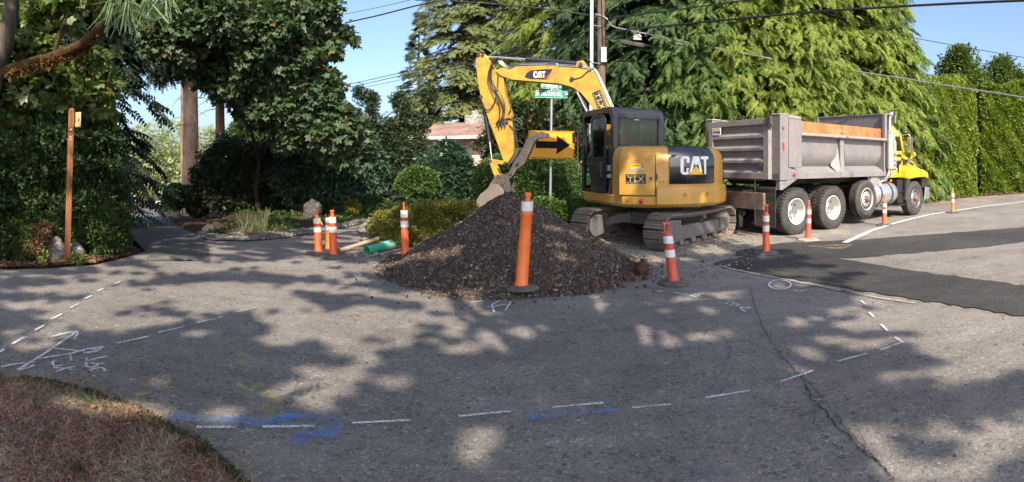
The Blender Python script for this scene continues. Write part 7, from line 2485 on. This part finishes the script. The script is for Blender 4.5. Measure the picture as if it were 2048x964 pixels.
# ================================================================== FOREGROUND VERGE LITTER
Ttick = (np.array([(-.07, 0, 0), (.07, 0, 0), (.05, 1, .08), (-.05, 1, .08)], dtype=np.float32), quads((0, 1, 2, 3)))
red_l = m_leaf('red_bark_litter', (.085, .042, .032), (.20, .095, .072), (.34, .20, .145), .8, .05)
straw_l = m_leaf('dead_grass', (.20, .15, .09), (.38, .30, .19), (.55, .47, .33), .8, .15)
moss_l = m_leaf('moss_tufts', (.028, .028, .014), (.065, .065, .026), (.11, .12, .045), .9, .1)
P = verge_point(30000)
nn = np.array([mnoise.noise(Vector((x * 2.6, y * 2.6, 9))) for x, y, z in P])
k = nn < .08 + rs.uniform(-.2, .3, len(P))
V, Fc = cloud(Ttick, P[k] + (0, 0, .006), rdir(k.sum()) * (1, 1, .3), rs.uniform(.012, .035, k.sum()), None, 1)
V2, F2 = cloud((ST, SF), P[k][:9000] + (0, 0, .006), rdir(min(9000, k.sum())), rs.uniform(.006, .018, min(9000, k.sum())), None, 1)
o = fast_mesh('bark_litter', *join([(V, Fc), (V2, F2)]), red_l); tag(o, 'reddish bark chips and fir litter on the verge', 'bark litter', kind='stuff')
P = verge_point(24000)
nn = np.array([mnoise.noise(Vector((x * 1.3, y * 1.3, 2))) for x, y, z in P])
k = nn > -.12 + rs.uniform(-.2, .3, len(P))
Tb = (np.array([(-.022, 0, 0), (.022, 0, 0), (.006, 1, .25), (-.006, 1, .25)], dtype=np.float32), quads((0, 1, 2, 3)))
V, Fc = cloud(Tb, P[k] + (0, 0, .004), rdir(k.sum()) * (1, 1, .35) + (0, 0, .18), rs.uniform(.02, .065, k.sum()), None, .8)
o = fast_mesh('dead_grass', V, Fc, straw_l); tag(o, 'dry straw coloured grass on the verge', 'grass', kind='stuff')
m_ = 9000
px = rs.uniform(-200, 520, m_); b = np.interp(px, [a for a, _ in VB], [c for _, c in VB])
e_ = rs.exponential(.10, m_) - .05
cl_ = np.array([mnoise.noise(Vector((x * .02, y * 2, 7))) for x, y in zip(px, e_)])
kk = cl_ > -.15
px, b, e_ = px[kk], b[kk], e_[kk]
P = np.array([vfn(a, min(1, max(0, (bb - .05 - ee - .5) / (bb - .5)))) for a, bb, ee in zip(px, b, e_)])
V, Fc = cloud(LEAF, P + (0, 0, .006), rdir(len(P), .9), rs.uniform(.010, .032, len(P)), None, .9)
o = fast_mesh('moss', V, Fc, moss_l); tag(o, 'dark moss along the verge edge', 'moss', kind='stuff')
# litter spilling from the verge onto the road
m_ = 2600
px = rs.uniform(-200, 520, m_); b = np.interp(px, [a for a, _ in VB], [c for _, c in VB])
d = b + rs.exponential(.16, m_)
A = (px - CX) / F
V, Fc = cloud(Ttick, np.stack([d * np.sin(A), d * np.cos(A), np.full(m_, .010)], 1), rdir(m_) * (1, 1, .1), rs.uniform(.006, .03, m_), None, .3)
o = fast_mesh('spilled_litter', V, Fc, straw_l); tag(o, 'needles and straw spilled from the verge onto the road', 'litter', kind='stuff')
# dark turf tufts
for (x, y, lb, n_) in ((155, 715 + 95, 'dark dead tuft on the verge above the blue stone', 0),):
    pass
def near_tuft(px, py, sz, label, n=260, mat=None):
    p = G(px, py, .08)
    P = np.tile((p.x, p.y, .06), (n, 1)) + rs.normal(0, sz * .35, (n, 3)) * (1, 1, .2)
    V, Fc = cloud(Tb, P, rdir(n) + (0, 0, .7), rs.uniform(.4, 1, n) * sz, None, .6)
    o = fast_mesh('grass_tuft', V, Fc, mat or moss_l); tag(o, label, 'grass', 'dark tufts on the verge')
near_tuft(152, 935, .07, 'large dark dead tuft low on the verge')
near_tuft(88, 876, .06, 'dark tuft in the middle of the verge')
near_tuft(50, 857, .05, 'dark tuft near the left edge of the verge')
near_tuft(370, 862, .05, 'green black tuft at the verge edge beside the blue paint')
near_tuft(400, 895, .06, 'mossy tuft further down the verge edge')
clod(105, 938, 2.86, .022, 'small blue grey stone on the verge', 91, .6, m_plain('blue_stone', (.10, .13, .18), .6), 'pebble', 'pebble', None)
# fallen leaves
leafm = m_plain('fallen_leaf', (.42, .27, .13), .6, dirt=.3, dirtcol=(.25, .10, .04), scale=30)
def fallen(px, py, z, sz, label, mat):
    p = G(px, py, z)
    V, Fc = cloud(MAPLE, np.array([(p.x, p.y, z + .012)]), np.array([(.6, .7, .1)]), [sz], None, .15)
    o = fast_mesh('fallen_leaf', V, Fc, mat); tag(o, label, 'leaf', 'fallen leaves on the verge')
fallen(138, 818, .09, .085, 'pale tan fallen leaf below the fir sprig', leafm)
fallen(183, 816, .09, .055, 'orange fallen leaf beside the fir sprig stem', m_plain('orange_leaf', (.50, .19, .06), .6))
fallen(302, 862, .05, .05, 'small brown fallen leaf near the verge edge', leafm)
fallen(165, 766, .03, .04, 'small orange leaf lying above the fir sprig', m_plain('orange_leaf2', (.50, .25, .06), .6))
# fir sprig lying at the verge edge
def sprig(path, n, L, label, mat, name='fir_sprig', wd=.004, flat=.4, dirn=None, stem=.003):
    e = empty(name, (0, 0, 0), 0, label, 'fir sprig')
    P, D = [], []
    pts = [Vector(p) for p in path]
    for i in range(n):
        t = i / n * (len(pts) - 1)
        k = int(t); f = t - k
        q = pts[k].lerp(pts[k + 1], f)
        ax = (pts[k + 1] - pts[k]).normalized()
        sd_ = ax.cross(Vector((0, 0, 1))).normalized() * rnd.choice((-1, 1))
        upv = Vector((0, 0, 1)) * rnd.uniform(-flat, flat)
        P.append(tuple(q)); D.append(tuple(ax * .6 + sd_ * rnd.uniform(.4, 1.1) + upv))
    k_ = wd / L
    T = (np.array([(-k_, 0, 0), (k_, 0, 0), (k_ * .8, 1, -.05), (-k_ * .8, 1, -.05)], dtype=np.float32), quads((0, 1, 2, 3)))
    V, Fc = cloud(T, np.array(P), np.array(D), L * rs.uniform(.7, 1.1, n), None, .6)
    fast_mesh('needles', V, Fc, mat, e)
    mb = MB(); mb.tube(pts, stem, 5); mb.build('twig', bark_br, e)
spm = m_leaf('fresh_fir', (.045, .095, .035), (.09, .16, .06), (.15, .23, .10), .5, .25)
sprig([G(160, 770, .03), G(165, 788, .09), G(178, 800, .10), G(196, 812, .10)], 260, .035, 'green fir sprig lying on the verge edge', spm, wd=.0016)
# fir branch tip hanging close to the viewer at the top
nm = m_leaf('near_fir_needles', (.10, .16, .07), (.19, .27, .14), (.30, .38, .24), .5, .35)
c_ = W(268, -14, 1.7)
def hang(px, py, L, n, seed):
    r = random.Random(seed)
    P, D = [], []
    for i in range(n):
        t = r.random()
        q = W(px + r.gauss(0, 3), py - 30 + 38 * t, 1.7 + r.gauss(0, .01))
        P.append(tuple(q)); a = r.gauss(0, .75)
        rt = Vector((math.cos((px - CX) / F), -math.sin((px - CX) / F), 0))
        D.append(tuple(rt * math.sin(a) + Vector((0, 0, -1)) * math.cos(a) + Vector((r.gauss(0, .2), r.gauss(0, .2), 0))))
    return np.array(P), np.array(D)
e = empty('fir_sprig', (0, 0, 0), 0, 'pale fir branch tips hanging into view at the top left', 'fir sprig')
prs = []
k_ = .022
T = (np.array([(-k_, 0, 0), (k_, 0, 0), (k_ * .7, 1, -.05), (-k_ * .7, 1, -.05)], dtype=np.float32), quads((0, 1, 2, 3)))
for (px, py, n, s2) in ((255, 12, 60, 1), (225, 2, 34, 2), (298, -2, 40, 3), (330, -12, 26, 4)):
    P, D = hang(px, py, .06, n, s2)
    prs.append(cloud(T, P, D, .105 * rs.uniform(.7, 1.1, len(P)), None, .5))
fast_mesh('needles', *join(prs), nm, e)
mb = MB()
for px in (255, 225, 298, 330): mb.tube([W(px - 8, -90, 1.72), W(px, -30, 1.7), W(px, 0, 1.7)], [.004, .003, .0015], 5)
mb.tube([W(200, -100, 1.8), W(280, -85, 1.72), W(350, -60, 1.75)], .005, 6)
mb.build('twig', bark_br, e)
# leaf litter over the bare soil by the wooden post
m_ = 9000
px = rs.uniform(-150, 258, m_)
d0 = np.array([rout(x) for x in px]); d = d0 + .02 + rs.exponential(.45, m_)
P = np.array([(lambda p: (p.x, p.y, zt(p.x, p.y) + .055))(pol(a, b_)) for a, b_ in zip(px, d)])
V, Fc = cloud(LEAF, P, rdir(m_) * (1, 1, .3), rs.uniform(.02, .07, m_), None, .5)
o = fast_mesh('leaf_litter', V, Fc, m_leaf('brown_litter', (.05, .025, .015), (.14, .075, .045), (.28, .19, .11), .8, .1)); tag(o, 'brown leaf litter around the wooden post and stones', 'leaf litter', kind='stuff')
m_ = 5000
px = rs.uniform(1840, 2200, m_); d0 = np.array([rout(x) for x in px]); d = d0 - .3 + rs.exponential(.8, m_)
P = np.array([(lambda p: (p.x, p.y, .05))(pol(a, b_)) for a, b_ in zip(px, d)])
V, Fc = cloud(LEAF, P, rdir(m_) * (1, 1, .3), rs.uniform(.05, .14, m_), None, .5)
o = fast_mesh('leaf_litter', V, Fc, MATS['brown_litter']); tag(o, 'brown leaf litter under the roadside hedges', 'leaf litter', kind='stuff')
# ================================================================== SHADE TREES BEHIND THE VIEWER
# (their crowns stand over and behind the camera and throw the dappled shade on the road)
def shade_edge(y):      # x of the edge between shade and sun on the ground
    return np.interp(y, [1.5, 2.6, 3.1, 3.7, 4.4, 5.2, 6.4, 7.5, 8.6, 9.6, 10.6, 12.2], [4.2, 3.5, 2.6, 3.15, 3.3, 3.7, 4.3, 4.7, 4.6, 4.5, 4.4, 4.6])
HOLES = []   # (px, py, rx_px, ry_px) lit patches on the road
for h in [(640, 665, 95, 22), (600, 640, 70, 9), (705, 650, 40, 14), (650, 790, 60, 26), (600, 780, 30, 22), (545, 780, 22, 12), (1000, 668, 60, 10), (1010, 690, 80, 12), (1060, 660, 25, 7),
          (1185, 615, 36, 14), (1285, 665, 36, 14), (1240, 650, 25, 10), (1180, 622, 22, 9), (960, 880, 30, 34), (945, 905, 20, 18), (1590, 648, 12, 5), (1605, 700, 16, 9), (1600, 640, 30, 7), (1650, 680, 24, 7), (1680, 620, 28, 8),
          (1740, 640, 40, 10), (1720, 690, 45, 11), (1640, 708, 20, 10), (1600, 740, 16, 8), (1555, 572, 12, 4), (1740, 870, 36, 22), (1780, 880, 26, 30), (1850, 870, 22, 9), (1900, 855, 26, 12), (1960, 900, 55, 30), (2010, 870, 50, 35), (1930, 935, 45, 22),
          (1790, 940, 45, 14), (1840, 955, 30, 12), (250, 600, 60, 14), (350, 590, 110, 10), (160, 640, 60, 9), (420, 615, 90, 9), (300, 640, 110, 9), (90, 665, 70, 10), (240, 650, 60, 8), (60, 690, 60, 6), (520, 600, 90, 9), (620, 575, 80, 8),
          (450, 575, 110, 8), (640, 545, 70, 8), (700, 560, 40, 5), (380, 540, 90, 7), (520, 530, 110, 7), (240, 555, 90, 8), (120, 580, 90, 8), (40, 610, 50, 8), (1440, 590, 18, 6), (1340, 600, 26, 6), (1420, 620, 20, 6), (1110, 800, 20, 10), (790, 770, 20, 8),
          (1480, 470, 50, 14), (1420, 500, 40, 10), (1560, 465, 60, 20), (1540, 480, 60, 12), (1290, 520, 40, 12), (1200, 480, 30, 8), (1600, 545, 60, 10), (900, 645, 40, 8), (330, 760, 20, 8), (540, 610, 70, 6)]:
    c = G(h[0], h[1]); ax = G(h[0] + h[2], h[1]) - c; ay = G(h[0], h[1] + h[3]) - G(h[0], h[1] - h[3])
    HOLES.append((c.x, c.y, max(.05, ax.length), max(.05, ay.length / 2), math.atan2(c.x, c.y)))
HO = np.array(HOLES)
cot = 1 / math.tan(math.radians(SUN_EL))
sx, sy = math.sin(_a) * cot, math.cos(_a) * cot      # horizontal shift toward the sun per metre of height

def shade_leaves(n, x0, x1, y0, y1, zlo, zhi, size, seed, extra=0.0, holes=True):
    r = np.random.RandomState(seed)
    nc = n // 9
    gx, gy = r.uniform(x0, x1, nc), r.uniform(y0, y1, nc)
    gx = np.repeat(gx, 9) + r.normal(0, .13, nc * 9); gy = np.repeat(gy, 9) + r.normal(0, .13, nc * 9)
    hz = np.repeat(r.uniform(zlo, zhi, nc), 9) + r.normal(0, .12, nc * 9)
    edge = shade_edge(gy)
    lump = .35 * np.sin(gy * 3.1) * np.sin(gx * 1.3 + 1) + .22 * np.sin(gy * 7.7 + 2) + .12 * np.sin(gy * 17 + gx * 5)
    keep = gx < edge + lump * .8
    if holes:
        for cx, cy, rx, ry, an in HO:
            # local axes: across the line of sight (rx), along it (ry)
            dx, dy = gx - cx, gy - cy
            u = dx * math.cos(an) - dy * math.sin(an); v = dx * math.sin(an) + dy * math.cos(an)
            q = (u / (rx * 1.1 + .06)) ** 2 + (v / (ry * 1.1 + .06)) ** 2
            keep &= (q + .45 * np.sin(u * 21 + v * 9) + .3 * np.sin(v * 26 + cx) > 1.0)
    nn = np.array([mnoise.noise(Vector((x * .9, y * 2.3, 5.5))) * .7 + mnoise.noise(Vector((x * 2.6, y * 7.5, 1.5))) * .7 for x, y in zip(gx, gy)])
    thr = np.where((gx < -.3) & (gy > 3.9), .05, .33) - extra
    thr = np.where((gx < -.9) & (gy > 4.9) & (gy < 8.6), -.20, thr)
    thr = np.where((gx < -6.7) & (gy > 7.0), -.36, thr)
    thr = np.where((gy > 10.2) & (gx > -4.4), .14, thr)
    thr = np.where((gy > 10.2) & (gx > -4.4) & (gx < .2), .02, thr)
    keep &= nn < thr
    gx, gy, hz = gx[keep], gy[keep], hz[keep]
    P = np.stack([gx + sx * hz, gy + sy * hz, hz], 1)
    V, Fc = cloud(MAPLE, P, rdir(len(P)), r.uniform(.6, 1.3, len(P)) * size, np.tile(SUNV, (len(P), 1)), .45)
    return V, Fc, P

def shade_tree(label, args, trunk, r0):
    e = plant('maple_tree', None, label, 'tree', 'maples behind the viewer that shade the road')
    parts, Ps = [], []
    for a in args:
        V, Fc, P = shade_leaves(*a)
        parts.append((V, Fc)); Ps.append(P)
    V, Fc = join(parts)
    fast_mesh('crown', V, Fc, L_maple, e)
    P = np.concatenate(Ps)
    tk = MB()
    base = Vector(trunk)
    top = Vector((P[:, 0].mean(), min(P[:, 1].mean(), -2.5), P[:, 2].mean()))
    tree_trunk(tk, wobble_path(base, top, 7, .15, int(r0 * 1000)), r0, r0 * .4, 12)
    for i in range(26):
        q = Vector(P[rnd.randrange(len(P))])
        s_ = base.lerp(top, rnd.uniform(.55, 1))
        tk.tube(wobble_path(s_, q, 5, .18, i), [r0 * .3, r0 * .22, r0 * .16, r0 * .1, r0 * .06, r0 * .02], 5)
    tk.build('trunk', bark_gr, e)
    return e
shade_tree('broad maple behind the viewer, over the verge', [(105000, -13, -2.5, .5, 14, 7.8, 11.5, .19, 41)], (-4.5, -7, -.1), .30)
shade_tree('spreading maple behind the viewer, over the near road', [(120000, -3.2, 5.2, .5, 13.5, 7.8, 11.5, .19, 42)], (1.8, -8.5, -.1), .34)

# ================================================================== separate repeated small parts
def split_parts(names):
    for o in [x for x in bpy.data.objects if x.type == 'MESH' and x.name.split('.')[0] in names]:
        me = o.data
        n = len(me.vertices)
        par = list(range(n))
        def find(a):
            while par[a] != a:
                par[a] = par[par[a]]; a = par[a]
            return a
        for e_ in me.edges:
            a, b_ = find(e_.vertices[0]), find(e_.vertices[1])
            if a != b_: par[a] = b_
        groups = {}
        for p in me.polygons: groups.setdefault(find(p.vertices[0]), []).append(p)
        if len(groups) < 2 or len(groups) > 30: continue
        co = [v.co.copy() for v in me.vertices]
        base = o.name.split('.')[0]
        for gi_, (k_, ps) in enumerate(groups.items()):
            idx = {}
            for p in ps:
                for v in p.vertices: idx.setdefault(v, len(idx))
            m2 = bpy.data.meshes.new(base)
            m2.from_pydata([co[v] for v in idx], [], [[idx[v] for v in p.vertices] for p in ps])
            for t_ in me.materials: m2.materials.append(t_)
            for q_, p in zip(m2.polygons, ps):
                q_.material_index = p.material_index; q_.use_smooth = p.use_smooth
            try: m2.set_sharp_from_angle(angle=R(35))
            except Exception: pass
            if gi_ == 0: o.data = m2
            else:
                c = o.copy(); c.data = m2; COL.objects.link(c)
split_parts({'reflector', 'lifting_plug', 'bolt', 'ram_rod', 'ram_barrel', 'tail_light', 'hose', 'hydraulic_line', 'fender', 'headlight', 'stem'})
